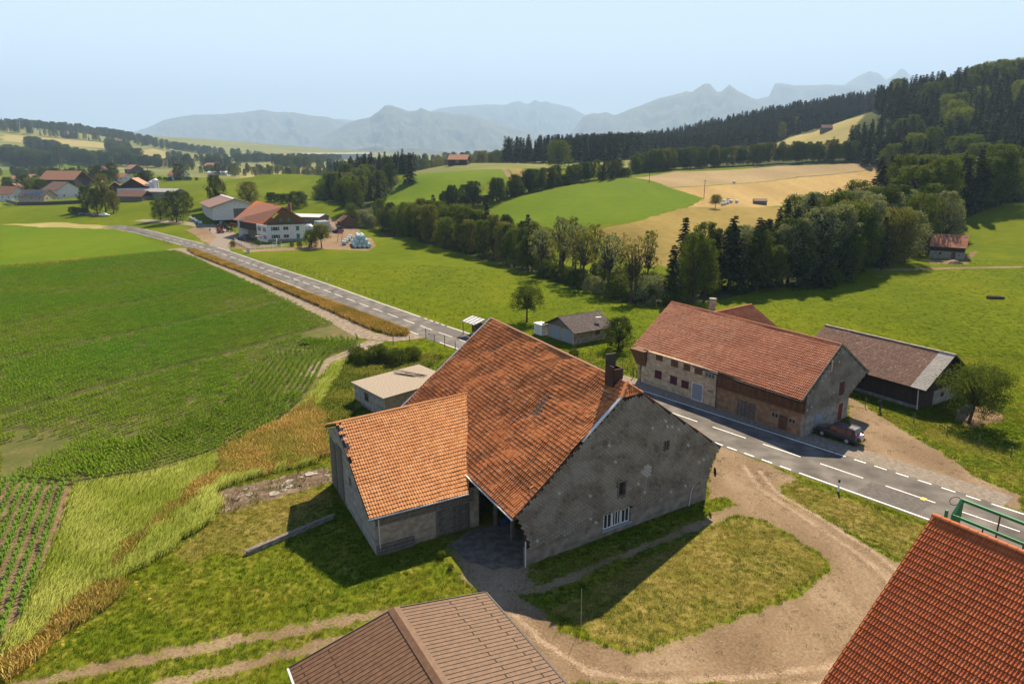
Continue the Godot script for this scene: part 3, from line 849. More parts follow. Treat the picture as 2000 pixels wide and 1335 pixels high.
func window(t, w: Dictionary, q: Array, frame_mat: Material, depth = 0.05, set_back = 0.0, mullions = 1):
	var f = MB.new()
	var bar = clampf((q[1] - q[0]) * 0.09, 0.05, 0.12)
	ring(f, w, q, bar, -set_back - 0.02, depth - set_back)
	for k in mullions:
		var s = lerpf(q[0], q[1], (k + 1.0) / (mullions + 1))
		bar_on(f, w, [s - bar * 0.4, s + bar * 0.4, q[2] + bar, q[3] - bar], -set_back - 0.02, depth * 0.7 - set_back)
	var o = part(t, "window", f, frame_mat)
	var p = MB.new()
	bar_on(p, w, [q[0] + bar, q[1] - bar, q[2] + bar, q[3] - bar], -set_back - 0.012, 0.012 - set_back)
	part(o, "pane", p, M.glass)
	return o

func shutter(t, w: Dictionary, q: Array, m: Material, called = "shutter"):   # closed boards in a thin frame
	var b = MB.new()
	var k = maxi(2, int((q[1] - q[0]) / 0.16))
	for i in k:
		var s0 = lerpf(q[0], q[1], float(i) / k); var s1 = lerpf(q[0], q[1], float(i + 1) / k)
		bar_on(b, w, [s0 + 0.008, s1 - 0.008, q[2], q[3]], -0.01, 0.045)
	for h in [0.18, 0.82]:
		var y = lerpf(q[2], q[3], h)
		bar_on(b, w, [q[0], q[1], y - 0.05, y + 0.05], 0.045, 0.07)
	return part(t, called, b, m)

func roof_points(c: Vector2, yaw: float, long: float, wide: float, eave: float, ridge: float, y0: float, over = 0.5) -> Array:   # E0 E1 R0 R1 F0 F1
	var d = Vector2(cos(yaw), sin(yaw)); var o = Vector2(-d.y, d.x)
	var l = long / 2 + over; var h = wide / 2 + over
	var ye = y0 + eave - (ridge - eave) * over / (wide / 2)
	var f = func(s, q, y): var p = c + d * s + o * q; return Vector3(p.x, y, p.y)
	return [f.call(-l, h, ye), f.call(l, h, ye), f.call(-l, 0.0, y0 + ridge), f.call(l, 0.0, y0 + ridge), f.call(-l, -h, ye), f.call(l, -h, ye)]

func xz(p: Vector3) -> Vector2: return Vector2(p.x, p.z)

func gabled(called: String, label: String, cat: String, P: Array, wm: Material, gm: Material, rm: Material, inset = 0.07, group = "", low = -0.3) -> Dictionary:
	# walls and a pitched roof from eave points E0 E1, ridge R0 R1 and far eave F0 F1 (outside seen from the E side, 0 on the left)
	var mid_ = (P[0] + P[1] + P[4] + P[5]) / 4.0
	var y0 = hgt(mid_.x, mid_.z)
	var t = thing(called, label, cat, Vector3(mid_.x, y0, mid_.z), group)
	var e0 = xz(P[0]); var e1 = xz(P[1]); var f0 = xz(P[4]); var f1 = xz(P[5])
	var d = (e1 - e0).normalized() * e0.distance_to(e1) * inset * 0.5
	var c = [e0.lerp(f0, inset) + d, e1.lerp(f1, inset) - d, f1.lerp(e1, inset) - d, f0.lerp(e0, inset) + d]
	var top = lerpf(P[0].y, P[2].y, inset * 2.0) - 0.12
	var out = {"node": t, "y0": y0, "front": frame_of(c[0], c[1]), "right": frame_of(c[1], c[2]), "back": frame_of(c[2], c[3]), "left": frame_of(c[3], c[0]), "top": top}
	for k in ["front", "back"]:
		var b = MB.new()
		wall(b, out[k], y0 + low, top, 0.25)
		part(t, "wall", b, wm)
	for k in ["right", "left"]:
		var w = out[k]
		w.a += w.d * 0.26; w.len -= 0.52
		var rise = P[2].y - top - 0.1
		var b = MB.new()
		var q = w.len
		wall(b, w, y0 + low, top, 0.25)
		part(t, "wall", b, wm)
		b = MB.new()
		wall(b, w, top, func(s): return top + rise * (1.0 - absf(s / q * 2.0 - 1.0)), 0.25, [], [q / 2])
		part(t, "gable", b, gm)
	var r = MB.new()
	r.slab(P[0], P[1], P[3], P[2], 0.16)
	r.slab(P[5], P[4], P[2], P[3], 0.16)
	out.roof = part(t, "roof", r, rm)
	return out

# roof tiles -------------------------------------------------------
var tile_mesh: ArrayMesh
var flat_tile: ArrayMesh
var slate_mesh: ArrayMesh
var ridge_mesh: ArrayMesh

func make_tile_meshes():
	var b = MB.new()
	var xs = [0.0, 0.10, 0.34, 0.52, 0.66, 0.84, 1.0]
	var zs = [0.016, 0.002, 0.0, 0.024, 0.042, 0.036, 0.016]
	for i in 6:
		var l0 = Vector3(xs[i], 0, zs[i] + 0.055); var l1 = Vector3(xs[i + 1], 0, zs[i + 1] + 0.055)
		var u0 = Vector3(xs[i], 1.15, zs[i]); var u1 = Vector3(xs[i + 1], 1.15, zs[i + 1])
		b.quad(l0, l1, u1, u0)
		b.quad(Vector3(xs[i], 0.03, zs[i] * 0.6 - 0.004), Vector3(xs[i + 1], 0.03, zs[i + 1] * 0.6 - 0.004), l1, l0)
	tile_mesh = b.mesh()
	b = MB.new()
	b.quad(Vector3(0.01, 0, 0.02), Vector3(0.99, 0, 0.024), Vector3(0.99, 1.2, 0.0), Vector3(0.01, 1.2, 0.0))
	b.quad(Vector3(0.01, 0, 0.0), Vector3(0.99, 0, 0.0), Vector3(0.99, 0, 0.024), Vector3(0.01, 0, 0.02))
	flat_tile = b.mesh()
	b = MB.new()
	b.obox(Vector3(0.015, 0.0, 0.0), Vector3(0.97, 0, 0.004), Vector3(0, 1.0, -0.012), Vector3(0, 0, 0.014))
	slate_mesh = b.mesh()
	b = MB.new()
	for i in 6:
		var a0 = PI * i / 6 - 0.15; var a1 = PI * (i + 1) / 6 - 0.15
		b.quad(Vector3(0, sin(a0) * 0.10, cos(a0) * 0.14), Vector3(0.4, sin(a0) * 0.115, cos(a0) * 0.155), Vector3(0.4, sin(a1) * 0.115, cos(a1) * 0.155), Vector3(0, sin(a1) * 0.10, cos(a1) * 0.14))
		b.tri(Vector3(0.4, sin(a0) * 0.115, cos(a0) * 0.155), Vector3(0.4, -0.02, 0), Vector3(0.4, sin(a1) * 0.115, cos(a1) * 0.155))
	ridge_mesh = b.mesh()

func palette(key: String, cs: Array, tex: Texture2D, scale: float, rough = 0.85):
	var all_ = tinted(key, rough, tex, scale)
	var each = []
	for i in cs.size():
		each.append(mat(key + "_%d" % i, lin(cs[i][0], cs[i][1], cs[i][2]), rough, tex, scale))
	for q in each + [all_]:
		q.metallic_specular = 0.2
	M[key] = {"all": all_, "each": each, "colors": cs}

func lay(t: Node3D, called: String, mesh: Mesh, spots: Array, tints: Array, pal: String, n_parts: int, rest: String):
	# the nearest pieces in view become parts, the rest one part of the same pieces
	var order = range(spots.size())
	var eye = Vector3(0, 27.9, 0)
	var key = PackedFloat32Array()
	for s in spots:
		var d = s.origin - eye
		var f = Vector3(0, -sin(deg_to_rad(15)), -cos(deg_to_rad(15)))
		var depth = d.dot(f)
		var up = d.dot(Vector3(0, cos(deg_to_rad(15)), -sin(deg_to_rad(15))))
		var inside = depth > 1 and absf(d.x / depth) < 0.745 and absf(up / depth) < 0.495
		key.append(d.length() + (0.0 if inside else 1000.0))
	order.sort_custom(func(x, y): return key[x] < key[y])
	var P = M[pal]
	var places = []; var colors = []
	for r in order.size():
		var i = order[r]
		var at: Transform3D = spots[i]
		at.origin -= t.position
		if r < n_parts:
			var o = MeshInstance3D.new()
			o.name = called
			o.mesh = mesh
			o.transform = at
			o.material_override = P.each[tints[i]]
			t.add_child(o, true)
		else:
			places.append(at)
			var c = P.colors[tints[i]]
			colors.append(Color(c[0], c[1], c[2]))
	if places.size() > 0:
		many(t, rest, mesh, places, colors, P.all)

func slate_lattice(w: Dictionary, s0: float, s1: float, h0: float, h1: float, keep: Callable, spots: Array, tints: Array, nz: FastNoiseLite, kick = null):
	# slates hung on the diagonal, joints staggered
	var u = Vector2(cos(0.72), -sin(0.72)); var v = Vector2(sin(0.72), cos(0.72))
	var z = Vector3(w.o.x, 0, w.o.y)
	var along_ = func(p: Vector2): return Vector3(w.d.x * p.x, p.y, w.d.y * p.x)
	var n = int((s1 - s0 + h1 - h0) / 0.2)
	for j in range(-n, n):
		for i in range(-n, n):
			var c = Vector2((s0 + s1) / 2, (h0 + h1) / 2) + u * ((i + (0.5 if j % 2 else 0.0)) * 0.33) + v * (j * 0.225)
			if c.x < s0 or c.x > s1 or c.y < h0 or c.y > h1 or not keep.call(c.x, c.y):
				continue
			var out = 0.04 + rng.randf_range(0, 0.012) + (kick.call(c.x, c.y) if kick != null else 0.0)
			var o = on(w, c.x, c.y, out) - along_.call(u) * 0.15 - along_.call(v) * 0.1
			spots.append(Transform3D(Basis(z, rng.randf_range(-0.035, 0.035)) * Basis(along_.call(u) * 0.318, along_.call(v) * 0.212, z), o))
			var q = nz.get_noise_2d(c.x, c.y * 1.4)
			var tint = clampi(int(2.0 + q * 5.0 + rng.randf_range(-0.9, 0.9)), 0, 4)
			if rng.randf() < 0.012:
				tint = 5
			elif q < -0.3 and rng.randf() < 0.4:
				tint = 6
			tints.append(tint)

func tile_patch(e0: Vector3, e1: Vector3, r0: Vector3, r1: Vector3, row: float, col: float, spots: Array, tints: Array, n_tints: int, wave = 0.0, keep = null, mess = null, tint_of = null):
	var nz = FastNoiseLite.new()
	nz.seed = int(absf(e0.x * 13 + e0.z * 7)) + 1
	nz.frequency = 0.16
	var slope = ((e0 + e1) / 2).distance_to((r0 + r1) / 2)
	var rows = maxi(1, int(slope / row))
	for j in rows:
		var v = float(j) / rows
		var a = e0.lerp(r0, v); var b = e1.lerp(r1, v)
		var k = maxi(1, int(a.distance_to(b) / col))
		var x = (b - a) / k
		for i in k:
			var u = float(i) / k
			var p = a.lerp(b, u)
			var up = (r0.lerp(r1, u) - e0.lerp(e1, u)) / rows
			var n = x.cross(up).normalized()
			p += n * (nz.get_noise_2d(u * 22.0 + e0.x, v * 12.0) * wave + rng.randf_range(-0.004, 0.004))
			if keep != null and not keep.call(p + x * 0.5, u, v):
				continue
			var basis = Basis(x, up, n)
			if mess != null and mess.call(p):
				basis = Basis(n, rng.randf_range(-0.5, 0.5)) * basis
				p += n * rng.randf_range(0.0, 0.12)
			else:
				basis = Basis(n, rng.randf_range(-0.012, 0.012)) * basis
			spots.append(Transform3D(basis, p))
			tints.append(tint_of.call(u, v) if tint_of != null else clampi(int(rng.randf() * n_tints * 0.55 + (nz.get_noise_2d(u * 160.0, v * 14.0 + 200.0) * 0.5 + 0.5) * n_tints * 0.75 - n_tints * 0.2), 0, n_tints - 1))

func ridge_tiles(t: Node3D, p: Vector3, q: Vector3, m: Material, called = "ridge_tile"):
	var k = int(p.distance_to(q) / 0.38)
	var x = (q - p).normalized()
	var z = x.cross(Vector3.UP).normalized()
	for i in k:
		var o = MeshInstance3D.new()
		o.name = called
		o.mesh = ridge_mesh
		o.transform = Transform3D(Basis(x, z.cross(x), z), p.lerp(q, float(i) / k) - t.position)
		o.material_override = m
		t.add_child(o, true)

func boards(b: MB, w: Dictionary, q: Array, wide: float, out = 0.02, gap = 0.012, upright = true):   # separate boards on a wall
	var n_ = maxi(1, int(((q[1] - q[0]) if upright else (q[3] - q[2])) / wide))
	for i in n_:
		var f0 = float(i) / n_; var f1 = float(i + 1) / n_
		var z = out + rng.randf_range(-0.008, 0.008)
		b.col = Color.WHITE * rng.randf_range(0.7, 1.0)
		if upright:
			bar_on(b, w, [lerpf(q[0], q[1], f0), lerpf(q[0], q[1], f1) - gap, q[2] + rng.randf_range(-0.02, 0.02), q[3]], -0.01, z)
		else:
			bar_on(b, w, [q[0], q[1], lerpf(q[2], q[3], f0), lerpf(q[2], q[3], f1) - gap], -0.01, z)
	b.col = Color.WHITE

func building_materials():
	var fine: Texture2D = M.fine
	var rough_n: Texture2D = M.rough_n
	var streak: Texture2D = M.streak
	mat("plaster_beige", lin(0.42, 0.34, 0.24), 0.95, streak, 0.25)
	mat("plaster_grey", lin(0.36, 0.32, 0.27), 0.95, streak, 0.22)
	mat("plaster_dirty", lin(0.27, 0.23, 0.19), 0.95, streak, 0.2)
	mat("plaster_white", lin(0.72, 0.68, 0.62), 0.9, fine, 0.2)
	mat("plaster_brown", lin(0.33, 0.21, 0.12), 0.95, streak, 0.22)
	mat("plaster_cream", lin(0.58, 0.46, 0.30), 0.95, streak, 0.22)
	mat("stone_base", lin(0.30, 0.28, 0.25), 0.95, streak, 0.3)
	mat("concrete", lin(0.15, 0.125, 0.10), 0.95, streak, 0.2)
	mat("roof_concrete", lin(0.37, 0.31, 0.24), 0.95, rough_n, 0.2)
	mat("dark_wood", lin(0.06, 0.042, 0.032), 0.9, streak, 0.5).vertex_color_use_as_albedo = true
	mat("grey_wood", lin(0.20, 0.17, 0.14), 0.9, streak, 0.5).vertex_color_use_as_albedo = true
	mat("brown_wood", lin(0.17, 0.085, 0.045), 0.9, streak, 0.5).vertex_color_use_as_albedo = true
	mat("red_wood", lin(0.20, 0.035, 0.03), 0.8, fine, 0.5)
	mat("maroon", lin(0.10, 0.022, 0.03), 0.8, fine, 0.5)
	mat("white_wood", lin(0.75, 0.74, 0.72), 0.7, fine, 0.5)
	mat("blue_grey_wood", lin(0.28, 0.32, 0.36), 0.8, fine, 0.5)
	mat("green_paint", lin(0.02, 0.16, 0.10), 0.6)
	mat("frame_green", lin(0.015, 0.15, 0.06), 0.45)
	mat("dark_metal", lin(0.05, 0.04, 0.038), 0.6, fine, 0.4)
	mat("rusty_metal", lin(0.075, 0.035, 0.026), 0.75, rough_n, 0.6)
	mat("zinc", lin(0.50, 0.52, 0.54), 0.4).metallic = 0.6
	mat("pipe_grey", lin(0.45, 0.44, 0.42), 0.6)
	var gl = mat("glass", lin(0.03, 0.035, 0.04), 0.08)
	gl.metallic_specular = 0.6
	mat("roof_red", lin(0.30, 0.11, 0.06), 0.9, rough_n, 0.4)
	mat("roof_orange", lin(0.52, 0.24, 0.13), 0.9, rough_n, 0.4)
	mat("roof_brown", lin(0.22, 0.12, 0.085), 0.9, rough_n, 0.4)
	mat("roof_slate", lin(0.13, 0.11, 0.11), 0.9, rough_n, 0.5)
	mat("roof_grey", lin(0.42, 0.40, 0.38), 0.8, rough_n, 0.4)
	mat("roof_light", lin(0.62, 0.62, 0.62), 0.5, fine, 0.3)
	mat("roof_eternit", lin(0.23, 0.13, 0.11), 0.85, fine, 0.3)
	mat("metal_brown", lin(0.125, 0.066, 0.036), 0.6, fine, 0.25)
	M.metal_brown.metallic_specular = 0.3
	mat("metal_groove", lin(0.02, 0.014, 0.011), 0.8)
	palette("tile_main", [[.60, .20, .065], [.57, .185, .06], [.62, .22, .075], [.52, .165, .055], [.64, .25, .10], [.44, .14, .05], [.50, .25, .15]], M.rough_n, 0.7)
	palette("tile_annex", [[.58, .265, .105], [.56, .25, .10], [.60, .285, .12], [.52, .225, .09], [.62, .32, .155], [.46, .19, .08]], M.rough_n, 0.7)
	palette("tile_house", [[.54, .21, .11], [.52, .197, .104], [.56, .225, .12], [.48, .18, .095], [.58, .27, .155], [.53, .205, .115]], M.rough_n, 0.7)
	palette("tile_near", [[.58, .155, .055], [.56, .143, .05], [.60, .17, .063], [.51, .128, .045], [.62, .19, .075]], M.rough_n, 0.9)
	palette("tile_brown", [[.24, .145, .105], [.21, .125, .09], [.27, .165, .125], [.18, .11, .085], [.34, .25, .2], [.46, .43, .38], [.52, .49, .44]], M.rough_n, 0.7)
	palette("slate", [[.25, .21, .16], [.28, .24, .19], [.31, .27, .215], [.335, .295, .24], [.36, .32, .265], [.52, .49, .44], [.20, .165, .125]], M.rough_n, 0.8)
	palette("tile_slate", [[.13, .105, .10], [.11, .09, .088], [.15, .12, .115], [.18, .15, .14]], M.rough_n, 0.8)

# ---------------------------------------------------------------- the old farmhouse
func make_farmhouse():
	var E0 = Vector3(-11.2, 3.85, -63.8); var E1 = Vector3(0.11, 4.05, -42.1)
	var A = Vector3(-2.21, 11.8, -69.7); var B = Vector3(8.55, 11.8, -48.36)
	var R1 = Vector3(8.88, 11.8, -47.69)
	var HL = Vector3(7.97, 11.0, -47.11); var HR = Vector3(9.75, 11.03, -48.24)
	var F1 = Vector3(17.54, 4.52, -53.2); var F0 = Vector3(6.8, 4.5, -74.5)
	var t = thing("old_farmhouse", "big old farmhouse with sagging orange tile roof and grey slate gable beside the road", "farmhouse", Vector3(4, 0, -58))
	# gable wall, slates above plaster
	var gw = frame_of(Vector2(1.02, -42.68), Vector2(16.43, -52.49))
	var top = func(s): return minf(minf(4.05 + (s + 1.08) * 0.746, 4.52 + (19.58 - s) * 0.703), 10.95) - 0.12
	var foot = func(s): return 1.38 + 0.032 * s if s < 12.0 else 1.764 + (s - 12.0) * 0.03
	var door = [6.95, 9.75, 0.6, 1.87]
	var hatch = [8.3, 9.09, 3.01, 4.3]
	var little = [12.88, 13.44, 5.84, 6.56]
	var b = MB.new()
	wall(b, gw, -0.2, foot, 0.4, [[door[0], door[1], door[2], 9.0]], [12.0])
	part(t, "gable_wall", b, M.plaster_dirty)
	b = MB.new()
	wall(b, gw, foot, top, 0.4, [[door[0], door[1], 0.0, door[3]], hatch, little], [8.24, 10.35, 12.0])
	part(t, "gable_backing", b, M.dark_wood)
	# slates in courses, the lowest kicked out
	var spots = []; var tints = []
	var nz = FastNoiseLite.new()
	nz.seed = 5
	nz.frequency = 0.35
	slate_lattice(gw, -1.0, 19.5, 1.2, 11.0, func(c, h):
		if h < foot.call(c) - 0.02 or h > top.call(clampf(c, -0.9, 19.4)) + 0.02:
			return false
		for q in [door, hatch, little]:
			if c > q[0] - 0.05 and c < q[1] + 0.05 and h > q[2] - 0.06 and h < q[3] + 0.06:
				return false
		return not ((c < 0.1 or c > 18.2) and h < 1.9 + 2.2 * clampf((0.1 - c) if c < 0.1 else (c - 18.2), 0.0, 1.2)), spots, tints, nz,
		func(c, h): return 0.07 * maxf(0.0, 1.0 - (h - foot.call(c)) / 0.7))
	for i in spots.size():
		var q = spots[i].origin - on(gw, 11.0, 4.55)
		if Vector2(Vector2(q.x, q.z).length(), q.y).length() < 0.5:
			tints[i] = 5
	lay(t, "slate", slate_mesh, spots, tints, "slate", 300, "slate_cladding")
	# glazed door, hatch, small window
	for k in 3:
		var s0 = lerpf(door[0] + 0.1, door[1] - 0.05, k / 3.0); var s1 = lerpf(door[0] + 0.1, door[1] - 0.05, (k + 1) / 3.0) - 0.06
		window(t, gw, [s0, s1, door[2] + 0.03, door[3]], M.white_wood, 0.05, 0.1, 1 if k != 1 else 2)
	b = MB.new()
	bar_on(b, gw, [door[0] - 0.1, door[1] + 0.1, door[2] - 0.12, door[2]], -0.3, 0.14)
	part(t, "sill", b, M.blue_grey_wood)
	b = MB.new()
	ring(b, gw, [hatch[0] - 0.06, hatch[1] + 0.06, hatch[2] - 0.06, hatch[3] + 0.06], 0.13, -0.25, 0.09)
	var hf = part(t, "hatch_frame", b, M.grey_wood)
	b = MB.new()
	bar_on(b, gw, [hatch[0] + 0.07, hatch[1] - 0.07, hatch[2] + 0.07, hatch[3] - 0.07], -0.34, -0.3)
	part(hf, "hatch_door", b, M.dark_wood)
	window(t, gw, [little[0] - 0.05, little[1] + 0.05, little[2] - 0.05, little[3] + 0.05], M.grey_wood, 0.12, 0.03, 1)
	# gutter pipe and drain on the plaster
	b = MB.new()
	b.cyl(on(gw, 16.2, 0.0, 0.08), on(gw, 16.3, 1.2, 0.08), 0.04, 0.04, 6)
	b.cyl(on(gw, 16.3, 1.2, 0.08), on(gw, 16.55, 1.9, 0.1), 0.04, 0.04, 6)
	part(t, "drain_pipe", b, M.pipe_grey)
	b = MB.new()
	b.cyl(on(gw, -0.12, 0.0, 0.06), on(gw, -0.12, 2.0, 0.06), 0.05, 0.05, 6)
	part(t, "drain_pipe", b, M.pipe_grey)
	# other outer walls
	var nw = frame_of(Vector2(-1.9, -68.6), Vector2(-9.6, -63.0))
	b = MB.new()
	wall(b, frame_of(Vector2(6.3, -73.6), Vector2(-10.3, -62.9)), 0.0, func(s): return minf(4.4 + s * 0.72, 4.4 + (19.75 - s) * 0.72) - 0.25, 0.35, [], [9.87])
	wall(b, frame_of(Vector2(16.2, -52.6), Vector2(6.4, -73.4)), 0.0, 4.6, 0.35)
	part(t, "wall", b, M.plaster_dirty)
	# recessed stable front under the eave
	var sf = frame_of(Vector2(-6.9, -62.4), Vector2(3.6, -44.6))
	var bays = [[9.4, 12.2, 0.1, 2.5], [13.6, 14.7, 0.1, 2.2], [16.4, 18.8, 0.1, 2.5]]
	b = MB.new()
	wall(b, sf, 0.0, 5.6, 0.3, bays)
	part(t, "stable_wall", b, M.plaster_dirty)
	for q in bays:
		b = MB.new()
		boards(b, sf, q, 0.18, -0.1)
		part(t, "stable_door", b, M.grey_wood)
	for s in [12.2, 15.0, 17.6]:
		b = MB.new()
		var p = on(sf, s, 0.0, 2.35)
		b.box(p + Vector3(0, 1.95, 0), Vector3(0.22, 3.9, 0.22), 0.55)
		part(t, "post", b, M.grey_wood)
	b = MB.new()
	b.beam(on(sf, 8.0, 3.95, 2.35), on(sf, 19.8, 4.05, 2.35), 0.2, 0.25)
	part(t, "beam", b, M.dark_wood)
	# roof
	b = MB.new()
	var sink = Vector3(0, -0.12, 0)
	b.slab(E0 + sink, E1 + sink, HL + sink, A + sink, 0.14)
	b.slab(HL + sink, B + sink, A + sink, A + sink + Vector3(0.01, 0, 0.02), 0.14)
	b.slab(F1 + sink, F0 + sink, A + sink, B + sink, 0.14)
	b.slab(F1 + sink, B + sink, HR + sink, HR + sink + Vector3(0.01, 0, 0.01), 0.14)
	b.slab(HL + sink, HR + sink, B + sink, B + sink + Vector3(0.01, 0, 0), 0.1)
	part(t, "roof_deck", b, M.dark_wood)
	spots = []; tints = []
	var hip_n = Vector2(-(B.z - HL.z), B.x - HL.x).normalized()
	if hip_n.dot(xz(E1) - xz(HL)) < 0:
		hip_n = -hip_n
	tile_patch(E0, E1, A, R1, 0.33, 0.235, spots, tints, 7, 0.26,
		func(p, _u, _v): return p.y < 10.98 or (xz(p) - xz(HL)).dot(hip_n) > -0.05,
		func(p): return p.distance_to(Vector3(1.75, 4.9, -44.26)) < 0.75)
	lay(t, "roof_tile", tile_mesh, spots, tints, "tile_main", 300, "roof_tiling")
	spots = []; tints = []
	tile_patch(HL, HR, B, B + Vector3(0.02, 0, -0.01), 0.33, 0.222, spots, tints, 7)
	tile_patch(F1, F0, B, A, 0.345, 0.222, spots, tints, 7, 0.1, func(p, u, _v): return p.y < 11.0 or u > 0.045)
	lay(t, "roof_tile", tile_mesh, spots, tints, "tile_main", 0, "roof_tiling")
	ridge_tiles(t, A, B, M.tile_main.each[6])
	ridge_tiles(t, HL + Vector3(0, 0.03, 0), B, M.tile_main.each[4])
	ridge_tiles(t, HR + Vector3(0, 0.03, 0), B, M.tile_main.each[4])
	b = MB.new()
	var up = Vector3(0, 0.07, 0)
	b.beam(E0 + up, A + up, 0.16, 0.09)
	part(t, "verge_flashing", b, M.zinc)
	b = MB.new()
	b.beam(E1.lerp(HL, 0.62) + up, HL + up, 0.2, 0.10)
	part(t, "verge_flashing", b, M.zinc)
	b = MB.new()
	b.beam(E1 - Vector3(0, 0.08, 0), E1.lerp(HL, 0.6) - Vector3(0, 0.04, 0), 0.06, 0.26)
	part(t, "verge_board", b, M.rusty_metal)
	b = MB.new()
	b.beam(F1 - Vector3(0, 0.08, 0), HR - Vector3(0, 0.08, 0), 0.06, 0.22)
	part(t, "verge_board", b, M.dark_wood)
	b = MB.new()
	var g0 = E0.lerp(E1, 0.5); var out_ = Vector3(-0.89, 0, 0.45) * 0.1
	b.beam(g0 + out_ - Vector3(0, 0.08, 0), E1 + out_ - Vector3(0, 0.08, 0), 0.12, 0.1)
	part(t, "gutter", b, M.pipe_grey)
	# chimney: open sheet-metal box with one tall side
	var c0 = Vector3(7.75, 11.55, -49.34)
	var yaw = -deg_to_rad(61)
	var bx = Basis(Vector3.UP, yaw)
	b = MB.new()
	for q in [[0.0, 0.42, 1.0, 0.06, 1.9], [0.0, -0.42, 1.0, 0.06, 1.5], [0.47, 0.0, 0.06, 0.9, 1.5]]:
		b.box(c0 + bx * Vector3(q[0], 0.4, q[1]), Vector3(q[2], q[4], q[3]), yaw)
	var ch = part(t, "chimney", b, M.rusty_metal)
	b = MB.new()
	b.box(c0 + bx * Vector3(-0.5, 0.85, 0.0), Vector3(0.06, 2.5, 0.92), yaw)
	part(ch, "chimney_flap", b, M.dark_metal)
	b = MB.new()
	b.box(c0 + bx * Vector3(0.0, -0.62, 0.62), Vector3(1.3, 0.08, 0.3), yaw)
	part(ch, "chimney_flashing", b, M.zinc)
	# satellite dish on the far corner
	b = MB.new()
	var dp = on(gw, 18.6, 2.6, 0.35)
	b.beam(on(gw, 18.2, 2.5, 0.0), dp, 0.04, 0.04)
	b.beam(dp, dp + Vector3(0.75, -0.35, 0.1), 0.03, 0.03)
	for i in 10:
		var a0 = TAU * i / 10; var a1 = TAU * (i + 1) / 10
		b.tri(dp, dp + Vector3(0.1, sin(a0) * 0.42, cos(a0) * 0.42), dp + Vector3(0.1, sin(a1) * 0.42, cos(a1) * 0.42))
	part(t, "satellite_dish", b, M.dark_metal)
	# wing with its own roof
	var AL = Vector3(-14.39, 7.1, -52.0); var AR = Vector3(-3.6, 7.13, -59.7)
	var EL = Vector3(-10.1, 3.3, -43.4); var ER = Vector3(-3.3, 3.3, -47.3)
	var FL = Vector3(-16.6, 5.2, -56.4); var FR = Vector3(-6.5, 5.2, -63.6)
	b = MB.new()
	b.slab(EL + sink, ER + sink, AR + sink, AL + sink, 0.14)
	b.slab(FR + sink, FL + sink, AL + sink, AR + sink, 0.14)
	part(t, "roof_deck", b, M.dark_wood)
	spots = []; tints = []
	tile_patch(EL, ER, AL, AR, 0.405, 0.212, spots, tints, 6, 0.07, func(_p, u, v): return not (u < 0.028 and v > 0.5 and rng.randf() < 0.7))
	tile_patch(FR, FL, AR, AL, 0.345, 0.222, spots, tints, 6, 0.03)
	lay(t, "wing_tile", tile_mesh, spots, tints, "tile_annex", 300, "wing_tiling")
	ridge_tiles(t, AL, AR, M.tile_annex.each[3])
	b = MB.new()
	b.beam(ER.lerp(AR, 0.38) + Vector3(0.0, 0.15, 0), AR + Vector3(0.1, 0.12, 0), 0.12, 0.08)
	part(t, "valley_flashing", b, M.pipe_grey)
	var lw = frame_of(Vector2(-16.0, -55.5), Vector2(-9.9, -44.0))
	var lt = func(s): return 5.15 + s * 0.41 if s < 4.2 else 6.87 - (s - 4.2) * 0.41
	b = MB.new()
	wall(b, lw, -0.2, lt, 0.3, [[6.2, 7.0, 2.6, 3.4]], [4.2])
	part(t, "wing_wall", b, M.plaster_grey)
	b = MB.new()
	for q in [[0.4, 2.2, 0.2, 4.6], [2.6, 4.4, 0.2, 4.9]]:
		boards(b, lw, q, 0.22, 0.06)
	part(t, "barn_door", b, M.grey_wood)
	b = MB.new()
	b.hexa(on(lw, 0, 5.1, 0.02), on(lw, 4.2, 6.8, 0.02), on(lw, 4.2, 6.8, -0.4), on(lw, 0, 5.1, -0.4), on(lw, 0, 5.22, 0.1), on(lw, 4.2, 6.95, 0.1), on(lw, 4.2, 6.95, -0.4), on(lw, 0, 5.22, -0.4))
	b.hexa(on(lw, 4.2, 6.2, 0.0), on(lw, 9.0, 4.4, 0.0), on(lw, 9.0, 4.4, 0.06), on(lw, 4.2, 6.2, 0.06), on(lw, 4.2, 6.85, 0.0), on(lw, 9.0, 4.9, 0.0), on(lw, 9.0, 4.9, 0.06), on(lw, 4.2, 6.85, 0.06))
	part(t, "verge_board", b, M.blue_grey_wood)
	var fw = frame_of(Vector2(-9.85, -44.05), Vector2(-2.6, -48.2))
	var fo = [[4.7, 7.6, 0.0, 2.3]]
	b = MB.new()
	wall(b, fw, -0.2, 3.3, 0.3, fo)
	part(t, "wing_wall", b, M.plaster_beige)
	b = MB.new()
	boards(b, fw, [4.7, 7.6, 0.0, 2.3], 0.2, -0.06)
	part(t, "barn_door", b, M.grey_wood)
	for k in 4:
		b = MB.new()
		bar_on(b, fw, [0.0, 7.9, 2.30 + k * 0.24, 2.52 + k * 0.24], 0.0, 0.05 + rng.randf() * 0.015)
		part(t, "plank", b, M.grey_wood)
	for k in 3:
		b = MB.new()
		b.col = Color.WHITE * rng.randf_range(0.8, 1.0)
		bar_on(b, fw, [0.0, 2.9, 0.04 + k * 0.26, 0.27 + k * 0.26], 0.0, 0.30 - k * 0.08)
		part(t, "plank", b, M.grey_wood)
	b = MB.new()
	b.beam(EL + Vector3(-0.05, -0.06, 0.05), ER + Vector3(0, -0.06, 0.05), 0.12, 0.1)
	b.cyl(on(fw, 0.25, 0.4, 0.1), on(fw, 0.2, 3.2, 0.16), 0.045, 0.045, 6)
	part(t, "gutter", b, M.pipe_grey)
	b = MB.new()
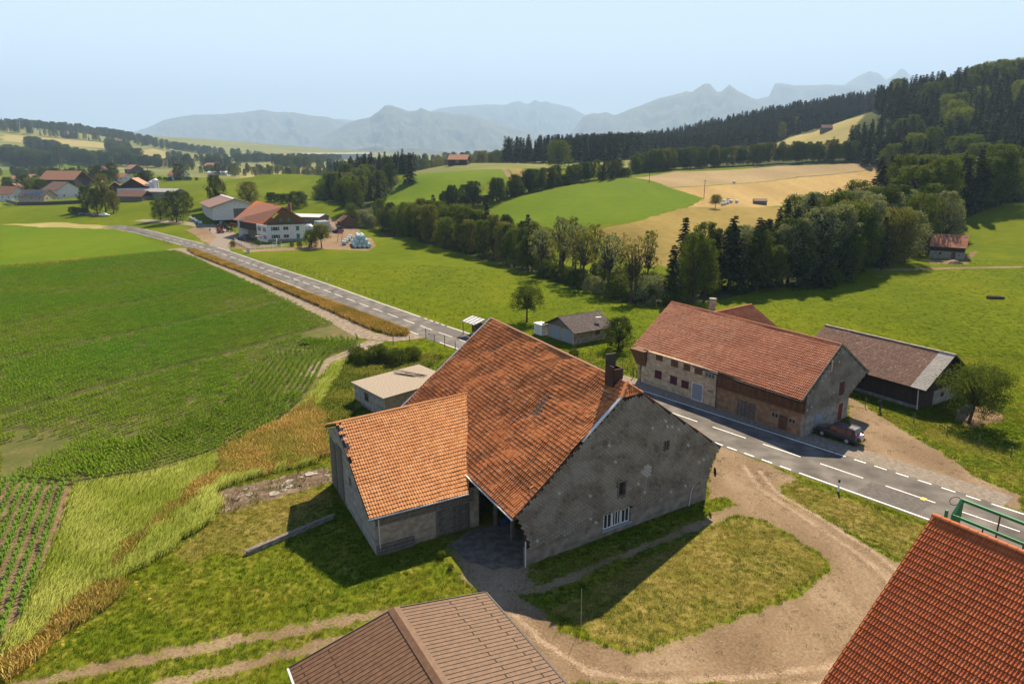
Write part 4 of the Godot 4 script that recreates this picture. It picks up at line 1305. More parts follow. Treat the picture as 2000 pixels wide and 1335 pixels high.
	b.cyl(Vector3(-4.6, 3.9, -50.6), Vector3(-3.3, 3.1, -47.5), 0.06, 0.06, 6)
	part(t, "drain_pipe", b, M.pipe_grey)
	# concrete apron before the stable
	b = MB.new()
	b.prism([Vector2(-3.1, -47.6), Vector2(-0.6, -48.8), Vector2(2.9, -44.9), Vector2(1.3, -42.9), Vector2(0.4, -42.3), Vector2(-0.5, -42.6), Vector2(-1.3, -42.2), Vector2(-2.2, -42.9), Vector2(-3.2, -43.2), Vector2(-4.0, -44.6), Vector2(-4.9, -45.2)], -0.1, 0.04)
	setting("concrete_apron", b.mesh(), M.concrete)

# ---------------------------------------------------------------- the house across the road
func make_roadside_house():
	var a = Vector2(16.75, -84.23); var b2 = Vector2(30.18, -65.98); var c = Vector2(37.37, -71.51)
	var fw = frame_of(a, b2); var sw = frame_of(b2, c)
	var t = thing("roadside_house", "long tiled house with cream plaster and wooden barn end across the road", "house", Vector3(27, 0, -78))
	var E0 = Vector3(16, 4.19, -86.79); var E1 = Vector3(29.53, 4.19, -65.46)
	var R0 = Vector3(21.92, 8.96, -92.03); var R1 = Vector3(34.91, 8.96, -69.62)
	var back = on(sw, 12.99, 4.58) - on(sw, 5.96, 8.96)
	var F0 = R0 + back; var F1 = R1 + back
	var wins = [[2.32, 3.39, 3.52, 4.27], [4.78, 5.85, 3.33, 4.18], [6.73, 7.69, 3.34, 4.13], [8.4, 9.51, 3.3, 3.97]]
	var lows = [[2.3, 3.37, 1.17, 2.21], [4.79, 5.87, 1.1, 2.14], [6.57, 7.65, 1.07, 2.01]]
	var glaz = [9.87, 11.28, 3.2, 3.89]
	var slit = [10.32, 11.22, 1.55, 1.8]
	var door = [8.26, 9.74, 0.3, 2.08]
	var barn = [14.58, 16.96, 0.07, 1.89]; var sdoor = [19.8, 20.84, 0.02, 1.67]
	barn[2] = 0.05; sdoor[2] = 0.05; door[2] = 0.1
	var w1 = [18.86, 19.75, 1.07, 1.67]; var w2 = [20.89, 21.75, 1.07, 1.6]
	var split = [11.35, 11.68, 1.56, 2.09][1]
	var top = 4.3
	var b = MB.new()
	var part1 = fw.duplicate(); part1.len = split
	wall(b, part1, -0.2, top, 0.35, wins + lows + [glaz, slit, door])
	part(t, "wall", b, M.plaster_cream)
	b = MB.new()
	var part2 = fw.duplicate(); part2.a = fw.a + fw.d * split; part2.len = fw.len - split
	var shifted = []
	for q in [barn, sdoor, w1, w2]:
		shifted.append([q[0] - split, q[1] - split, q[2], q[3]])
	wall(b, part2, -0.2, top, 0.35, shifted)
	part(t, "wall", b, M.plaster_brown)
	b = MB.new()
	boards(b, fw, [split + 0.1, fw.len + 0.05, 2.75, 4.4], 0.2, 0.16)
	part(t, "board_cladding", b, M.brown_wood)
	b = MB.new()
	b.beam(on(fw, split, 2.62, 0.12), on(fw, fw.len + 0.05, 2.62, 0.12), 0.2, 0.2)
	part(t, "beam", b, M.brown_wood)
	for q in wins:
		shutter(t, fw, q, M.brown_wood)
	for q in lows:
		shutter(t, fw, q, M.maroon)
	window(t, fw, glaz, M.blue_grey_wood, 0.04, 0.1, 2)
	window(t, fw, slit, M.blue_grey_wood, 0.04, 0.1, 1)
	window(t, fw, w1, M.plaster_beige, 0.04, 0.06, 1)
	window(t, fw, w2, M.plaster_beige, 0.04, 0.06, 1)
	b = MB.new()
	ring(b, fw, [door[0] - 0.12, door[1] + 0.12, door[2] - 0.1, door[3] + 0.12], 0.12, -0.02, 0.06)
	var dr = part(t, "door_frame", b, M.plaster_white)
	b = MB.new()
	boards(b, fw, door, 0.3, -0.15)
	part(dr, "door", b, M.blue_grey_wood)
	b = MB.new()
	boards(b, fw, [barn[0], (barn[0] + barn[1]) / 2 - 0.01, barn[2], barn[3]], 0.2, 0.0)
	part(t, "barn_door", b, M.grey_wood)
	b = MB.new()
	boards(b, fw, [(barn[0] + barn[1]) / 2 + 0.01, barn[1], barn[2], barn[3]], 0.2, 0.0)
	part(t, "barn_door", b, M.grey_wood)
	b = MB.new()
	boards(b, fw, sdoor, 0.2, -0.05)
	part(t, "stable_door", b, M.brown_wood)
	# gable towards the car: slates over plaster, flaring at the back
	var hatch = [6.51, 8.66, 2.33, 4.32]; var red = [6.94, 8.61, -0.2, 1.88]
	hatch = [6.6, 7.7, 3.0, 4.6]; red = [6.9, 7.9, 0.05, 2.1]
	var gtop = func(s): return minf(4.5 + s * 0.70, 8.75 - absf(s - 5.96) * 0.64)
	var gbot = func(s): return -0.2 if s <= 9.07 else 2.7 + (s - 9.07) * 0.53
	var wide = sw.duplicate(); wide.len = 12.3
	b = MB.new()
	wall(b, wide, gbot, gtop, 0.35, [hatch, red], [5.96, 9.06, 9.08])
	part(t, "gable_wall", b, M.plaster_grey)
	var spots = []; var tints = []
	var nz = FastNoiseLite.new()
	nz.seed = 9
	nz.frequency = 0.35
	slate_lattice(sw, 0.0, 12.3, 2.3, 8.8, func(c2, h):
		for q in [hatch, red]:
			if c2 > q[0] - 0.1 and c2 < q[1] + 0.1 and h > q[2] - 0.1 and h < q[3] + 0.1:
				return false
		return h + 0.02 < gtop.call(c2) and h > gbot.call(c2) + 0.1, spots, tints, nz)
	lay(t, "slate", slate_mesh, spots, tints, "slate", 300, "slate_cladding")
	b = MB.new()
	boards(b, sw, hatch, 0.2, -0.05)
	part(t, "hatch_door", b, M.maroon)
	b = MB.new()
	boards(b, sw, red, 0.2, -0.05)
	var rd = part(t, "door", b, M.red_wood)
	b = MB.new()
	ring(b, sw, [red[0] - 0.12, red[1] + 0.12, red[2] - 0.1, red[3] + 0.12], 0.12, -0.02, 0.05)
	part(rd, "door_frame", b, M.plaster_cream)
	b = MB.new()
	bar_on(b, sw, [4.1, 4.35, 6.3, 7.6], 0.03, 0.12)
	part(t, "post", b, M.plaster_cream)
	b = MB.new()
	bar_on(b, sw, [2.2, 3.6, 0.9, 1.9], -0.01, 0.06)
	part(t, "notice_board", b, M.blue_grey_wood)
	# far end and back
	b = MB.new()
	var d2 = a + sw.d * 9.07
	wall(b, frame_of(d2, a), -0.2, func(s): return minf(4.2 + s * 0.62, 7.6 - absf(s - 3.11) * 0.66), 0.35, [], [3.11])
	wall(b, frame_of(c, d2), -0.2, 5.4, 0.35)
	part(t, "wall", b, M.plaster_cream)
	b = MB.new()   # boarded cheek under the far verge
	var ck = on(fw, -0.5, 2.4, 0.15)
	b.hexa(on(fw, -0.9, 2.2, 0.0), on(fw, 0.7, 2.2, 0.0), on(fw, 0.7, 2.2, -0.8), on(fw, -0.9, 2.2, -0.8), on(fw, -1.6, 4.3, 0.75), on(fw, 0.9, 4.3, 0.75), on(fw, 0.9, 4.3, -0.8), on(fw, -1.6, 4.3, -0.8))
	part(t, "eave_cheek", b, M.brown_wood)
	b = MB.new()
	b.box(on(fw, -0.6, 1.1, -0.6), Vector3(0.35, 2.3, 0.9), -0.95)
	part(t, "wall_pier", b, M.plaster_beige)
	# roof
	var sink = Vector3(0, -0.24, 0)
	b = MB.new()
	b.slab(E0 + sink, E1 + sink, R1 + sink, R0 + sink, 0.16)
	b.slab(F1 + sink, F0 + sink, R0 + sink, R1 + sink, 0.16)
	part(t, "roof_deck", b, M.dark_wood)
	spots = []; tints = []
	tile_patch(E0, E1, R0, R1, 0.345, 0.23, spots, tints, 6, 0.06, null, null, func(u, _v): return clampi(int(rng.randf() * 6.0), 0, 5) if u > 0.5 or rng.randf() < 0.5 else 4)
	lay(t, "roof_tile", tile_mesh, spots, tints, "tile_house", 300, "roof_tiling")
	spots = []; tints = []
	tile_patch(F1, F0, R1, R0, 0.345, 0.23, spots, tints, 6)
	lay(t, "roof_tile", tile_mesh, spots, tints, "tile_house", 0, "roof_tiling")
	ridge_tiles(t, R0, R1, M.tile_house.each[3])
	b = MB.new()
	b.beam(E1, R1, 0.1, 0.22)
	b.beam(F1, R1, 0.1, 0.22)
	part(t, "verge_board", b, M.grey_wood)
	b = MB.new()
	b.beam(E0 + Vector3(-0.1, -0.12, 0.07), E1 + Vector3(-0.1, -0.12, 0.07), 0.12, 0.1)
	b.cyl(on(fw, split + 0.1, 0.0, 0.08), on(fw, split + 0.1, 4.2, 0.3), 0.05, 0.05, 6)
	part(t, "gutter", b, M.dark_metal)
	b = MB.new()
	var ch = Vector3(26.29, 8.7, -87.63)
	b.cyl(ch, ch + Vector3(0, 1.5, 0), 0.42, 0.40, 10)
	b.cyl(ch + Vector3(0, 1.5, 0), ch + Vector3(0, 1.62, 0), 0.5, 0.5, 10)
	part(t, "chimney", b, M.plaster_grey)
	# rear wing
	var W1 = Vector3(33.48, 8.3, -93.46); var Q1 = Vector3(37.63, 4.9, -93.51)
	var n2 = Vector3(sw.d.x, 0, sw.d.y)
	var W0 = W1 - n2 * 9.0; var Q0 = Q1 - n2 * 7.0
	var S1 = Vector3(2 * W1.x - Q1.x, Q1.y, 2 * W1.z - Q1.z); var S0 = S1 - n2 * 7.0
	b = MB.new()
	b.slab(Q0 + sink, Q1 + sink, W1 + sink, W0 + sink, 0.14)
	b.slab(S1 + sink, S0 + sink, W0 + sink, W1 + sink, 0.14)
	part(t, "roof_deck", b, M.dark_wood)
	spots = []; tints = []
	tile_patch(Q0, Q1, W0, W1, 0.345, 0.23, spots, tints, 6, 0.05)
	tile_patch(S1, S0, W1, W0, 0.345, 0.23, spots, tints, 6, 0.05)
	lay(t, "wing_tile", tile_mesh, spots, tints, "tile_house", 0, "wing_tiling")
	ridge_tiles(t, W0, W1, M.tile_house.each[3])
	b = MB.new()
	var q0 = xz(Q1).lerp(xz(S1), 0.06) - Vector2(n2.x, n2.z) * 0.5; var q1 = xz(S1).lerp(xz(Q1), 0.06) - Vector2(n2.x, n2.z) * 0.5
	var ew = frame_of(q0, q1)
	wall(b, ew, -0.2, func(s): return 5.0 + 3.1 * (1.0 - absf(s / ew.len * 2.0 - 1.0)), 0.3, [], [ew.len / 2])
	wall(b, frame_of(q0 - Vector2(n2.x, n2.z) * 6.5, q0), -0.2, 5.0, 0.3)
	wall(b, frame_of(q1, q1 - Vector2(n2.x, n2.z) * 6.5), -0.2, 5.0, 0.3)
	part(t, "wing_wall", b, M.plaster_grey)

# ---------------------------------------------------------------- buildings near the camera
func make_near_roofs():
	# red tiled roof at the lower right
	var R0 = Vector3(19.42, 12.0, -28.35)
	var d = Vector3(0.526, 0, 0.85); var p = Vector3(-0.85, 0, 0.526)
	var R1 = R0 + d * 13.0
	var E0 = R0 + p * 9.4 - Vector3(0, 7.75, 0); var E1 = E0 + d * 13.0
	var F0 = R0 - p * 9.4 - Vector3(0, 7.75, 0); var F1 = F0 + d * 13.0
	var t = thing("red_roofed_house", "steep red tiled roof of a house at the lower right edge", "house", Vector3(23, 0, -22))
	var sink = Vector3(0, -0.12, 0)
	var b = MB.new()
	b.slab(E0 + sink, E1 + sink, R1 + sink, R0 + sink, 0.16)
	b.slab(F1 + sink, F0 + sink, R0 + sink, R1 + sink, 0.16)
	part(t, "roof_deck", b, M.dark_wood)
	var spots = []; var tints = []
	tile_patch(E0, E1, R0, R1, 0.345, 0.127, spots, tints, 5, 0.01)
	lay(t, "roof_tile", tile_mesh, spots, tints, "tile_near", 300, "roof_tiling")
	spots = []; tints = []
	tile_patch(F1, F0, R1, R0, 0.345, 0.127, spots, tints, 5, 0.01)
	lay(t, "roof_tile", tile_mesh, spots, tints, "tile_near", 0, "roof_tiling")
	ridge_tiles(t, R0 + Vector3(0, 0.05, 0), R1 + Vector3(0, 0.05, 0), M.tile_near.each[4])
	var c = [xz(E0) + Vector2(0.5, 0.0) * 0.9 + xz(d) * 0.5, xz(E1), xz(F1), xz(F0) - Vector2(0.5, 0.0) * 0.9 + xz(d) * 0.5]
	b = MB.new()
	wall(b, frame_of(c[0], c[1]), -0.2, 4.6, 0.3)
	var g = frame_of(c[3], c[0])
	wall(b, g, -0.2, func(s): return 4.6 + 7.0 * (1.0 - absf(s / g.len * 2.0 - 1.0)), 0.3, [], [g.len / 2])
	wall(b, frame_of(c[2], c[3]), -0.2, 4.6, 0.3)
	wall(b, frame_of(c[1], c[2]), -0.2, func(s): return 4.6 + 7.0 * (1.0 - absf(s / g.len * 2.0 - 1.0)), 0.3, [], [g.len / 2])
	part(t, "wall", b, M.plaster_white)
	# brown sheet-metal roof at the bottom
	t = thing("metal_roofed_building", "low building with brown standing-seam metal roof at the bottom edge", "building", Vector3(-4, 0, -27))
	var X = Vector3(-6.21, 5.12, -30.98)
	var L = Vector3(-10.84, 4.0, -27.99); var R = Vector3(-1.55, 4.0, -33.97)
	var run = Vector3(0.5, 0, 0.866)
	var long = 11.0
	b = MB.new()
	var dn = Vector3(0, -0.03, 0)
	b.slab(L + dn, L + run * long + dn, X + run * long + dn, X + dn, 0.1)
	b.slab(R + run * long + dn, R + dn, X + dn, X + run * long + dn, 0.1)
	part(t, "roof_deck", b, M.metal_groove)
	var pitch = 0.285
	var k = 0
	while k * pitch < long - 0.3:
		var o = run * (k * pitch)
		for side in [0, 1]:
			var foot_ = (L if side == 0 else R) + o; var head = X + o
			var joints = [0.0, 1.0]
			if side == 1 and k % 2 == 1:
				joints = [0.0, 0.12 + 0.012 * (k % 3), 0.42 + 0.012 * (k % 3), 1.0]
			elif side == 0 and k % 2 == 1:
				joints = [0.0, 0.09, 0.34, 1.0]
			for j in joints.size() - 1:
				var p0 = foot_.lerp(head, joints[j] + (0.006 if j > 0 else 0.0)); var p1 = foot_.lerp(head, joints[j + 1] - (0.006 if j < joints.size() - 2 else 0.03))
				b = MB.new()
				var wide = run * (pitch - 0.045)
				if side == 0:
					b.slab(p0, p0 + wide, p1 + wide, p1, 0.025)
				else:
					b.slab(p0 + wide, p0, p1, p1 + wide, 0.025)
				part(t, "roof_panel", b, M.metal_brown)
		k += 1
	b = MB.new()
	var cap = Vector3(0, 0.05, 0)
	b.slab(X.lerp(L, 0.06) + cap - run * 0.05, X.lerp(L, 0.06) + cap + run * long, X + cap * 1.6 + run * long, X + cap * 1.6 - run * 0.05, 0.02)
	b.slab(X.lerp(R, 0.06) + cap + run * long, X.lerp(R, 0.06) + cap - run * 0.05, X + cap * 1.6 - run * 0.05, X + cap * 1.6 + run * long, 0.02)
	part(t, "ridge_cap", b, M.metal_brown)
	b = MB.new()
	b.beam(L - Vector3(0, 0.06, 0), X - Vector3(0, 0.06, 0), 0.05, 0.2)
	b.beam(R - Vector3(0, 0.06, 0), X - Vector3(0, 0.06, 0), 0.05, 0.2)
	part(t, "verge_board", b, M.dark_metal)
	b = MB.new()
	b.beam(R + Vector3(0.07, -0.04, -0.04), R + run * long + Vector3(0.07, -0.04, -0.04), 0.1, 0.08)
	part(t, "gutter", b, M.dark_metal)
	b = MB.new()
	b.beam(L + Vector3(-0.07, -0.04, 0.04), L + run * long + Vector3(-0.07, -0.04, 0.04), 0.1, 0.08)
	part(t, "gutter", b, M.zinc)
	b = MB.new()
	var cc = [xz(L).lerp(xz(R), 0.05) + xz(run) * 0.4, xz(L).lerp(xz(R), 0.05) + xz(run) * long, xz(R).lerp(xz(L), 0.05) + xz(run) * long, xz(R).lerp(xz(L), 0.05) + xz(run) * 0.4]
	for i in 4:
		wall(b, frame_of(cc[i], cc[(i + 1) % 4]), -0.2, 3.95, 0.25)
	part(t, "wall", b, M.plaster_beige)
	# green steel frame behind the red roof
	t = thing("green_steel_frame", "green painted steel frame with rails standing behind the red tiled roof", "steel frame", Vector3(24, 0, -35))
	var g0 = Vector3(23.87, 9.6, -33.85); var g1 = Vector3(23.99, 10.4, -32.93)
	var far_ = Vector3(0.526, 0, 0.85) * 9.0
	for q in [[Vector3(23.68, 10.6, -32.49), far_, 0.14], [Vector3(23.09, 9.9, -32.14), far_, 0.14]]:
		b = MB.new()
		b.beam(q[0], q[0] + q[1], q[2], q[2])
		part(t, "rail", b, M.frame_green)
	b = MB.new()
	b.beam(Vector3(23.09, 9.9, -32.14), Vector3(23.68, 10.6, -32.49), 0.14, 0.14)
	part(t, "cross_rail", b, M.frame_green)
	for q in [Vector3(23.09, 9.9, -32.14), Vector3(23.68, 10.6, -32.49), Vector3(23.38, 10.25, -32.32), Vector3(23.36, 9.7, -33.05)]:
		b = MB.new()
		b.beam(q, Vector3(q.x, 0.0, q.z), 0.12, 0.12)
		part(t, "post", b, M.frame_green)
	for i in 4:
		b = MB.new()
		var q = Vector3(23.09, 9.9, -32.14) + far_ * (0.16 + i * 0.2)
		b.beam(q, q - Vector3(0, 1.3, 0), 0.05, 0.05)
		part(t, "baluster", b, M.dark_metal)
		b = MB.new()
		q = Vector3(23.68, 10.6, -32.49) + far_ * (0.2 + i * 0.2)
		b.beam(q, q - Vector3(0, 1.4, 0), 0.05, 0.05)
		part(t, "baluster", b, M.dark_metal)
	b = MB.new()
	for i in 8:
		var a0 = TAU * i / 8; var a1 = TAU * (i + 1) / 8
		var q = Vector3(23.36, 10.5, -32.57)
		b.cyl(q + Vector3(cos(a0) * 0.3, sin(a0) * 0.25, 0), q + Vector3(cos(a1) * 0.3, sin(a1) * 0.25, 0), 0.02, 0.02, 4, false)
	part(t, "hose", b, M.dark_metal)

# ---------------------------------------------------------------- sheds and barns round the hamlet
func make_sheds():
	# flat-roofed concrete shed behind the farmhouse
	var p0 = Vector2(-18.96, -76.28); var p1 = Vector2(-14.09, -70.51); var p3 = Vector2(-11.9, -83.43)
	var p2 = p1 + (p3 - p0)
	var t = thing("flat_roofed_shed", "small concrete shed with flat roof and old planks on top", "shed", Vector3(-14, 0, -77))
	var b = MB.new()
	b.prism([p0, p1, p2, p3], 2.45, 2.6)
	part(t, "roof", b, M.roof_concrete)
	var c = (p0 + p2) / 2
	var w = []
	for q in [p0, p1, p2, p3]:
		w.append(q.lerp(c, 0.06))
	var w0 = frame_of(w[0], w[1]); var w1 = frame_of(w[1], w[2])
	var op = [2.4, 3.4, 1.0, 2.0]
	b = MB.new()
	wall(b, w0, -0.2, 2.45, 0.25, [op])
	part(t, "wall", b, M.plaster_grey)
	window(t, w0, op, M.dark_metal, 0.04, 0.06, 1)
	b = MB.new()
	wall(b, w1, -0.2, 2.45, 0.25, [[3.9, 4.9, 0.05, 2.1]])
	wall(b, frame_of(w[2], w[3]), -0.2, 2.45, 0.25)
	wall(b, frame_of(w[3], w[0]), -0.2, 2.45, 0.25)
	part(t, "wall", b, M.plaster_beige)
	b = MB.new()
	boards(b, w1, [3.9, 4.9, 0.05, 2.1], 0.2, -0.1)
	part(t, "door", b, M.dark_wood)
	for i in 14:
		var o = MB.new()
		var q = Vector3(-12.47, 2.62, -79.29) + Vector3(rng.randf_range(-0.6, 0.6), 0.02 + i * 0.012, rng.randf_range(-0.5, 0.5))
		var r = Vector3(cos(0.55 + rng.randf_range(-.18, .18)), 0.0, sin(0.55 + rng.randf_range(-.2, .2))) * rng.randf_range(1.0, 2.0)
		o.beam(q - r, q + r, rng.randf_range(0.06, 0.2), 0.03)
		var pl = part(self, "loose_plank", o, M.grey_wood if i % 3 else M.plaster_beige)
		tag(pl, "old plank in the heap lying on the flat shed roof", "plank", "planks on the shed roof")
	# double garage
	var yaw = deg_to_rad(-33.0)
	var a = Vector2(5.85, -107.84); var bb = Vector2(9.61, -102.58)
	var back = Vector2(cos(yaw), sin(yaw)) * 7.2
	var ga = frame_of(a, bb)
	t = thing("double_garage", "double garage with dark slate roof and two wooden doors behind the farmhouse", "garage", Vector3(10, 0, -106))
	var gtop = func(s): return 2.15 + 1.6 * (1.0 - absf(s / ga.len * 2.0 - 1.0))
	var d1 = [0.5, 2.9, 0.02, 1.95]; var d2 = [3.5, 5.9, 0.02, 1.95]
	b = MB.new()
	wall(b, ga, -0.2, 2.15, 0.25, [d1, d2])
	part(t, "wall", b, M.plaster_beige)
	b = MB.new()
	wall(b, ga, 2.15, gtop, 0.25, [], [ga.len / 2])
	part(t, "gable", b, M.grey_wood)
	for q in [d1, d2]:
		b = MB.new()
		boards(b, ga, q, 0.25, -0.08)
		part(t, "garage_door", b, M.blue_grey_wood)
	var gs = frame_of(bb, bb + back)
	var gwin = [4.3, 5.3, 0.95, 1.75]
	b = MB.new()
	wall(b, gs, -0.2, 2.15, 0.25, [gwin])
	wall(b, frame_of(a + back, a), -0.2, 2.15, 0.25)
	wall(b, frame_of(bb + back, a + back), -0.2, gtop, 0.25, [], [ga.len / 2])
	part(t, "wall", b, M.plaster_beige)
	window(t, gs, gwin, M.dark_metal, 0.04, 0.08, 1)
	var f = Vector3(-cos(yaw), 0, -sin(yaw)) * 0.6
	var m0 = on(ga, ga.len / 2, 3.9); var bk = Vector3(back.x, 0, back.y) - f
	var e_l = on(ga, -0.8, 1.95); var e_r = on(ga, ga.len + 0.8, 1.95)
	b = MB.new()
	b.slab(e_r + f, e_r + bk, m0 + bk, m0 + f, 0.12)
	b.slab(e_l + bk, e_l + f, m0 + f, m0 + bk, 0.12)
	part(t, "roof_deck", b, M.roof_slate)
	var spots = []; var tints = []
	var lift = Vector3(0, 0.02, 0)
	tile_patch(e_r + f + lift, e_r + bk + lift, m0 + f + lift, m0 + bk + lift, 0.28, 0.24, spots, tints, 4)
	tile_patch(e_l + bk + lift, e_l + f + lift, m0 + bk + lift, m0 + f + lift, 0.28, 0.24, spots, tints, 4)
	lay(t, "roof_tile", flat_tile, spots, tints, "tile_slate", 0, "roof_tiling")
	b = MB.new()
	b.box(Vector3(13.83, 3.5, -106.4), Vector3(0.9, 0.05, 0.4), 0.3)
	part(t, "roof_patch", b, M.roof_light)
	b = MB.new()
	b.cyl(on(ga, ga.len + 0.1, 0, 0.1), on(ga, ga.len + 0.1, 2.0, 0.3), 0.05, 0.05, 6)
	part(t, "drain_pipe", b, M.pipe_grey)
	# white cabinet by the garage
	t = thing("white_cabinet", "small white metal cabinet standing beside the double garage", "cabinet", Vector3(4.9, 0, -109.19))
	var q0 = t.position
	b = MB.new()
	b.box(q0 + Vector3(0, 0.85, 0), Vector3(1.5, 1.7, 2.2), 0.6)
	part(t, "body", b, M.plaster_white)
	b = MB.new()
	b.box(q0 + Vector3(0, 1.76, 0), Vector3(1.7, 0.1, 2.5), 0.6)
	part(t, "lid", b, M.roof_light)
	b = MB.new()
	b.box(q0 + Basis(Vector3.UP, 0.6) * Vector3(-0.77, 0.85, 0.0), Vector3(0.03, 1.5, 0.04), 0.6)
	part(t, "door_seam", b, M.pipe_grey)
	# dark wooden barn by the orchard tree
	var cb = Vector2(46.72, -73.93)
	var gd = Vector2(cos(deg_to_rad(-31.5)), sin(deg_to_rad(-31.5))); var ed = Vector2(cos(deg_to_rad(60)), sin(deg_to_rad(60)))
	t = thing("dark_barn", "dark weathered timber barn with brown roof and pale strip at its end", "barn", Vector3(44, 0, -82))
	var long = 15.5
	var fwall = frame_of(cb - ed * long, cb); var side = frame_of(cb, cb + gd * 9.2)
	b = MB.new()
	wall(b, fwall, -0.2, 3.1, 0.2)
	wall(b, frame_of(cb + gd * 9.2, cb + gd * 9.2 - ed * long), -0.2, 3.1, 0.2)
	part(t, "wall", b, M.dark_wood)
	b = MB.new()
	boards(b, fwall, [0.0, long, 0.45, 3.2], 0.24, 0.06, 0.02)
	part(t, "board_cladding", b, M.dark_wood)
	b = MB.new()
	wall(b, fwall.merged({"a": fwall.a + fwall.o * 0.05}, true), -0.2, 0.45, 0.2)
	part(t, "plinth", b, M.stone_base)
	var st = func(s): return 3.1 + 2.9 * (1.0 - absf(s / 9.2 * 2.0 - 1.0))
	var bw1 = [4.6, 5.3, 0.7, 1.4]; var bw2 = [6.7, 7.4, 0.7, 1.4]
	b = MB.new()
	wall(b, side, -0.2, st, 0.2, [bw1, bw2], [4.6])
	wall(b, frame_of(cb + gd * 9.2 - ed * long, cb - ed * long), -0.2, st, 0.2, [], [4.6])
	part(t, "gable", b, M.dark_wood)
	b = MB.new()
	wall(b, side.merged({"a": side.a + side.o * 0.07 + side.d * 3.0, "len": 6.1}, true), -0.2, 1.75, 0.1, [[1.6, 2.3, 0.7, 1.4], [3.7, 4.4, 0.7, 1.4]])
	part(t, "plinth", b, M.plaster_grey)
	b = MB.new()
	boards(b, side, [0.0, 9.2, 1.8, 3.1], 0.24, 0.06, 0.02)
	part(t, "board_cladding", b, M.dark_wood)
	window(t, side, bw1, M.dark_metal, 0.03, 0.02, 1)
	window(t, side, bw2, M.dark_metal, 0.03, 0.02, 1)
	var s3 = func(p: Vector2, y): return Vector3(p.x, y, p.y)
	var be0 = s3.call(cb - ed * (long + 0.5) - gd * 0.8, 2.75); var be1 = s3.call(cb + ed * 1.0 - gd * 0.8, 2.75)
	var br0 = s3.call(cb - ed * (long + 0.5) + gd * 4.6, 6.15); var br1 = s3.call(cb + ed * 1.0 + gd * 4.6, 6.15)
	var bf0 = s3.call(cb - ed * (long + 0.5) + gd * 10.0, 2.75); var bf1 = s3.call(cb + ed * 1.0 + gd * 10.0, 2.75)
	b = MB.new()
	var sink = Vector3(0, -0.06, 0)
	b.slab(be0 + sink, be1 + sink, br1 + sink, br0 + sink, 0.12)
	b.slab(bf1 + sink, bf0 + sink, br0 + sink, br1 + sink, 0.12)
	part(t, "roof_deck", b, M.dark_wood)
	spots = []; tints = []
	tile_patch(be0, be1, br0, br1, 0.24, 0.2, spots, tints, 5, 0.03, null, null, func(u, v): return (5 + rng.randi() % 2) if u > 0.89 + 0.004 * sin(v * 40.0) else (4 if rng.randf() < 0.02 else rng.randi() % 4))
	tile_patch(bf1, bf0, br1, br0, 0.24, 0.2, spots, tints, 4, 0.03)
	lay(t, "roof_tile", flat_tile, spots, tints, "tile_brown", 0, "roof_tiling")
	b = MB.new()
	b.beam(br0, br1, 0.3, 0.1)
	part(t, "ridge_cap", b, M.plaster_grey)
	b = MB.new()
	b.cyl(s3.call(cb - gd * 0.1, 0.0), s3.call(cb - gd * 0.5, 2.8), 0.06, 0.06, 6)
	part(t, "drain_pipe", b, M.pipe_grey)
	# field hut by the wood
	var ha = Vector2(118.33, -192.64); var hb = Vector2(124.39, -188.52)
	var hd = (hb - ha).normalized(); var hn = Vector2(hd.y, -hd.x)
	var y0 = hgt(ha.x, ha.y)
	var pts6 = []
	for q in [[-0.6, -0.6, 3.3], [8.3, -0.6, 3.3], [-0.6, 4.2, 6.4], [8.3, 4.2, 6.4], [-0.6, 9.0, 3.3], [8.3, 9.0, 3.3]]:
		var m = ha + hd * q[0] + hn * q[1]
		pts6.append(Vector3(m.x, y0 + q[2], m.y))
	var hut = gabled("field_hut", "lone stone field hut with brown tile roof at the edge of the wood", "hut", pts6, M.plaster_grey, M.grey_wood, M.roof_brown)
	b = MB.new()
	boards(b, hut.front, [0.0, hut.front.len, y0 + 2.1, hut.top], 0.25, 0.05)
	part(hut.node, "board_cladding", b, M.dark_wood)
	shutter(hut.node, hut.front, [5.2, 6.2, y0 + 0.1, y0 + 2.0], M.brown_wood, "door")
	window(hut.node, hut.front, [6.7, 7.3, y0 + 0.9, y0 + 1.5], M.plaster_white)
	window(hut.node, hut.front, [2.2, 2.8, y0 + 1.2, y0 + 1.7], M.dark_metal)
	spots = []; tints = []
	tile_patch(pts6[0], pts6[1], pts6[2], pts6[3], 0.3, 0.3, spots, tints, 4, 0.05)
	lay(hut.node, "roof_tile", flat_tile, spots, tints, "tile_house", 0, "roof_tiling")

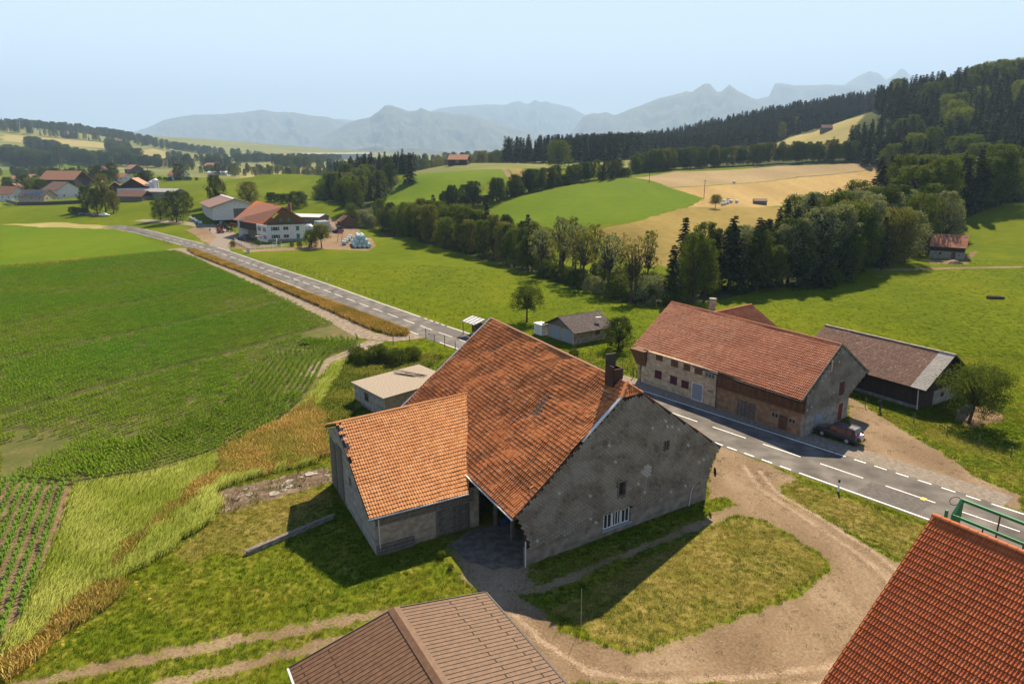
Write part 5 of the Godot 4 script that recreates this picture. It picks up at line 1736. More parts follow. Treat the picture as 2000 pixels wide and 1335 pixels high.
# ---------------------------------------------------------------- the white farm and other buildings farther off
func make_far_buildings():
	# white farmhouse
	var E0 = Vector3(-106.02, 5.6, -262.49); var E1 = Vector3(-87.9, 5.6, -242.59); var R0 = Vector3(-105.21, 11.3, -285.92); var R1 = Vector3(-82.19, 11.3, -248.73)
	var F1 = Vector3(-73.94, 6.3, -249.94)
	var F0 = F1 + (R0 - R1)
	var t = thing("white_farmhouse", "white farmhouse with red hipped roof, brown timber gable and green shutters", "farmhouse", Vector3(-85, 0, -255))
	var b = MB.new()
	b.slab(E0, E1, R1, R0, 0.2)
	b.slab(F1, F0, R0, R1, 0.2)
	part(t, "roof", b, M.roof_red)
	var spots = []; var tints = []
	tile_patch(E0, E1, R0, R1, 0.7, 0.6, spots, tints, 5, 0.05)
	lay(t, "roof_tile", tile_mesh, spots, tints, "tile_near", 0, "roof_tiling")
	var fw = frame_of(Vector2(-84.61, -237.56), Vector2(-72.9, -242.16))
	var peak = fw.len * 0.47
	b = MB.new()
	wall(b, fw, -0.5, 5.9, 0.3)
	part(t, "wall", b, M.plaster_white)
	b = MB.new()
	wall(b, fw, 5.9, func(s): return 5.9 + 5.25 * (s / peak if s < peak else (fw.len - s) / (fw.len - peak)), 0.3, [], [peak])
	part(t, "gable", b, M.brown_wood)
	b = MB.new()
	boards(b, fw, [0.3, fw.len - 0.3, 5.85, 6.6], 0.3, 0.1)
	part(t, "board_cladding", b, M.brown_wood)
	b = MB.new()
	wall(b, fw.merged({"a": fw.a + fw.o * 0.06}, true), -0.5, 0.9, 0.1)
	part(t, "plinth", b, M.stone_base)
	for q in [[1.9, 3.5, 3.9, 5.2, 0], [5.3, 7.1, 4.0, 5.2, 1], [9.6, 10.7, 3.7, 5.3, 2], [1.9, 3.5, 1.2, 2.5, 0], [5.3, 7.1, 1.3, 2.5, 1], [9.6, 10.7, 1.0, 2.6, 2]]:
		if q[4] == 2:
			shutter(t, fw, q, M.green_paint)
		else:
			window(t, fw, q, M.plaster_cream, 0.08)
			if q[4] == 0:
				shutter(t, fw, [q[0] - 0.6, q[0] - 0.05, q[2], q[3]], M.green_paint)
				shutter(t, fw, [q[1] + 0.05, q[1] + 0.6, q[2], q[3]], M.green_paint)
	for s in [4.4, 7.0]:
		shutter(t, fw, [s, s + 0.9, 6.9, 8.1], M.green_paint)
	var back = (xz(E0) - xz(E1))
	var lw = frame_of(fw.a + back * 0.97, fw.a)
	b = MB.new()
	var bay = lw.len - 9.0
	var near_part = lw.merged({"a": lw.a + lw.d * bay, "len": 9.0}, true)
	wall(b, near_part, -0.5, 5.7, 0.3)
	part(t, "wall", b, M.plaster_white)
	for q in [[1.0, 4.0, 3.4, 5.0], [1.0, 4.0, 0.9, 2.4], [5.5, 8.2, 3.4, 5.0], [5.5, 8.2, 0.9, 2.4]]:
		window(t, near_part, q, M.plaster_white, 0.08, 0.0, 3)
	b = MB.new()
	wall(b, lw.merged({"a": lw.a - lw.o * 3.0, "len": bay}, true), -0.5, 6.5, 0.3)
	part(t, "stable_wall", b, M.plaster_dirty)
	b = MB.new()
	wall(b, lw.merged({"a": lw.a - lw.o * 0.5, "len": bay}, true), 3.2, 5.7, 0.2)
	part(t, "board_cladding", b, M.dark_wood)
	b = MB.new()
	var rw = frame_of(fw.a + fw.d * fw.len, fw.a + fw.d * fw.len + back * 0.97)
	wall(b, rw, -0.5, 6.0, 0.3)
	wall(b, frame_of(rw.a + rw.d * rw.len, lw.a), -0.5, 6.5, 0.3)
	part(t, "wall", b, M.plaster_white)
	b = MB.new()
	var cp = Vector3(-83.39, 9.4, -260.21)
	b.box(cp + Vector3(0, 1.0, 0), Vector3(1.0, 3.2, 1.0))
	part(t, "chimney", b, M.roof_brown)
	b = MB.new()
	cp = Vector3(-88.89, 10.9, -260.38)
	b.box(cp, Vector3(0.7, 1.6, 0.7))
	part(t, "chimney", b, M.roof_red)
	# machine hall
	var hc = Vector2(-128.32, -295.24) + Vector2(0.866, -0.5) * 10.0 + Vector2(-0.5, -0.866) * 19.0
	var h = roof_points(hc, deg_to_rad(60), 38.0, 20.0, 5.4, 8.7, hgt(hc.x, hc.y), 0.6)
	var hall = gabled("machine_hall", "white walled machine hall with brown sheet roof beside the white farmhouse", "hall", h, M.plaster_white, M.plaster_white, M.roof_eternit, 0.06)
	b = MB.new()
	b.slab(h[2].lerp(h[0], 0.1) + Vector3(0, 0.15, 0), h[3].lerp(h[1], 0.1) + Vector3(0, 0.15, 0), h[3] + Vector3(0, 0.2, 0), h[2] + Vector3(0, 0.2, 0), 0.08)
	part(hall.node, "rooflight", b, M.roof_light)
	shutter(hall.node, hall.right, [hall.right.len * 0.45, hall.right.len * 0.8, hall.y0, hall.y0 + 4.4], M.grey_wood, "hall_door")
	b = MB.new()
	for s in [0.08, 0.97]:
		b.cyl(on(hall.front, hall.front.len * s, hall.y0, 0.1), on(hall.front, hall.front.len * s, hall.top, 0.1), 0.08, 0.08, 6)
	part(hall.node, "drain_pipe", b, M.pipe_grey)
	# older barn behind the hall
	var ob = gabled("old_barn", "old barn with brown tiled roof half hidden behind the machine hall", "barn", roof_points(hc + Vector2(-0.5, -0.866) * 34.0 + Vector2(0.866, -0.5) * 2.0, deg_to_rad(60), 24.0, 17.0, 4.6, 10.4, 0.5, 0.6), M.plaster_dirty, M.grey_wood, M.roof_brown)
	b = MB.new()
	b.box(ob.node.position + Vector3(-0.5, 11.0, -1.0), Vector3(1.3, 2.0, 1.3))
	part(ob.node, "chimney", b, M.roof_brown)
	# open shed with pale roof right of the farmhouse
	var oc = Vector2(-91.7, -308.9)
	var os = gabled("open_shed", "low open shed with pale metal roof right of the white farmhouse", "shed", roof_points(oc, deg_to_rad(14), 17.0, 9.0, 3.4, 4.3, hgt(oc.x, oc.y), 0.6), M.grey_wood, M.grey_wood, M.roof_light)
	for s in [4.0, 9.0, 13.0]:
		shutter(os.node, os.front, [s, s + 2.4, os.y0 + 0.2, os.y0 + 2.4], M.grey_wood, "shed_door")
	# small hut above the silage bales
	var sc = Vector2(-76.29, -316.98)
	gabled("tile_hut", "little wooden hut with orange tiles behind the silage bales", "hut", roof_points(sc, deg_to_rad(60), 5.0, 6.0, 2.6, 4.8, hgt(sc.x, sc.y), 0.7), M.brown_wood, M.brown_wood, M.roof_orange)
	# houses of the village and on the hills: pixel size decided their length
	var houses = [
		["village_house", "cream village house with orange roof at the far left edge", Vector2(-340.38, -469.38), 20, 11, 4.0, 8.6, 14.0, "roof_orange", "plaster_white"],
		["village_house", "small white gabled house with two dark windows next to the leftmost village roof", Vector2(-348.41, -490.45), 9, 11, 5.2, 8.8, 75.0, "roof_brown", "plaster_white"],
		["village_house", "low village house with dark roof and solar panels behind the hedge wall", Vector2(-289.73, -425.18), 17, 10, 3.2, 6.6, 8.0, "roof_slate", "plaster_cream"],
		["village_house", "village house with brown roof and white balcony front behind the hedge wall", Vector2(-286.18, -443.93), 20, 14, 5.5, 10.0, 35.0, "roof_brown", "plaster_white"],
		["village_barn", "large village barn with bright orange roof above the other roofs", Vector2(-342.04, -536.89), 30, 17, 6.5, 12.5, 10.0, "roof_orange", "dark_wood"],
		["village_house", "white farmhouse with orange gable roof and silos in the middle of the plain", Vector2(-213.03, -396.07), 22, 17, 5.0, 10.5, 70.0, "roof_orange", "plaster_white"],
		["village_barn", "brown roofed barn beside the tall poplar left of the silos", Vector2(-226.08, -398.4), 14, 12, 4.2, 9.0, 60.0, "roof_brown", "dark_wood"],
		["village_shed", "long grey shed right of the silos", Vector2(-189.76, -380.76), 20, 9, 3.6, 5.0, 18.0, "roof_grey", "plaster_grey"],
		["village_shed", "low brown roofed shed in front of the silos", Vector2(-203.2, -375.75), 15, 9, 2.6, 5.2, 12.0, "roof_brown", "grey_wood"],
		["village_house", "tall pale house with pink roof in the back of the village", Vector2(-583.55, -917.86), 14, 10, 5.8, 8.8, 15.0, "roof_orange", "plaster_white"],
		["village_house", "house with orange roof left of the bare field in the village", Vector2(-534.24, -783.19), 14, 10, 3.6, 6.8, 30.0, "roof_orange", "plaster_cream"],
		["village_house", "low house with long pinkish roof in the left part of the village", Vector2(-544.27, -776.14), 16, 9, 2.5, 5.1, 5.0, "roof_orange", "plaster_white"],
		["village_house", "village house with pinkish double roof behind the big barn", Vector2(-506.98, -827.17), 17, 11, 3.6, 6.8, 20.0, "roof_orange", "plaster_cream"],
		["village_house", "row house with orange roof right of the big village barn", Vector2(-350.05, -585.73), 19, 10, 2.9, 5.4, 5.0, "roof_orange", "plaster_cream"],
		["village_house", "small house with orange roof among trees behind the big barn", Vector2(-565.11, -859.61), 11, 9, 3.6, 6.5, 60.0, "roof_orange", "plaster_white"],
		["village_barn", "wide barn with orange roof at the foot of the green hill", Vector2(-535.91, -919.32), 26, 15, 5.0, 9.5, 8.0, "roof_orange", "dark_wood"],
		["village_barn", "barn with orange roof near the far treeline", Vector2(-500.57, -931.36), 21, 16, 5.0, 10.2, 40.0, "roof_orange", "dark_wood"],
		["village_house", "small white house with orange roof in the open fields", Vector2(-316.04, -569.29), 11, 8, 3.2, 5.8, 20.0, "roof_orange", "plaster_white"],
		["village_house", "white house with orange roof and garden hedge beside a round tree", Vector2(-273.52, -575.63), 14, 9, 3.6, 6.8, 25.0, "roof_orange", "plaster_white"],
		["village_barn", "brown barn with pinkish roof on the plain beyond the mound", Vector2(-432.19, -1018.69), 22, 15, 6.5, 10.9, 20.0, "roof_orange", "grey_wood"],
		["village_shed", "long flat white shed on the plain beyond the mound", Vector2(-365.88, -877.67), 25, 11, 2.9, 4.4, 3.0, "roof_light", "plaster_white"],
		["village_house", "far house with pink roof below the left treeline", Vector2(-477.67, -1011.38), 15, 11, 4.3, 8.2, 40.0, "roof_orange", "plaster_white"],
		["hill_farm", "barn with orange roof on the upper slope of the left hill", Vector2(-1170.86, -1885.01), 34, 22, 7.0, 15.0, 30.0, "roof_orange", "dark_wood"],
		["hill_farm", "small orange roofed barn near the right crest of the left hill", Vector2(-1080.31, -1960.28), 24, 16, 5.0, 11.0, 10.0, "roof_orange", "dark_wood"],
		["hill_farm", "low grey shed beside the diagonal wood on the left hill", Vector2(-898.83, -1505.88), 36, 16, 4.0, 7.0, 5.0, "roof_light", "grey_wood"],
		["hill_farm", "brown chalet with orange roof on the crest of the green hill", Vector2(-47.51, -635.63), 17, 13, 3.4, 7.4, 10.0, "roof_orange", "dark_wood"],
		["hill_farm", "farm with reddish roof among the trees behind the wheat field", Vector2(211.36, -639.81), 16, 12, 5.0, 11.0, 40.0, "roof_brown", "grey_wood"],
		["hay_barn", "small grey hay barn on the dry hillside meadow", Vector2(305.68, -694.44), 9, 7, 2.0, 4.6, 10.0, "roof_brown", "grey_wood"],
		["hay_barn", "small grey hut on the hilltop meadow near the spruces", Vector2(79.93, -777.01), 12, 8, 2.4, 4.6, 5.0, "roof_grey", "grey_wood"],
		["hay_barn", "tiny shed at the edge of the stubble field by the trees", Vector2(121.9, -341.84), 5, 4, 1.8, 2.6, 12.0, "roof_brown", "grey_wood"],
		["warehouse", "long white industrial hall far away on the plain", Vector2(-555.05, -2253.44), 220, 60, 14.0, 16.0, 4.0, "roof_light", "plaster_white"],
		["warehouse", "second pale industrial hall far away on the plain", Vector2(-684.75, -2250.07), 90, 50, 12.0, 15.0, 8.0, "roof_orange", "plaster_white"],
	]
	for s in houses:
		var p: Vector2 = s[2]
		var g = gabled(s[0], s[1], "hall" if s[0] == "warehouse" else ("barn" if "barn" in s[0] or "shed" in s[0] else "house"), roof_points(p, deg_to_rad(s[7]), s[3], s[4], s[5], s[6], hgt(p.x, p.y), 0.7), M[s[9]], M[s[9]] if rng.randf() < 0.5 else M.dark_wood, M[s[8]], 0.06, "", -3.0)
		if s[9] != "dark_wood" and s[9] != "grey_wood":
			for k in ["front", "right"]:
				var w = g[k]
				var n = maxi(2, int(w.len / 5.0))
				for i in n:
					var q = (i + 0.5) / n * w.len
					window(g.node, w, [q - 0.6, q + 0.6, g.y0 + 1.1, g.y0 + 2.5], M.plaster_white, 0.08)
		else:
			shutter(g.node, g.front, [g.front.len * 0.4, g.front.len * 0.6, g.y0 + 0.1, g.y0 + minf(3.6, s[5] - 0.4)], M.grey_wood, "barn_door")
	# solar panels on the dark roof
	var sp = Vector2(-289.73, -425.18)
	var rp = roof_points(sp, deg_to_rad(8.0), 17, 10, 3.2, 6.6, hgt(sp.x, sp.y), 0.7)
	for i in 3:
		b = MB.new()
		var u = 0.2 + i * 0.22
		var f = func(x, y): return rp[0].lerp(rp[1], x).lerp(rp[2].lerp(rp[3], x), y) + Vector3(0, 0.12, 0)
		b.slab(f.call(u, 0.25), f.call(u + 0.18, 0.25), f.call(u + 0.18, 0.8), f.call(u, 0.8), 0.05)
		var o = part(self, "solar_panel", b, M.glass)
		tag(o, "dark solar panel on the dark roofed village house", "solar panel", "solar panels on the village roof")
	# silos
	for i in 3:
		var q = Vector2(-203.48, -391.14) + Vector2(i * 2.7, i * 1.2)
		t = thing("silo", ["grey round silo nearest the white farmhouse on the plain", "middle grey silo on the plain", "outermost grey silo on the plain"][i], "silo", gp(q), "silos on the plain")
		b = MB.new()
		b.cyl(t.position, t.position + Vector3(0, 7.0 + i, 0), 1.7, 1.7, 12)
		part(t, "drum", b, M.zinc)
		b = MB.new()
		b.cyl(t.position + Vector3(0, 7.0 + i, 0), t.position + Vector3(0, 8.0 + i, 0), 1.75, 0.3, 12)
		part(t, "cone", b, M.pipe_grey)
	# garden wall of the village
	t = thing("hedge_wall", "long dark garden wall along the near side of the village", "wall", Vector3(-255.85, 3.82, -381.54))
	b = MB.new()
	var wl = pts([-314.33, -432.07, -274.71, -386.17, -251.33, -376.8, -232.02, -374.99])
	for i in wl.size() - 1:
		b.beam(gp(wl[i], 0.8), gp(wl[i + 1], 0.8), 0.4, 1.9)
	part(t, "wall", b, M.dark_metal)
	# two tower cranes
	for q in [[Vector2(-569.56, -886.37), 38.0, "slim tower crane rising above the village roofs", 12.0], [Vector2(-593.83, -863.81), 26.0, "second slim crane mast at the left of the village", 8.0]]:
		t = thing("tower_crane", q[2], "crane", gp(q[0]))
		b = MB.new()
		b.beam(t.position, t.position + Vector3(0, q[1], 0), 0.7, 0.7)
		part(t, "mast", b, M.dark_metal)
		b = MB.new()
		b.beam(t.position + Vector3(-6, q[1] - 3, 0), t.position + Vector3(q[3], q[1] - 3, 0), 0.5, 0.5)
		part(t, "jib", b, M.dark_metal)

# ---------------------------------------------------------------- plants
var kinds = {}      # kind -> {trunk, crown, h}
var pool = []       # trees waiting to be planted: [kind, Vector2, height, material, label, group]

func leaf_mat(key: String, c: Color, through = 0.5):
	var m = mat(key, c, 0.75)
	m.vertex_color_use_as_albedo = true
	m.metallic_specular = 0.12
	m.backlight_enabled = true
	m.backlight = lin(through, through, through * 0.45)

func rand_dir(r: RandomNumberGenerator) -> Vector3:
	var z = r.randf_range(-1, 1); var a = r.randf() * TAU; var s = sqrt(1 - z * z)
	return Vector3(s * cos(a), z, s * sin(a))

func leaf_clump(b: MB, r: RandomNumberGenerator, c: Vector3, rad: Vector3, n: int, size: float):
	for i in n:
		var d = rand_dir(r)
		var q = pow(r.randf(), 0.35)
		var p = c + Vector3(d.x * rad.x, d.y * rad.y, d.z * rad.z) * q
		var nrm = (d + rand_dir(r) * 0.7).normalized()
		var al = rand_dir(r).cross(nrm).normalized() * size * r.randf_range(0.7, 1.3)
		var ac = al.cross(nrm).normalized() * size * r.randf_range(0.28, 0.45)
		var t = r.randf_range(0.72, 1.12)
		b.col = Color(t * r.randf_range(0.92, 1.1), t, t * r.randf_range(0.85, 1.1))
		b.rhomb(p - al * 0.5, al, ac, nrm)

func broadleaf(key: String, sd: int, h: float, wide: float, low: float, clumps: int, per: int, size: float, lean = 0.0, open_ = 0.0):
	# h: height, wide: crown width, low: height of the lowest leaves as a share
	var r = RandomNumberGenerator.new()
	r.seed = sd
	var cr = MB.new(); var tr = MB.new()
	var th = h * maxf(0.35, low + 0.25)
	var base_r = h * 0.022 + 0.04
	var bend = Vector3(lean, 0, r.randf_range(-0.2, 0.2)) * h * 0.1
	tr.cyl(Vector3(0, -0.3, 0), Vector3(0, h * 0.04, 0), base_r * 1.5, base_r, 7, false)
	tr.cyl(Vector3(0, h * 0.04, 0), bend * 0.5 + Vector3(0, th * 0.6, 0), base_r, base_r * 0.7, 7, false)
	var fork = bend * 0.5 + Vector3(0, th * 0.6, 0)
	for i in clumps:
		var f = (i + 0.5) / clumps
		var y = lerpf(low, 1.0, pow(f, 0.8)) * h
		var env_ = sqrt(maxf(0.03, 1.0 - pow((y / h - (low + 0.42 * (1 - low))) / (0.62 * (1 - low)), 2.0)))
		var a = i * 2.399 + r.randf_range(-0.5, 0.5)
		var q = wide * 0.5 * env_ * sqrt(r.randf_range(0.15, 1.0))
		var rr = wide * r.randf_range(0.09, 0.20) * (0.75 + 0.35 * env_)
		var c = Vector3(cos(a) * q * 0.85, minf(y, h - rr * 0.6), sin(a) * q * 0.85) + bend * (y / h)
		if open_ > 0.0 and r.randf() < open_:
			rr *= 0.6
		leaf_clump(cr, r, c, Vector3(rr, rr * 0.8, rr), per, size)
		if i % 2 == 0 or open_ > 0.0:
			var m = fork.lerp(c, 0.5) + Vector3(0, rr * 0.25, 0)
			tr.cyl(fork, m, base_r * 0.45, base_r * 0.26, 5, false)
			tr.cyl(m, c, base_r * 0.26, base_r * 0.07, 4, false)
	kinds[key] = {"trunk": tr.mesh(), "crown": cr.mesh(), "h": h}

func conifer(key: String, sd: int, h: float, wide: float, levels: int, arms: int, sprays: int, low = 0.06, gaps = 0.12):
	var r = RandomNumberGenerator.new()
	r.seed = sd
	var cr = MB.new(); var tr = MB.new()
	tr.cyl(Vector3(0, -0.4, 0), Vector3(0, h * 0.97, 0), h * 0.014 + 0.06, 0.03, 6, false)
	for l in levels:
		var f = float(l) / levels
		var y = lerpf(low, 0.97, f) * h
		var reach = wide * 0.5 * pow(1.0 - f, 0.8) * r.randf_range(0.82, 1.12) + 0.12
		for k in arms:
			if r.randf() < gaps:
				continue
			var a = TAU * (k + r.randf_range(-0.35, 0.35)) / arms + l * 1.1
			var d = Vector3(cos(a), 0, sin(a))
			var rr = reach * r.randf_range(0.75, 1.1)
			for s in sprays:
				var g = (s + r.randf_range(0.3, 1.0)) / sprays
				var p = Vector3(0, y, 0) + d * rr * g + Vector3(0, -rr * 0.30 * g * g + r.randf_range(-0.15, 0.15), 0)
				var side = d.cross(Vector3.UP)
				var al = (d * 0.8 + side * r.randf_range(-0.7, 0.7) + Vector3(0, r.randf_range(-0.5, 0.05), 0)).normalized() * (h * 0.055 + rr * 0.22) * r.randf_range(0.7, 1.2)
				var nrm = (Vector3.UP * 0.7 + d * 0.6 + rand_dir(r) * 0.5).normalized()
				var ac = al.cross(nrm).normalized() * al.length() * r.randf_range(0.2, 0.34)
				var t = r.randf_range(0.7, 1.15)
				cr.col = Color(t, t, t * r.randf_range(0.9, 1.1))
				cr.rhomb(p - al * 0.3, al, ac, nrm)
	cr.col = Color.WHITE
	kinds[key] = {"trunk": tr.mesh(), "crown": cr.mesh(), "h": h}

func plant(kind: String, p: Vector2, h: float, m: String, label: String, group = "", called = "", turn = -1.0, wide = 1.0) -> Node3D:
	var k = kinds[kind]
	var cat = "bush" if kind.begins_with("bush") else "tree"
	if called == "":
		called = "spruce_tree" if kind.begins_with("spruce") else ("bush" if cat == "bush" else "broadleaf_tree")
	var t = thing(called, label, cat, gp(p), group)
	var s = h / k.h
	t.basis = Basis(Vector3.UP, turn if turn >= 0 else rng.randf() * TAU).scaled(Vector3(s * wide, s, s * wide))
	for q in [["trunk", k.trunk, M.bark], ["crown", k.crown, M[m]]]:
		var o = MeshInstance3D.new()
		o.name = q[0]
		o.mesh = q[1]
		o.material_override = q[2]
		t.add_child(o, true)
	return t

func stand(poly: PackedVector2Array, gap: float, choice: Array, lo: float, hi: float, label: String, group: String, skip = 0.0):   # choice: [kind, leaf material] picked evenly
	var box = Rect2(poly[0], Vector2.ZERO)
	for p in poly:
		box = box.expand(p)
	var z = box.position.y
	while z < box.end.y:
		var x = box.position.x
		while x < box.end.x:
			var p = Vector2(x, z) + Vector2(rng.randf_range(-0.45, 0.45), rng.randf_range(-0.45, 0.45)) * gap
			if Geometry2D.is_point_in_polygon(p, poly) and rng.randf() >= skip:
				var c = choice[rng.randi() % choice.size()]
				pool.append([c[0], p, rng.randf_range(lo, hi) * (c[2] if c.size() > 2 else 1.0), c[1], label, group])
			x += gap
		z += gap

func row_of(line: PackedVector2Array, gap: float, spread: float, choice: Array, lo: float, hi: float, label: String, group: String):
	var s = 0.0
	var n = length_of(line)
	while s < n:
		var p = along(line, s) + Vector2(rng.randf_range(-spread, spread), rng.randf_range(-spread, spread))
		var c = choice[rng.randi() % choice.size()]
		pool.append([c[0], p, rng.randf_range(lo, hi) * (c[2] if c.size() > 2 else 1.0), c[1], label, group])
		s += gap * rng.randf_range(0.7, 1.3)

func plant_pool():
	var eye = Vector2.ZERO
	var hut = Vector2(120.96, -189.18)
	pool = pool.filter(func(q): return q[1].distance_to(hut) > 11.0 and not (absf(q[1].x / -q[1].y - hut.x / -hut.y) < 0.04 and q[1].y > hut.y))
	for want in ["spruce", "broad"]:
		var mine = []
		for q in pool:
			if q[0].begins_with("spruce") == (want == "spruce"):
				mine.append(q)
		mine.sort_custom(func(a, b): return a[2] / a[1].length() > b[2] / b[1].length())
		var rest = {}
		for i in mine.size():
			var q = mine[i]
			if i < 300:
				plant(q[0], q[1], q[2], q[3], q[4], q[5], "", -1.0, rng.randf_range(0.78, 1.2))
			else:
				var key = q[0] + "|" + q[3]
				if not rest.has(key):
					rest[key] = []
				rest[key].append(q)
		for key in rest:
			var kind = key.split("|")[0]; var m = key.split("|")[1]
			var k = kinds[kind]
			var places = []; var colors = []
			for q in rest[key]:
				var s = q[2] / k.h
				places.append(Transform3D(Basis(Vector3.UP, rng.randf() * TAU).scaled(Vector3.ONE * s), gp(q[1])))
				var t = rng.randf_range(0.8, 1.15)
				colors.append(Color(t, t, t))
			var o = many(self, "far_wood", k.crown, places, colors, M[m])
			tag(o, "distant spruce forest covering the hills" if want == "spruce" else "distant broadleaf woods on the hills and valley", "wood")

func make_plants():
	mat("bark", lin(0.085, 0.065, 0.05), 0.95, M.streak, 0.8)
	leaf_mat("leaf_mid", lin(0.085, 0.115, 0.016), 0.7)
	leaf_mat("leaf_dark", lin(0.052, 0.075, 0.014), 0.55)
	leaf_mat("leaf_light", lin(0.13, 0.165, 0.02), 0.8)
	leaf_mat("leaf_silver", lin(0.19, 0.21, 0.10), 0.6)
	leaf_mat("leaf_olive", lin(0.14, 0.14, 0.03), 0.7)
	leaf_mat("needle_dark", lin(0.027, 0.038, 0.013), 0.2)
	leaf_mat("needle_mid", lin(0.034, 0.046, 0.018), 0.2)
	leaf_mat("needle_brown", lin(0.058, 0.048, 0.024), 0.2)
	broadleaf("round_a", 1, 14.0, 10.0, 0.10, 64, 90, 0.42)
	broadleaf("round_b", 2, 15.0, 9.0, 0.08, 66, 88, 0.42)
	broadleaf("round_c", 3, 13.0, 11.0, 0.06, 70, 86, 0.40)
	broadleaf("tall_a", 4, 17.0, 8.0, 0.14, 64, 84, 0.40)
	broadleaf("sparse_a", 5, 15.0, 8.0, 0.42, 34, 26, 0.5, 0.3, 0.5)
	broadleaf("sparse_b", 6, 16.0, 7.0, 0.36, 30, 30, 0.5, -0.3, 0.4)
	broadleaf("thin", 7, 13.0, 8.5, 0.40, 26, 9, 0.4, 0.0, 0.7)
	broadleaf("bush_a", 8, 5.0, 5.4, 0.02, 50, 120, 0.19)
	broadleaf("bush_b", 9, 4.0, 6.0, 0.0, 44, 90, 0.26)
	broadleaf("orchard", 10, 6.2, 7.6, 0.30, 60, 170, 0.17, 0.9, 0.15)
	broadleaf("apple", 11, 6.6, 7.0, 0.33, 54, 140, 0.19, 0.2, 0.1)
	broadleaf("poplar", 12, 17.0, 8.5, 0.14, 50, 44, 0.42, 0.2, 0.35)
	conifer("spruce_a", 21, 22.0, 8.0, 26, 9, 4)
	conifer("spruce_b", 22, 20.0, 7.0, 24, 9, 4, 0.10, 0.2)
	conifer("spruce_c", 23, 24.0, 8.5, 28, 9, 4, 0.16, 0.25)
	conifer("spruce_d", 24, 18.0, 7.5, 20, 8, 3, 0.05, 0.12)
	# trees that stand alone
	plant("orchard", Vector2(50.02, -69.82), 6.3, "leaf_mid", "orchard tree with dark forked trunk beside the dark barn", "", "orchard_tree", 0.2)
	plant("apple", Vector2(2.64, -118.03), 6.4, "leaf_mid", "single fruit tree on the meadow left of the double garage", "", "fruit_tree", 2.0)
	plant("bush_a", Vector2(16.21, -100.06), 4.9, "leaf_dark", "dense round dark bush between garage and roadside house", "", "", 1.0)
	plant("bush_b", Vector2(9.04, -95.61), 1.2, "leaf_mid", "small shrub inside the garden fence below the garage")
	plant("apple", Vector2(89.8, -306.5), 6.0, "leaf_olive", "small lone tree beside the round bales on the stubble field", "", "field_tree")
	plant("apple", Vector2(-61.66, -221.32), 7.5, "leaf_olive", "fruit tree at the right corner of the white farmhouse", "", "fruit_tree")
	plant("bush_a", Vector2(-65.16, -222.57), 5.5, "leaf_mid", "leafy bush between the white farmhouse and the fruit tree")
	plant("round_c", Vector2(-129.38, -342), 12.0, "leaf_olive", "broad tree behind the roof of the white farmhouse", "", "", -1, 1.2)
	plant("round_a", Vector2(-147.3, -346.85), 15.0, "leaf_dark", "tall dark tree rising behind the machine hall")
	plant("round_c", Vector2(-146.78, -302.07), 13.5, "leaf_dark", "very dark dense tree left of the machine hall")
	plant("round_c", Vector2(-156.03, -306.79), 10.0, "leaf_mid", "bushy tree left of the very dark tree at the farm access")
	plant("round_a", Vector2(-156.05, -333.21), 9.0, "leaf_mid", "small round tree behind the old barn")
	plant("poplar", Vector2(-197.19, -336.56), 18.0, "leaf_olive", "tall airy poplar in the row by the parked cars")
	plant("round_a", Vector2(-206.8, -338.03), 12.0, "leaf_dark", "leftmost tree in the row by the parked cars")
	plant("round_b", Vector2(-199.89, -333.87), 11.5, "leaf_mid", "second tree in the row by the parked cars")
	plant("round_a", Vector2(-190.48, -331.18), 10.5, "leaf_olive", "right tree in the row by the parked cars")
	plant("round_c", Vector2(-267.78, -564.2), 13.0, "leaf_dark", "dark round tree beside the white house with garden hedge")
	plant("round_c", Vector2(-272.59, -514.46), 10.0, "leaf_dark", "left dark bushy tree in the middle of the plain", "", "", -1, 1.4)
	plant("round_c", Vector2(-268.77, -515.9), 11.0, "leaf_dark", "right dark bushy tree in the middle of the plain", "", "", -1, 1.4)
	plant("round_a", Vector2(-343.59, -820.84), 15.0, "leaf_dark", "lone tree before the flat white shed on the plain")
	plant("round_c", Vector2(-324.08, -569.42), 15.0, "leaf_dark", "dark tree right of the village row house")
	plant("round_c", Vector2(-338.91, -496.34), 12.0, "leaf_light", "bright round tree among the near village roofs", "", "", -1, 1.6)
	plant("spruce_d", Vector2(272.19, -601.03), 12.0, "needle_dark", "young spruce alone at the foot of the dry hillside meadow")
	plant("round_c", Vector2(35.61, -544.09), 21.0, "leaf_mid", "great round tree on the crest right of the field path", "", "", -1, 1.25)
	plant("spruce_a", Vector2(-66.08, -454.25), 20.0, "needle_dark", "big lone spruce at the left edge of the green hill", "", "", -1, 1.3)
	plant("spruce_d", Vector2(-69.59, -363.64), 17.0, "needle_mid", "slim spruce at the foot of the green hill")
	plant("spruce_d", Vector2(56.13, -429.36), 13.0, "needle_dark", "left of two pointed spruces in the hedge below the hilltop")
	plant("spruce_d", Vector2(61.68, -430.94), 13.0, "needle_dark", "right of two pointed spruces in the hedge below the hilltop")
	plant("round_b", Vector2(-154.71, -460.07), 7.0, "leaf_dark", "small dark tree on the mound behind the farm") if false else null
	for q in [[Vector2(-123.56, -357.17), 4.5], [Vector2(-118.48, -353.7), 4.0], [Vector2(-113.06, -347.34), 4.5], [Vector2(-103.34, -336.12), 7.0]]:
		plant("bush_b", q[0], q[1], "leaf_dark", "dark shrub in the hedge on the mound behind the farmhouse", "hedge on the mound")
	for q in [[-0.4, 0.6], [0.3, 0.5], [1.0, 0.9], [1.6, 0.4], [2.3, 0.8], [3.2, 0.5]]:
		plant("bush_b", Vector2(-21.21, -91.76) + Vector2(q[0] * 2.2, rng.randf_range(-2.0, 1.0)), 1.6 + q[1], "leaf_mid", "overgrown elder bush behind the flat roofed shed", "bushes behind the shed")
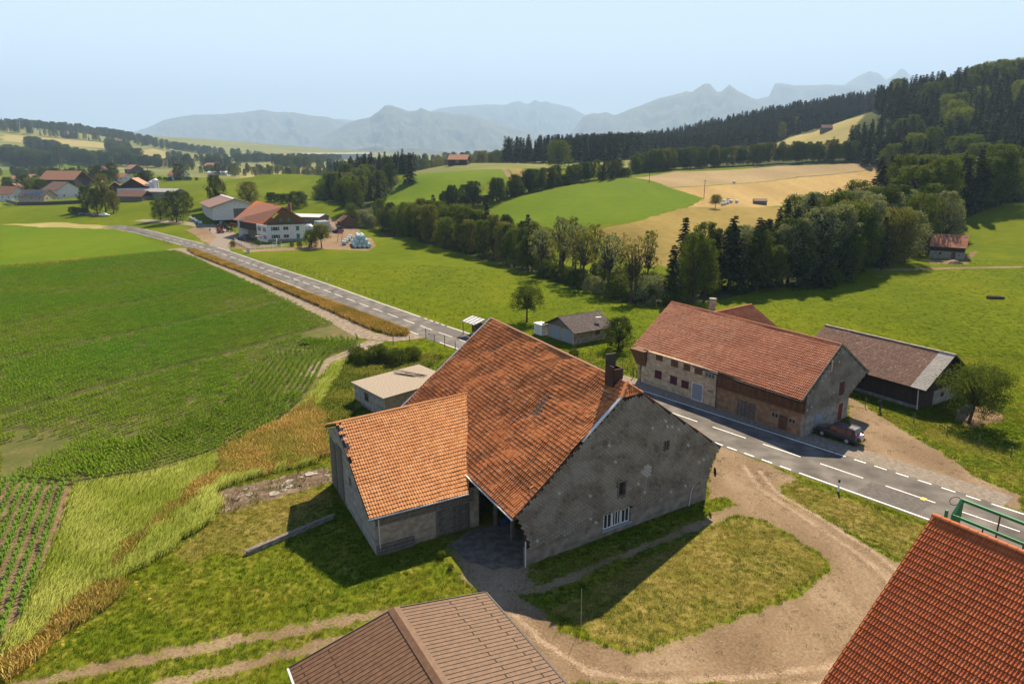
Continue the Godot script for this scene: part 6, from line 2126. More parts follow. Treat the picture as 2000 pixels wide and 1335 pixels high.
	# bushes in the farm garden and at the car park
	for q in [Vector2(-91.31, -223.76), Vector2(-71.7, -222.72), Vector2(-68.79, -221.35), Vector2(-76.84, -225.64), Vector2(-83.74, -226.02)]:
		plant("bush_a", q, rng.randf_range(1.4, 2.2), "leaf_mid", "low garden shrub before the white farmhouse", "garden shrubs")
	for q in [Vector2(-211.84, -333.97), Vector2(-208.61, -331.92), Vector2(-205.46, -329.95), Vector2(-203.35, -329.7)]:
		plant("bush_b", q, 3.0, "leaf_dark", "clipped dark hedge bush by the parked cars", "hedge by the car park")
	# the stream: dense on the left, thin in the middle, spruces and silver willows on the right
	var dense = [["round_a", "leaf_mid"], ["round_b", "leaf_dark"], ["round_c", "leaf_mid"], ["tall_a", "leaf_dark"], ["round_b", "leaf_olive"]]
	var thin = [["sparse_a", "leaf_olive"], ["sparse_b", "leaf_olive"], ["thin", "leaf_olive"], ["bush_b", "leaf_mid", 0.35], ["sparse_a", "leaf_silver"], ["bush_b", "leaf_silver", 0.4]]
	var silver = [["round_a", "leaf_silver"], ["round_b", "leaf_silver"], ["round_c", "leaf_olive"], ["round_c", "leaf_mid"], ["tall_a", "leaf_silver"]]
	var dark = [["spruce_a", "needle_dark"], ["spruce_b", "needle_dark"], ["spruce_c", "needle_mid"], ["spruce_d", "needle_dark"], ["spruce_b", "needle_mid"]]
	row_of(pts([-52.39, -312.44, -30.35, -238.85, -17.25, -229.97, -6.66, -221.2, 1.54, -204.28, 6.25, -183.54]), 4.8, 1.5, dense, 10.0, 13.5, "dense broadleaf tree in the stream wood left of centre", "trees along the stream, left")
	row_of(pts([-58.43, -327.28, -32.84, -259.01, -18.07, -241.65, -7, -233.21, 3.37, -224.17]), 4.8, 2.0, dense, 11.0, 14.5, "dense broadleaf tree in the stream wood left of centre", "trees along the stream, left")
	row_of(pts([-74.24, -322.59, -65.27, -325.17, -55.24, -322.61]), 4.0, 2.0, [["bush_b", "leaf_silver", 0.6], ["round_c", "leaf_mid"]], 9.0, 12.0, "pale willow bush at the left end of the stream wood", "willows at the stream")
	row_of(pts([6.82, -180.35, 12.79, -168.49, 19.13, -156.99, 23.82, -141.61, 31.23, -135.89]), 5.5, 2.0, thin, 12.0, 15.0, "thin half-bare tree in the middle of the stream wood", "thin trees along the stream")
	row_of(pts([6.36, -210.69, 16.55, -182.09, 25.2, -165.87, 33.02, -149.22]), 5.0, 2.0, thin, 12.0, 16.0, "thin half-bare tree in the middle of the stream wood", "thin trees along the stream")
	row_of(pts([8.18, -180.05, 16.09, -162.78, 22.69, -148.65, 27.63, -138.86, 35.66, -136.97]), 3.2, 1.5, [["bush_b", "leaf_mid"], ["bush_b", "leaf_silver"], ["bush_b", "leaf_dark"]], 2.5, 4.5, "low undergrowth bush below the thin stream trees", "undergrowth at the stream")
	plant("thin", Vector2(25.76, -140.28), 14.0, "leaf_olive", "nearly bare tree with dark forked trunk at the stream")
	for q in [[Vector2(-33.24, -293.47), 17.5, "pointed spruce standing out left in the stream wood"], [Vector2(-8.82, -240.57), 15.5, "pointed spruce in the middle of the dense stream wood"], [Vector2(5.15, -220.41), 16.0, "pointed spruce at the right end of the dense stream wood"], [Vector2(39.95, -158.76), 17.0, "dark spruce tip left of the tall spruces at the stream"], [Vector2(32.57, -137.22), 13.0, "dark spruce before the thin stream trees"]]:
		plant("spruce_a", q[0], q[1], "needle_dark", q[2])
	for q in [[Vector2(37.89, -140.76), 14.5], [Vector2(41.05, -142.89), 13.0], [Vector2(39.42, -149.87), 13.5]]:
		plant("tall_a", q[0], q[1], "leaf_mid", "slender leafy tree left of the tall spruces", "slender trees at the stream")
	for q in [[Vector2(49.39, -153.03), 17.5, "left of the two tall spruces at the front of the right wood"], [Vector2(54.91, -152.19), 17.0, "right of the two tall spruces at the front of the right wood"]]:
		plant("spruce_c", q[0], q[1], "needle_mid", q[2], "", "", -1, 1.25)
	row_of(pts([45.28, -150.44, 51.25, -149.45, 59.61, -150.56, 69.98, -153.43, 82.42, -159.91]), 4.5, 1.5, [["bush_b", "leaf_mid", 0.35], ["spruce_c", "needle_dark", 1.2], ["spruce_d", "needle_dark"], ["tall_a", "leaf_mid"], ["spruce_b", "needle_mid", 1.2]], 10.0, 14.0, "leafy tree at the front edge of the right wood", "front edge of the right wood")
	for k in 2:
		row_of(pts([45.98, -157.1, 53.9, -157.68, 62.59, -158.58, 73.59, -161.88, 88.52, -169.81]), 4.2, 2.0, [["spruce_a", "needle_dark"], ["spruce_c", "needle_mid"], ["tall_a", "leaf_mid"], ["round_b", "leaf_silver"], ["round_a", "leaf_dark"]], 12.5, 17.0, "tree in the second row of the right wood", "second row of the right wood")
	stand(pts([72, -160, 116, -186, 138, -212, 150, -240, 120, -262, 92, -224, 70, -190]), 7.0, silver + silver + dark + dark, 13.5, 18.5, "tree of the mixed silver-green wood before the field hut", "mixed wood right of centre")
	stand(pts([91.51, -173.21, 121.35, -212.93, 154.45, -244.66, 184.38, -263.23, 239.41, -328.61, 260.05, -358.1, 220.81, -353.14, 134.66, -259.01]), 7.0, dark + [["round_a", "leaf_mid"], ["round_b", "leaf_dark"]], 15.0, 21.0, "tree of the dark wood behind the field hut", "dark wood behind the hut")
	stand(pts([115.02, -205.69, 136.31, -231.07, 153.26, -242.64, 168.31, -252.72, 189.33, -270.5, 251.47, -342.59, 304.37, -418.91, 281.99, -430.39, 234.02, -410.19, 139.78, -269.39]), 8.0, dark + dark + [["round_a", "leaf_mid"], ["spruce_c", "needle_brown"]], 18.0, 25.0, "spruce of the big forest on the right hillside", "forest on the right hillside")
	var slope = dark + dark + dark + dark + dark + [["round_a", "leaf_mid"], ["round_c", "leaf_light"]]
	stand(pts([235, -430, 420, -420, 700, -560, 720, -760, 460, -740, 330, -600, 262, -560]), 9.0, slope, 18.0, 26.0, "spruce of the big forest on the right hillside", "forest on the right hillside")
	stand(pts([330, -620, 460, -745, 720, -770, 950, -1000, 700, -1050, 560, -1000, 440, -850, 350, -700]), 10.5, dark + dark + slope, 19.0, 27.0, "spruce of the big forest on the right hillside", "forest on the right hillside")
	# crest of spruces behind the dry meadow, hedge behind the wheat
	stand(pts([49.25, -678.87, 93.39, -644.2, 191.53, -882.44, 256.55, -887.97, 291.01, -858.54, 304.32, -844.71, 372.52, -927.35, 505.41, -1028.15]) , 7.0, dark, 18.0, 26.0, "spruce in the long belt along the far crest", "spruce belt on the crest")
	stand(pts([60, -960, 150, -830, 255, -800, 290, -840, 380, -930, 500, -1020, 620, -1060, 500, -1130, 300, -1080, 60, -1020]), 7.0, dark, 20.0, 28.0, "spruce in the long belt along the far crest", "spruce belt on the crest")
	row_of(pts([295.32, -835.84, 327.78, -859.93, 365.7, -910.04, 392.8, -928.99]), 12.0, 5.0, dark + [["round_b", "leaf_olive"]], 18.0, 24.0, "spruce at the left side of the dry hillside meadow", "spruces by the dry meadow")
	for k in 3:
		row_of(pts([88.02, -507.72, 131.22, -563.9, 178.14, -584.06, 217.06, -575.33, 244.66, -544.2, 270.62, -511.53]), 6.0, 3.0, [["round_a", "leaf_mid"], ["round_b", "leaf_olive"], ["round_c", "leaf_dark"], ["tall_a", "leaf_mid"], ["bush_b", "leaf_dark", 0.4]], 11.0, 16.5, "broadleaf tree in the hedge behind the wheat field", "hedge behind the wheat")
	# hedge across the green hill
	for k in 2:
		row_of(pts([-34.77, -356.81, -26.31, -356.66, -15.72, -355.6, -4, -362.9, 8.43, -383.21, 23.97, -409.26, 43.83, -428.54, 75.93, -462.6]), 5.5, 2.0, [["round_a", "leaf_dark"], ["round_c", "leaf_dark"], ["round_b", "leaf_mid"], ["bush_b", "leaf_dark", 0.5]], 8.0, 12.5, "dark broadleaf tree in the hedge across the green hill", "hedge across the green hill")
	# trees round the chalet and on the hilltop
	row_of(pts([-157.99, -1319.5, -126.05, -1336.67, -83.48, -1278.95, -34.3, -1182.7, -7.99, -1102.48]), 9.0, 6.0, [["round_a", "leaf_dark"], ["spruce_d", "needle_dark"], ["round_c", "leaf_mid"]], 12.0, 18.0, "tree behind the chalet on the green hill", "trees behind the chalet")
	stand(pts([-10, -690, 20, -680, 60, -660, 130, -700, 140, -760, 60, -760, -10, -740]), 9.0, dark, 20.0, 28.0, "tall spruce in the group right of the chalet", "spruces right of the chalet")
	stand(pts([-110, -760, 0, -780, 60, -860, -60, -900, -160, -840]), 14.0, [["round_a", "leaf_mid"], ["round_c", "leaf_olive"]], 12.0, 18.0, "tree of the far orchard village behind the hill", "far trees behind the hill")
	# wooded valley left of the green hill
	stand(pts([-121.79, -439.49, -90.79, -347.25, -74.36, -334.7, -61.84, -326.07, -61.09, -338.73, -68.92, -352.54, -78.09, -428.71, -72.1, -458.98, -84.21, -481.05, -108.81, -480.78]), 8.0, dark + [["round_a", "leaf_mid"], ["round_b", "leaf_dark"], ["round_c", "leaf_olive"], ["bush_b", "leaf_mid"]], 11.0, 16.0, "tree in the wooded valley left of the green hill", "wooded valley")
	stand(pts([-240.69, -917.02, -106.29, -485.5, -74.51, -486.75, -139.01, -1125.14, -146.49, -1245.68, -221.97, -1273.58, -262.47, -1164.58, -277.75, -1059.99]), 9.0, dark, 13.0, 19.0, "tree in the wooded valley left of the green hill", "wooded valley")
	stand(pts([-200, -700, -120, -760, -160, -1000, -420, -1100, -480, -1000, -300, -780]), 22.0, dense, 7.0, 11.0, "tree of the lowland wood beyond the mound", "lowland wood")
	# left hills
	var wood = [["round_a", "leaf_dark"], ["round_c", "leaf_dark"], ["round_b", "leaf_mid"], ["spruce_d", "needle_dark"]]
	var far_l = "tree in the woods on the far left hill"
	var far_g = "woods on the left hill"
	row_of(pts([-1432.03, -1999.34, -1475.32, -2213.57, -1697.97, -2751.95, -1608.19, -2799.32, -1300.52, -2410.2, -1070.63, -2151.06, -1013.5, -2261.53, -895.26, -2332.53, -813.93, -2340.67]), 9.0, 14.0, wood, 18.0, 28.0, far_l, far_g)
	row_of(pts([-1376.29, -1920.8, -1331.94, -1997.71, -1249.62, -2024.54, -1402.93, -2440.67, -1133.94, -2100.31, -1012.07, -2032.26, -910.39, -2030.31, -747.53, -1946.54]), 9.0, 14.0, wood, 18.0, 28.0, far_l, far_g)
	row_of(pts([-1301.48, -1814.37, -1256.08, -1822.69, -1203.57, -1840.74, -1166.84, -1844.04, -1137.28, -1881.85, -1087.31, -1935.39, -1037.86, -1998.71]), 10.0, 10.0, wood, 14.0, 22.0, far_l, far_g)
	for k in 3:
		row_of(pts([-1039.76, -1532.88, -965.79, -1468.3, -896.98, -1407.79, -817.32, -1325.55, -752.67, -1264.18, -696.79, -1206.21]), 8.0, 14.0, wood, 18.0, 26.0, far_l, far_g)
		row_of(pts([-983.5, -1746.04, -893.12, -1624.28, -792.5, -1429.18, -719.89, -1344.21]), 8.0, 14.0, wood, 18.0, 28.0, far_l, far_g)
		row_of(pts([-703.38, -1257.87, -639.76, -1222.85, -584.39, -1199.92, -538.66, -1235.29, -488.85, -1245.63]), 10.0, 12.0, wood, 14.0, 22.0, far_l, far_g)
		row_of(pts([-966.56, -1335.21, -920.65, -1296.04, -861.92, -1243.26, -777.44, -1162.53, -754.44, -1166.16]), 9.0, 16.0, wood, 18.0, 28.0, far_l, far_g)
		row_of(pts([-563.99, -1466.4, -623.12, -1868.12, -607.63, -2095.71, -531.19, -2093.8, -414.8, -1297.66, -313.79, -1135.37]), 14.0, 26.0, wood, 12.0, 20.0, "tree of the lowland wood beyond the mound", "lowland wood")
	row_of(pts([-818.89, -1662.63, -705.66, -1520.55, -620.32, -1424.71, -631.91, -1528.3]), 12.0, 8.0, wood, 12.0, 20.0, far_l, far_g)
	for k in 2:
		row_of(pts([-671.23, -920.29, -650.68, -929.47, -546.15, -813.15, -496.22, -763.43, -354.45, -570.32, -330.41, -550.88, -309.6, -535.59]), 14.0, 14.0, wood, 8.0, 14.0, "tree among the village houses on the left", "village trees")
		row_of(pts([-392.09, -534.83, -361.94, -513.89, -327.67, -474.23, -308.06, -468.44]), 13.0, 9.0, wood, 7.0, 12.0, "tree among the village houses on the left", "village trees")
	row_of(pts([-287.56, -562.49, -267.23, -558.63, -250.14, -556.91]), 4.0, 0.6, [["bush_b", "leaf_dark"]], 2.0, 3.0, "low bush in the garden hedge out on the plain", "garden hedge on the plain")
	plant_pool()

# ---------------------------------------------------------------- corn and grass
func corn_mesh(sd: int, n: int, h: float, long: float) -> ArrayMesh:
	var r = RandomNumberGenerator.new()
	r.seed = sd
	var b = MB.new()
	for i in n:
		var x = (i + r.randf_range(0.2, 0.8)) / n * long - long / 2
		var s = r.randf_range(0.8, 1.15) * h
		var z = r.randf_range(-0.06, 0.06)
		for k in 7:
			var a = r.randf() * TAU
			var d = Vector3(cos(a), 0, sin(a)); var w = d.cross(Vector3.UP) * 0.045 * (h + 0.3)
			var p0 = Vector3(x, s * (0.15 + 0.1 * k), z)
			var p1 = p0 + d * s * 0.19 + Vector3(0, s * 0.26, 0)
			var p2 = p1 + d * s * 0.19 - Vector3(0, s * r.randf_range(0.0, 0.2), 0)
			var t = r.randf_range(0.75, 1.25)
			b.col = Color(t, t, t * 0.9)
			b.quad(p0 - w * 0.6, p0 + w * 0.6, p1 + w, p1 - w)
			b.tri(p1 - w, p1 + w, p2)
	for i in b.n.size():
		b.n[i] = (b.n[i] * (1.0 if b.n[i].y > 0 else -1.0) + Vector3.UP * 0.6).normalized()
	return b.mesh()

func tuft_mesh(sd: int, n: int, h: float, spread: float, wide: float, lean: Vector3) -> ArrayMesh:
	var r = RandomNumberGenerator.new()
	r.seed = sd
	var b = MB.new()
	for i in n:
		var a = r.randf() * TAU
		var q = sqrt(r.randf()) * spread
		var p = Vector3(cos(a) * q, -0.02, sin(a) * q)
		var d = (Vector3(cos(a), 0, sin(a)) * r.randf_range(0.1, 0.6) + lean).normalized()
		var s = h * r.randf_range(0.6, 1.2)
		var top = p + Vector3(0, s, 0) + d * s * r.randf_range(0.25, 0.7)
		var w = Vector3(r.randf_range(-1, 1), 0, r.randf_range(-1, 1)).normalized() * wide
		var m = p.lerp(top, 0.55) + Vector3(0, s * 0.14, 0)
		var t = r.randf_range(0.75, 1.2)
		b.col = Color(t, t, t)
		b.quad(p - w * 0.6, p + w * 0.6, m + w, m - w)
		b.tri(m - w, m + w, top)
	for i in b.n.size():   # blades catch light like the sward they form
		b.n[i] = (b.n[i] * 0.35 + Vector3.UP).normalized()
	return b.mesh()

func make_crops():
	leaf_mat("blades", Color.WHITE, 0.35)
	leaf_mat("corn_leaf", Color.WHITE, 0.35)
	var corn = pts([-135.79, -179.92, -120.25, -194.91, -106.08, -212.69, -103.05, -211.33, -69.8, -167.7, -45.65, -135.71, -32.72, -117.94, -24.78, -106.52, -23.66, -103.97, -24.22, -100.35, -26.39, -98.07, -26.55, -94.29, -25.41, -85.29, -24.86, -78.31, -25.33, -71.98, -26.76, -66.38, -29.15, -61.89, -33.05, -57.69, -39.02, -55.13, -46.24, -56.33])
	var rows = pts([-46.09, -56.13, -38.94, -54.94, -36.84, -51.17, -33.74, -43.98, -31.01, -37.33, -29.86, -34.06, -29.79, -33.63])
	var nz = FastNoiseLite.new()
	nz.seed = 3
	nz.frequency = 0.03
	var d = (Vector2(-24.86, -78.31) - Vector2(-39.02, -55.13)).normalized()
	var o = Vector2(-d.y, d.x)
	var base = Vector2(-39.02, -55.13)
	var edge = pts([-24.78, -106.52, -23.66, -103.97, -24.22, -100.35, -26.39, -98.07, -26.55, -94.29, -25.41, -85.29, -24.86, -78.31, -25.33, -71.98, -26.76, -66.38, -29.15, -61.89, -33.05, -57.69, -39.02, -55.13, -43.05, -55.73, -46.16, -56.23])
	var meshes = [corn_mesh(1, 5, 0.8, 1.0), corn_mesh(2, 5, 0.8, 1.0)]
	var places = [[], []]; var colors = [[], []]
	for j in range(-60, 320):
		for i in range(-190, 170):
			var p = base + d * (i + rng.randf_range(-0.1, 0.1)) - o * j * 0.75
			if p.y > -20 or absf(p.x) > absf(p.y) * 0.80 + 6.0 or not Geometry2D.is_point_in_polygon(p, corn):
				continue
			var near_edge = 1e9
			for e in edge.size() - 1:
				near_edge = minf(near_edge, p.distance_to(Geometry2D.get_closest_point_to_segment(p, edge[e], edge[e + 1])))
			if near_edge < 9.4 or posmod(j, 32) < 2:
				continue
			var q = nz.get_noise_2d(p.x, p.y)
			if rng.randf() < 0.05 + maxf(0.0, q - 0.3) * 1.0:
				continue
			var k = rng.randi() % 2
			var s = rng.randf_range(0.8, 1.1) * (1.0 - 0.35 * clampf(q, 0, 1))
			var x = Vector3(d.x, 0, d.y)
			places[k].append(Transform3D(Basis(x, Vector3.UP, x.cross(Vector3.UP)).scaled(Vector3.ONE * s), gp(p)))
			var t = rng.randf_range(0.85, 1.15)
			colors[k].append(Color((0.115 + q * 0.04) * t, 0.205 * t, 0.006 * t))
	for j in 12:
		var n = int(length_of(edge))
		for i in n:
			var a = along(edge, i); var c = (along(edge, i + 2.0) - along(edge, maxf(0.0, i - 2.0))).normalized()
			var p = a + Vector2(-c.y, c.x) * (0.5 + j * 0.76)
			if not Geometry2D.is_point_in_polygon(p, corn):
				p = a - Vector2(-c.y, c.x) * (0.5 + j * 0.76)
				if not Geometry2D.is_point_in_polygon(p, corn):
					continue
			if rng.randf() < 0.05 + maxf(0.0, nz.get_noise_2d(p.x * 2.0, p.y * 2.0) - 0.2) * 1.5:
				continue
			var k = rng.randi() % 2
			var x = Vector3(c.x, 0, c.y)
			places[k].append(Transform3D(Basis(x, Vector3.UP, x.cross(Vector3.UP)).scaled(Vector3.ONE * rng.randf_range(0.75, 1.15)), gp(p)))
			var t = rng.randf_range(0.85, 1.15)
			colors[k].append(Color(0.11 * t, 0.18 * t, 0.008 * t))
	for k in 2:
		tag(many(self, "corn_crop", meshes[k], places[k], colors[k], M.corn_leaf), "young green corn filling the big field on the left", "corn")
	# the thin rows in the corner
	var d2 = (Vector2(-41.15, -56.33) - Vector2(-32.18, -37.84)).normalized()
	var o2 = Vector2(-d2.y, d2.x)
	var base2 = Vector2(-38.94, -54.94)
	var small = corn_mesh(5, 7, 0.66, 1.0)
	places = []; colors = []
	for j in range(0, 45):
		for i in range(-60, 12):
			for side in [1.0]:
				var p = base2 - o2 * (j * 0.78 + 0.55) * -side + d2 * (i + rng.randf_range(-0.1, 0.1))
				if not Geometry2D.is_point_in_polygon(p, rows):
					p = base2 + o2 * -(j * 0.78 + 0.55) + d2 * i
					if not Geometry2D.is_point_in_polygon(p, rows):
						continue
				var x = Vector3(d2.x, 0, d2.y)
				places.append(Transform3D(Basis(x, Vector3.UP, x.cross(Vector3.UP)).scaled(Vector3.ONE * rng.randf_range(0.8, 1.25)), gp(p)))
				var t = rng.randf_range(0.8, 1.2)
				colors.append(Color(0.10 * t, 0.18 * t, 0.02 * t))
	tag(many(self, "corn_seedlings", small, places, colors, M.corn_leaf), "rows of small corn plants on bare soil in the left corner", "corn")
	# grass
	var kinds_g = {
		"short_grass": [tuft_mesh(1, 14, 0.085, 0.17, 0.010, Vector3(0.2, 0, 0.1)), [], [], "short mown grass of the yard lawns"],
		"meadow_grass": [tuft_mesh(2, 16, 0.24, 0.30, 0.02, Vector3(0.3, 0, 0.1)), [], [], "rough green grass and weeds round the sheds and verges"],
		"tall_grass": [tuft_mesh(3, 26, 0.62, 0.30, 0.016, Vector3(0.7, 0, -0.35)), [], [], "tall pale green grass bending in the wind beside the corn"],
		"dry_grass": [tuft_mesh(4, 24, 0.50, 0.28, 0.016, Vector3(0.4, 0, 0.2)), [], [], "dry orange grass along the tracks and the field edge"],
	}
	var n2 = FastNoiseLite.new()
	n2.seed = 8
	n2.frequency = 0.12
	for i in 230000:
		var x = rng.randf_range(-50, 58); var z = rng.randf_range(-96, -22)
		if absf(x) > absf(z) * 0.78 + 4.0:
			continue
		var c = near.at(x, z)
		var q = n2.get_noise_2d(x, z)
		var t = rng.randf_range(0.8, 1.2)
		var key = ""; var col: Color; var s = rng.randf_range(0.7, 1.3)
		match c:
			0:
				if rng.randf() < 0.75:
					key = "meadow_grass"; col = Color(0.07, 0.125, 0.004).lerp(Color(0.16, 0.155, 0.014), clampf(q + 0.35, 0, 1)); s *= 0.5
			1:
				key = "short_grass"; col = Color(0.07, 0.105, 0.004).lerp(Color(0.24, 0.185, 0.05), clampf(q * 1.5 + 0.35 + rng.randf_range(-0.2, 0.2), 0, 1))
			2:
				key = "tall_grass"; col = Color(0.20, 0.26, 0.03).lerp(Color(0.35, 0.39, 0.09), clampf(q + 0.5, 0, 1))
			3:
				if rng.randf() < 0.35 + q * 0.9 + 0.25:
					key = "dry_grass"; col = Color(0.28, 0.22, 0.05).lerp(Color(0.48, 0.33, 0.11), clampf(q + 0.5, 0, 1))
				else:
					key = "tall_grass"; col = Color(0.20, 0.21, 0.035); s *= 0.8
			8:
				key = "meadow_grass"; col = Color(0.085, 0.12, 0.012).lerp(Color(0.18, 0.18, 0.025), clampf(q + 0.4, 0, 1)); s *= 1.7
			4:
				if rng.randf() < 0.03 + maxf(0.0, q - 0.2) * 0.3:
					key = "short_grass"; col = Color(0.10, 0.10, 0.03)
			9:
				if rng.randf() < 0.06:
					key = "meadow_grass"; col = Color(0.12, 0.11, 0.03)
		if key == "":
			continue
		var e = kinds_g[key]
		e[1].append(Transform3D(Basis(Vector3.UP, rng.randf_range(-0.7, 0.7) if key == "tall_grass" else rng.randf() * TAU).scaled(Vector3.ONE * s), Vector3(x, 0, z)))
		e[2].append(Color(col.r * t, col.g * t, col.b * t))
	for i in 60000:
		var z = -96.0 - pow(rng.randf(), 1.4) * 110.0
		var x = rng.randf_range(-0.78, 0.78) * -z
		var c = mid.at(x, z)
		var t = rng.randf_range(0.85, 1.15)
		var q = n2.get_noise_2d(x * 0.3, z * 0.3)
		var key = ""; var col: Color
		if c == 0 and z > -190.0:
			key = "short_grass"; col = Color(0.068, 0.104, 0.002).lerp(Color(0.105, 0.122, 0.004), clampf(q + 0.4, 0, 1))
		elif c == 3:
			key = "dry_grass"; col = Color(0.22, 0.16, 0.03).lerp(Color(0.38, 0.24, 0.06), clampf(q + 0.5, 0, 1))
		if key == "":
			continue
		var e = kinds_g[key]
		e[1].append(Transform3D(Basis(Vector3.UP, rng.randf() * TAU).scaled(Vector3.ONE * rng.randf_range(0.8, 1.3) * (1.25 if key == "short_grass" else 1.3)), gp(Vector2(x, z), -0.03)))
		e[2].append(Color(col.r * t, col.g * t, col.b * t))
	for i in 30000:
		var z = rng.randf_range(-96, -45); var x = rng.randf_range(50, 82) * (1.0 if rng.randf() < 0.8 else -1.0)
		if absf(x) > absf(z) * 0.78 + 3.0 or near.at(x, z) != 255 or mid.at(x, z) != 0:
			continue
		var t = rng.randf_range(0.8, 1.2)
		var col = Color(0.105, 0.135, 0.008).lerp(Color(0.17, 0.17, 0.02), clampf(n2.get_noise_2d(x, z) + 0.3, 0, 1))
		var e = kinds_g["meadow_grass"]
		e[1].append(Transform3D(Basis(Vector3.UP, rng.randf() * TAU).scaled(Vector3.ONE * rng.randf_range(0.3, 0.55)), gp(Vector2(x, z))))
		e[2].append(Color(col.r * t, col.g * t, col.b * t))
	var verge = pts([-102.85, -216.4, -99.93, -214.97, -68.75, -175.01, -50.58, -151.21, -37.1, -134.76, -26.09, -121.13, -17.17, -109.86, -17.38, -107.83, -19.22, -107.83, -25.04, -113.76, -35.25, -127.67, -48.68, -145.25, -69.11, -172.5, -93.75, -202.93])
	for i in 26000:
		var f = rng.randf()
		var p = along(pts([-100.65, -213.73, -69.75, -174.17, -49.61, -148.16, -36.22, -131.38, -25.36, -117.53, -17.7, -108.84]), f * 133.75) + Vector2(rng.randf_range(-3, 3), rng.randf_range(-3, 3))
		if not Geometry2D.is_point_in_polygon(p, verge):
			continue
		var q = n2.get_noise_2d(p.x, p.y)
		var col = Color(0.22, 0.17, 0.03).lerp(Color(0.42, 0.26, 0.07), clampf(q + 0.5, 0, 1))
		var e = kinds_g["dry_grass"]
		e[1].append(Transform3D(Basis(Vector3.UP, rng.randf() * TAU).scaled(Vector3.ONE * rng.randf_range(0.9, 1.6)), gp(p)))
		e[2].append(col)
	for key in kinds_g:
		var e = kinds_g[key]
		tag(many(self, key, e[0], e[1], e[2], M.blades), e[3], "grass")

# ---------------------------------------------------------------- vehicles, bales, fences and small things
class Local:   # builds in a thing's own axes: x forward, y up, z to its right
	var at: Transform3D
	func _init(p: Vector3, yaw: float):
		at = Transform3D(Basis(Vector3.UP, yaw), p)
	func w(x: float, y: float, z: float) -> Vector3:
		return at * Vector3(x, y, z)

func loft(b: MB, l: Local, secs: Array):   # sections [x, [[y, half width], ...]] joined lengthwise, mirrored, ends closed
	for s in secs.size() - 1:
		var a = secs[s]; var c = secs[s + 1]
		for side in [1.0, -1.0]:
			for i in a[1].size() - 1:
				var p = l.w(a[0], a[1][i][0], a[1][i][1] * side); var q = l.w(a[0], a[1][i + 1][0], a[1][i + 1][1] * side)
				var r = l.w(c[0], c[1][i + 1][0], c[1][i + 1][1] * side); var t = l.w(c[0], c[1][i][0], c[1][i][1] * side)
				if side > 0:
					b.quad(p, q, r, t)
				else:
					b.quad(p, t, r, q)
		var k = a[1].size() - 1
		b.quad(l.w(a[0], a[1][k][0], a[1][k][1]), l.w(a[0], a[1][k][0], -a[1][k][1]), l.w(c[0], c[1][k][0], -c[1][k][1]), l.w(c[0], c[1][k][0], c[1][k][1]))
		b.quad(l.w(a[0], a[1][0][0], -a[1][0][1]), l.w(a[0], a[1][0][0], a[1][0][1]), l.w(c[0], c[1][0][0], c[1][0][1]), l.w(c[0], c[1][0][0], -c[1][0][1]))
	for e in [0, secs.size() - 1]:
		var a = secs[e]
		for i in a[1].size() - 1:
			var p = l.w(a[0], a[1][i][0], -a[1][i][1]); var q = l.w(a[0], a[1][i][0], a[1][i][1])
			var r = l.w(a[0], a[1][i + 1][0], a[1][i + 1][1]); var t = l.w(a[0], a[1][i + 1][0], -a[1][i + 1][1])
			if e == 0:
				b.quad(p, t, r, q)
			else:
				b.quad(p, q, r, t)

func wheel(t: Node3D, l: Local, x: float, z: float, r: float, wide: float, rim: Material):
	var b = MB.new()
	var s = 1.0 if z > 0 else -1.0
	b.cyl(l.w(x, r, z - wide / 2), l.w(x, r, z + wide / 2), r, r, 16)
	var o = part(t, "wheel", b, M.rubber)
	b = MB.new()
	b.cyl(l.w(x, r, z + s * (wide / 2 - 0.02)), l.w(x, r, z + s * (wide / 2 + 0.015)), r * 0.62, r * 0.56, 12)
	part(o, "rim", b, rim)

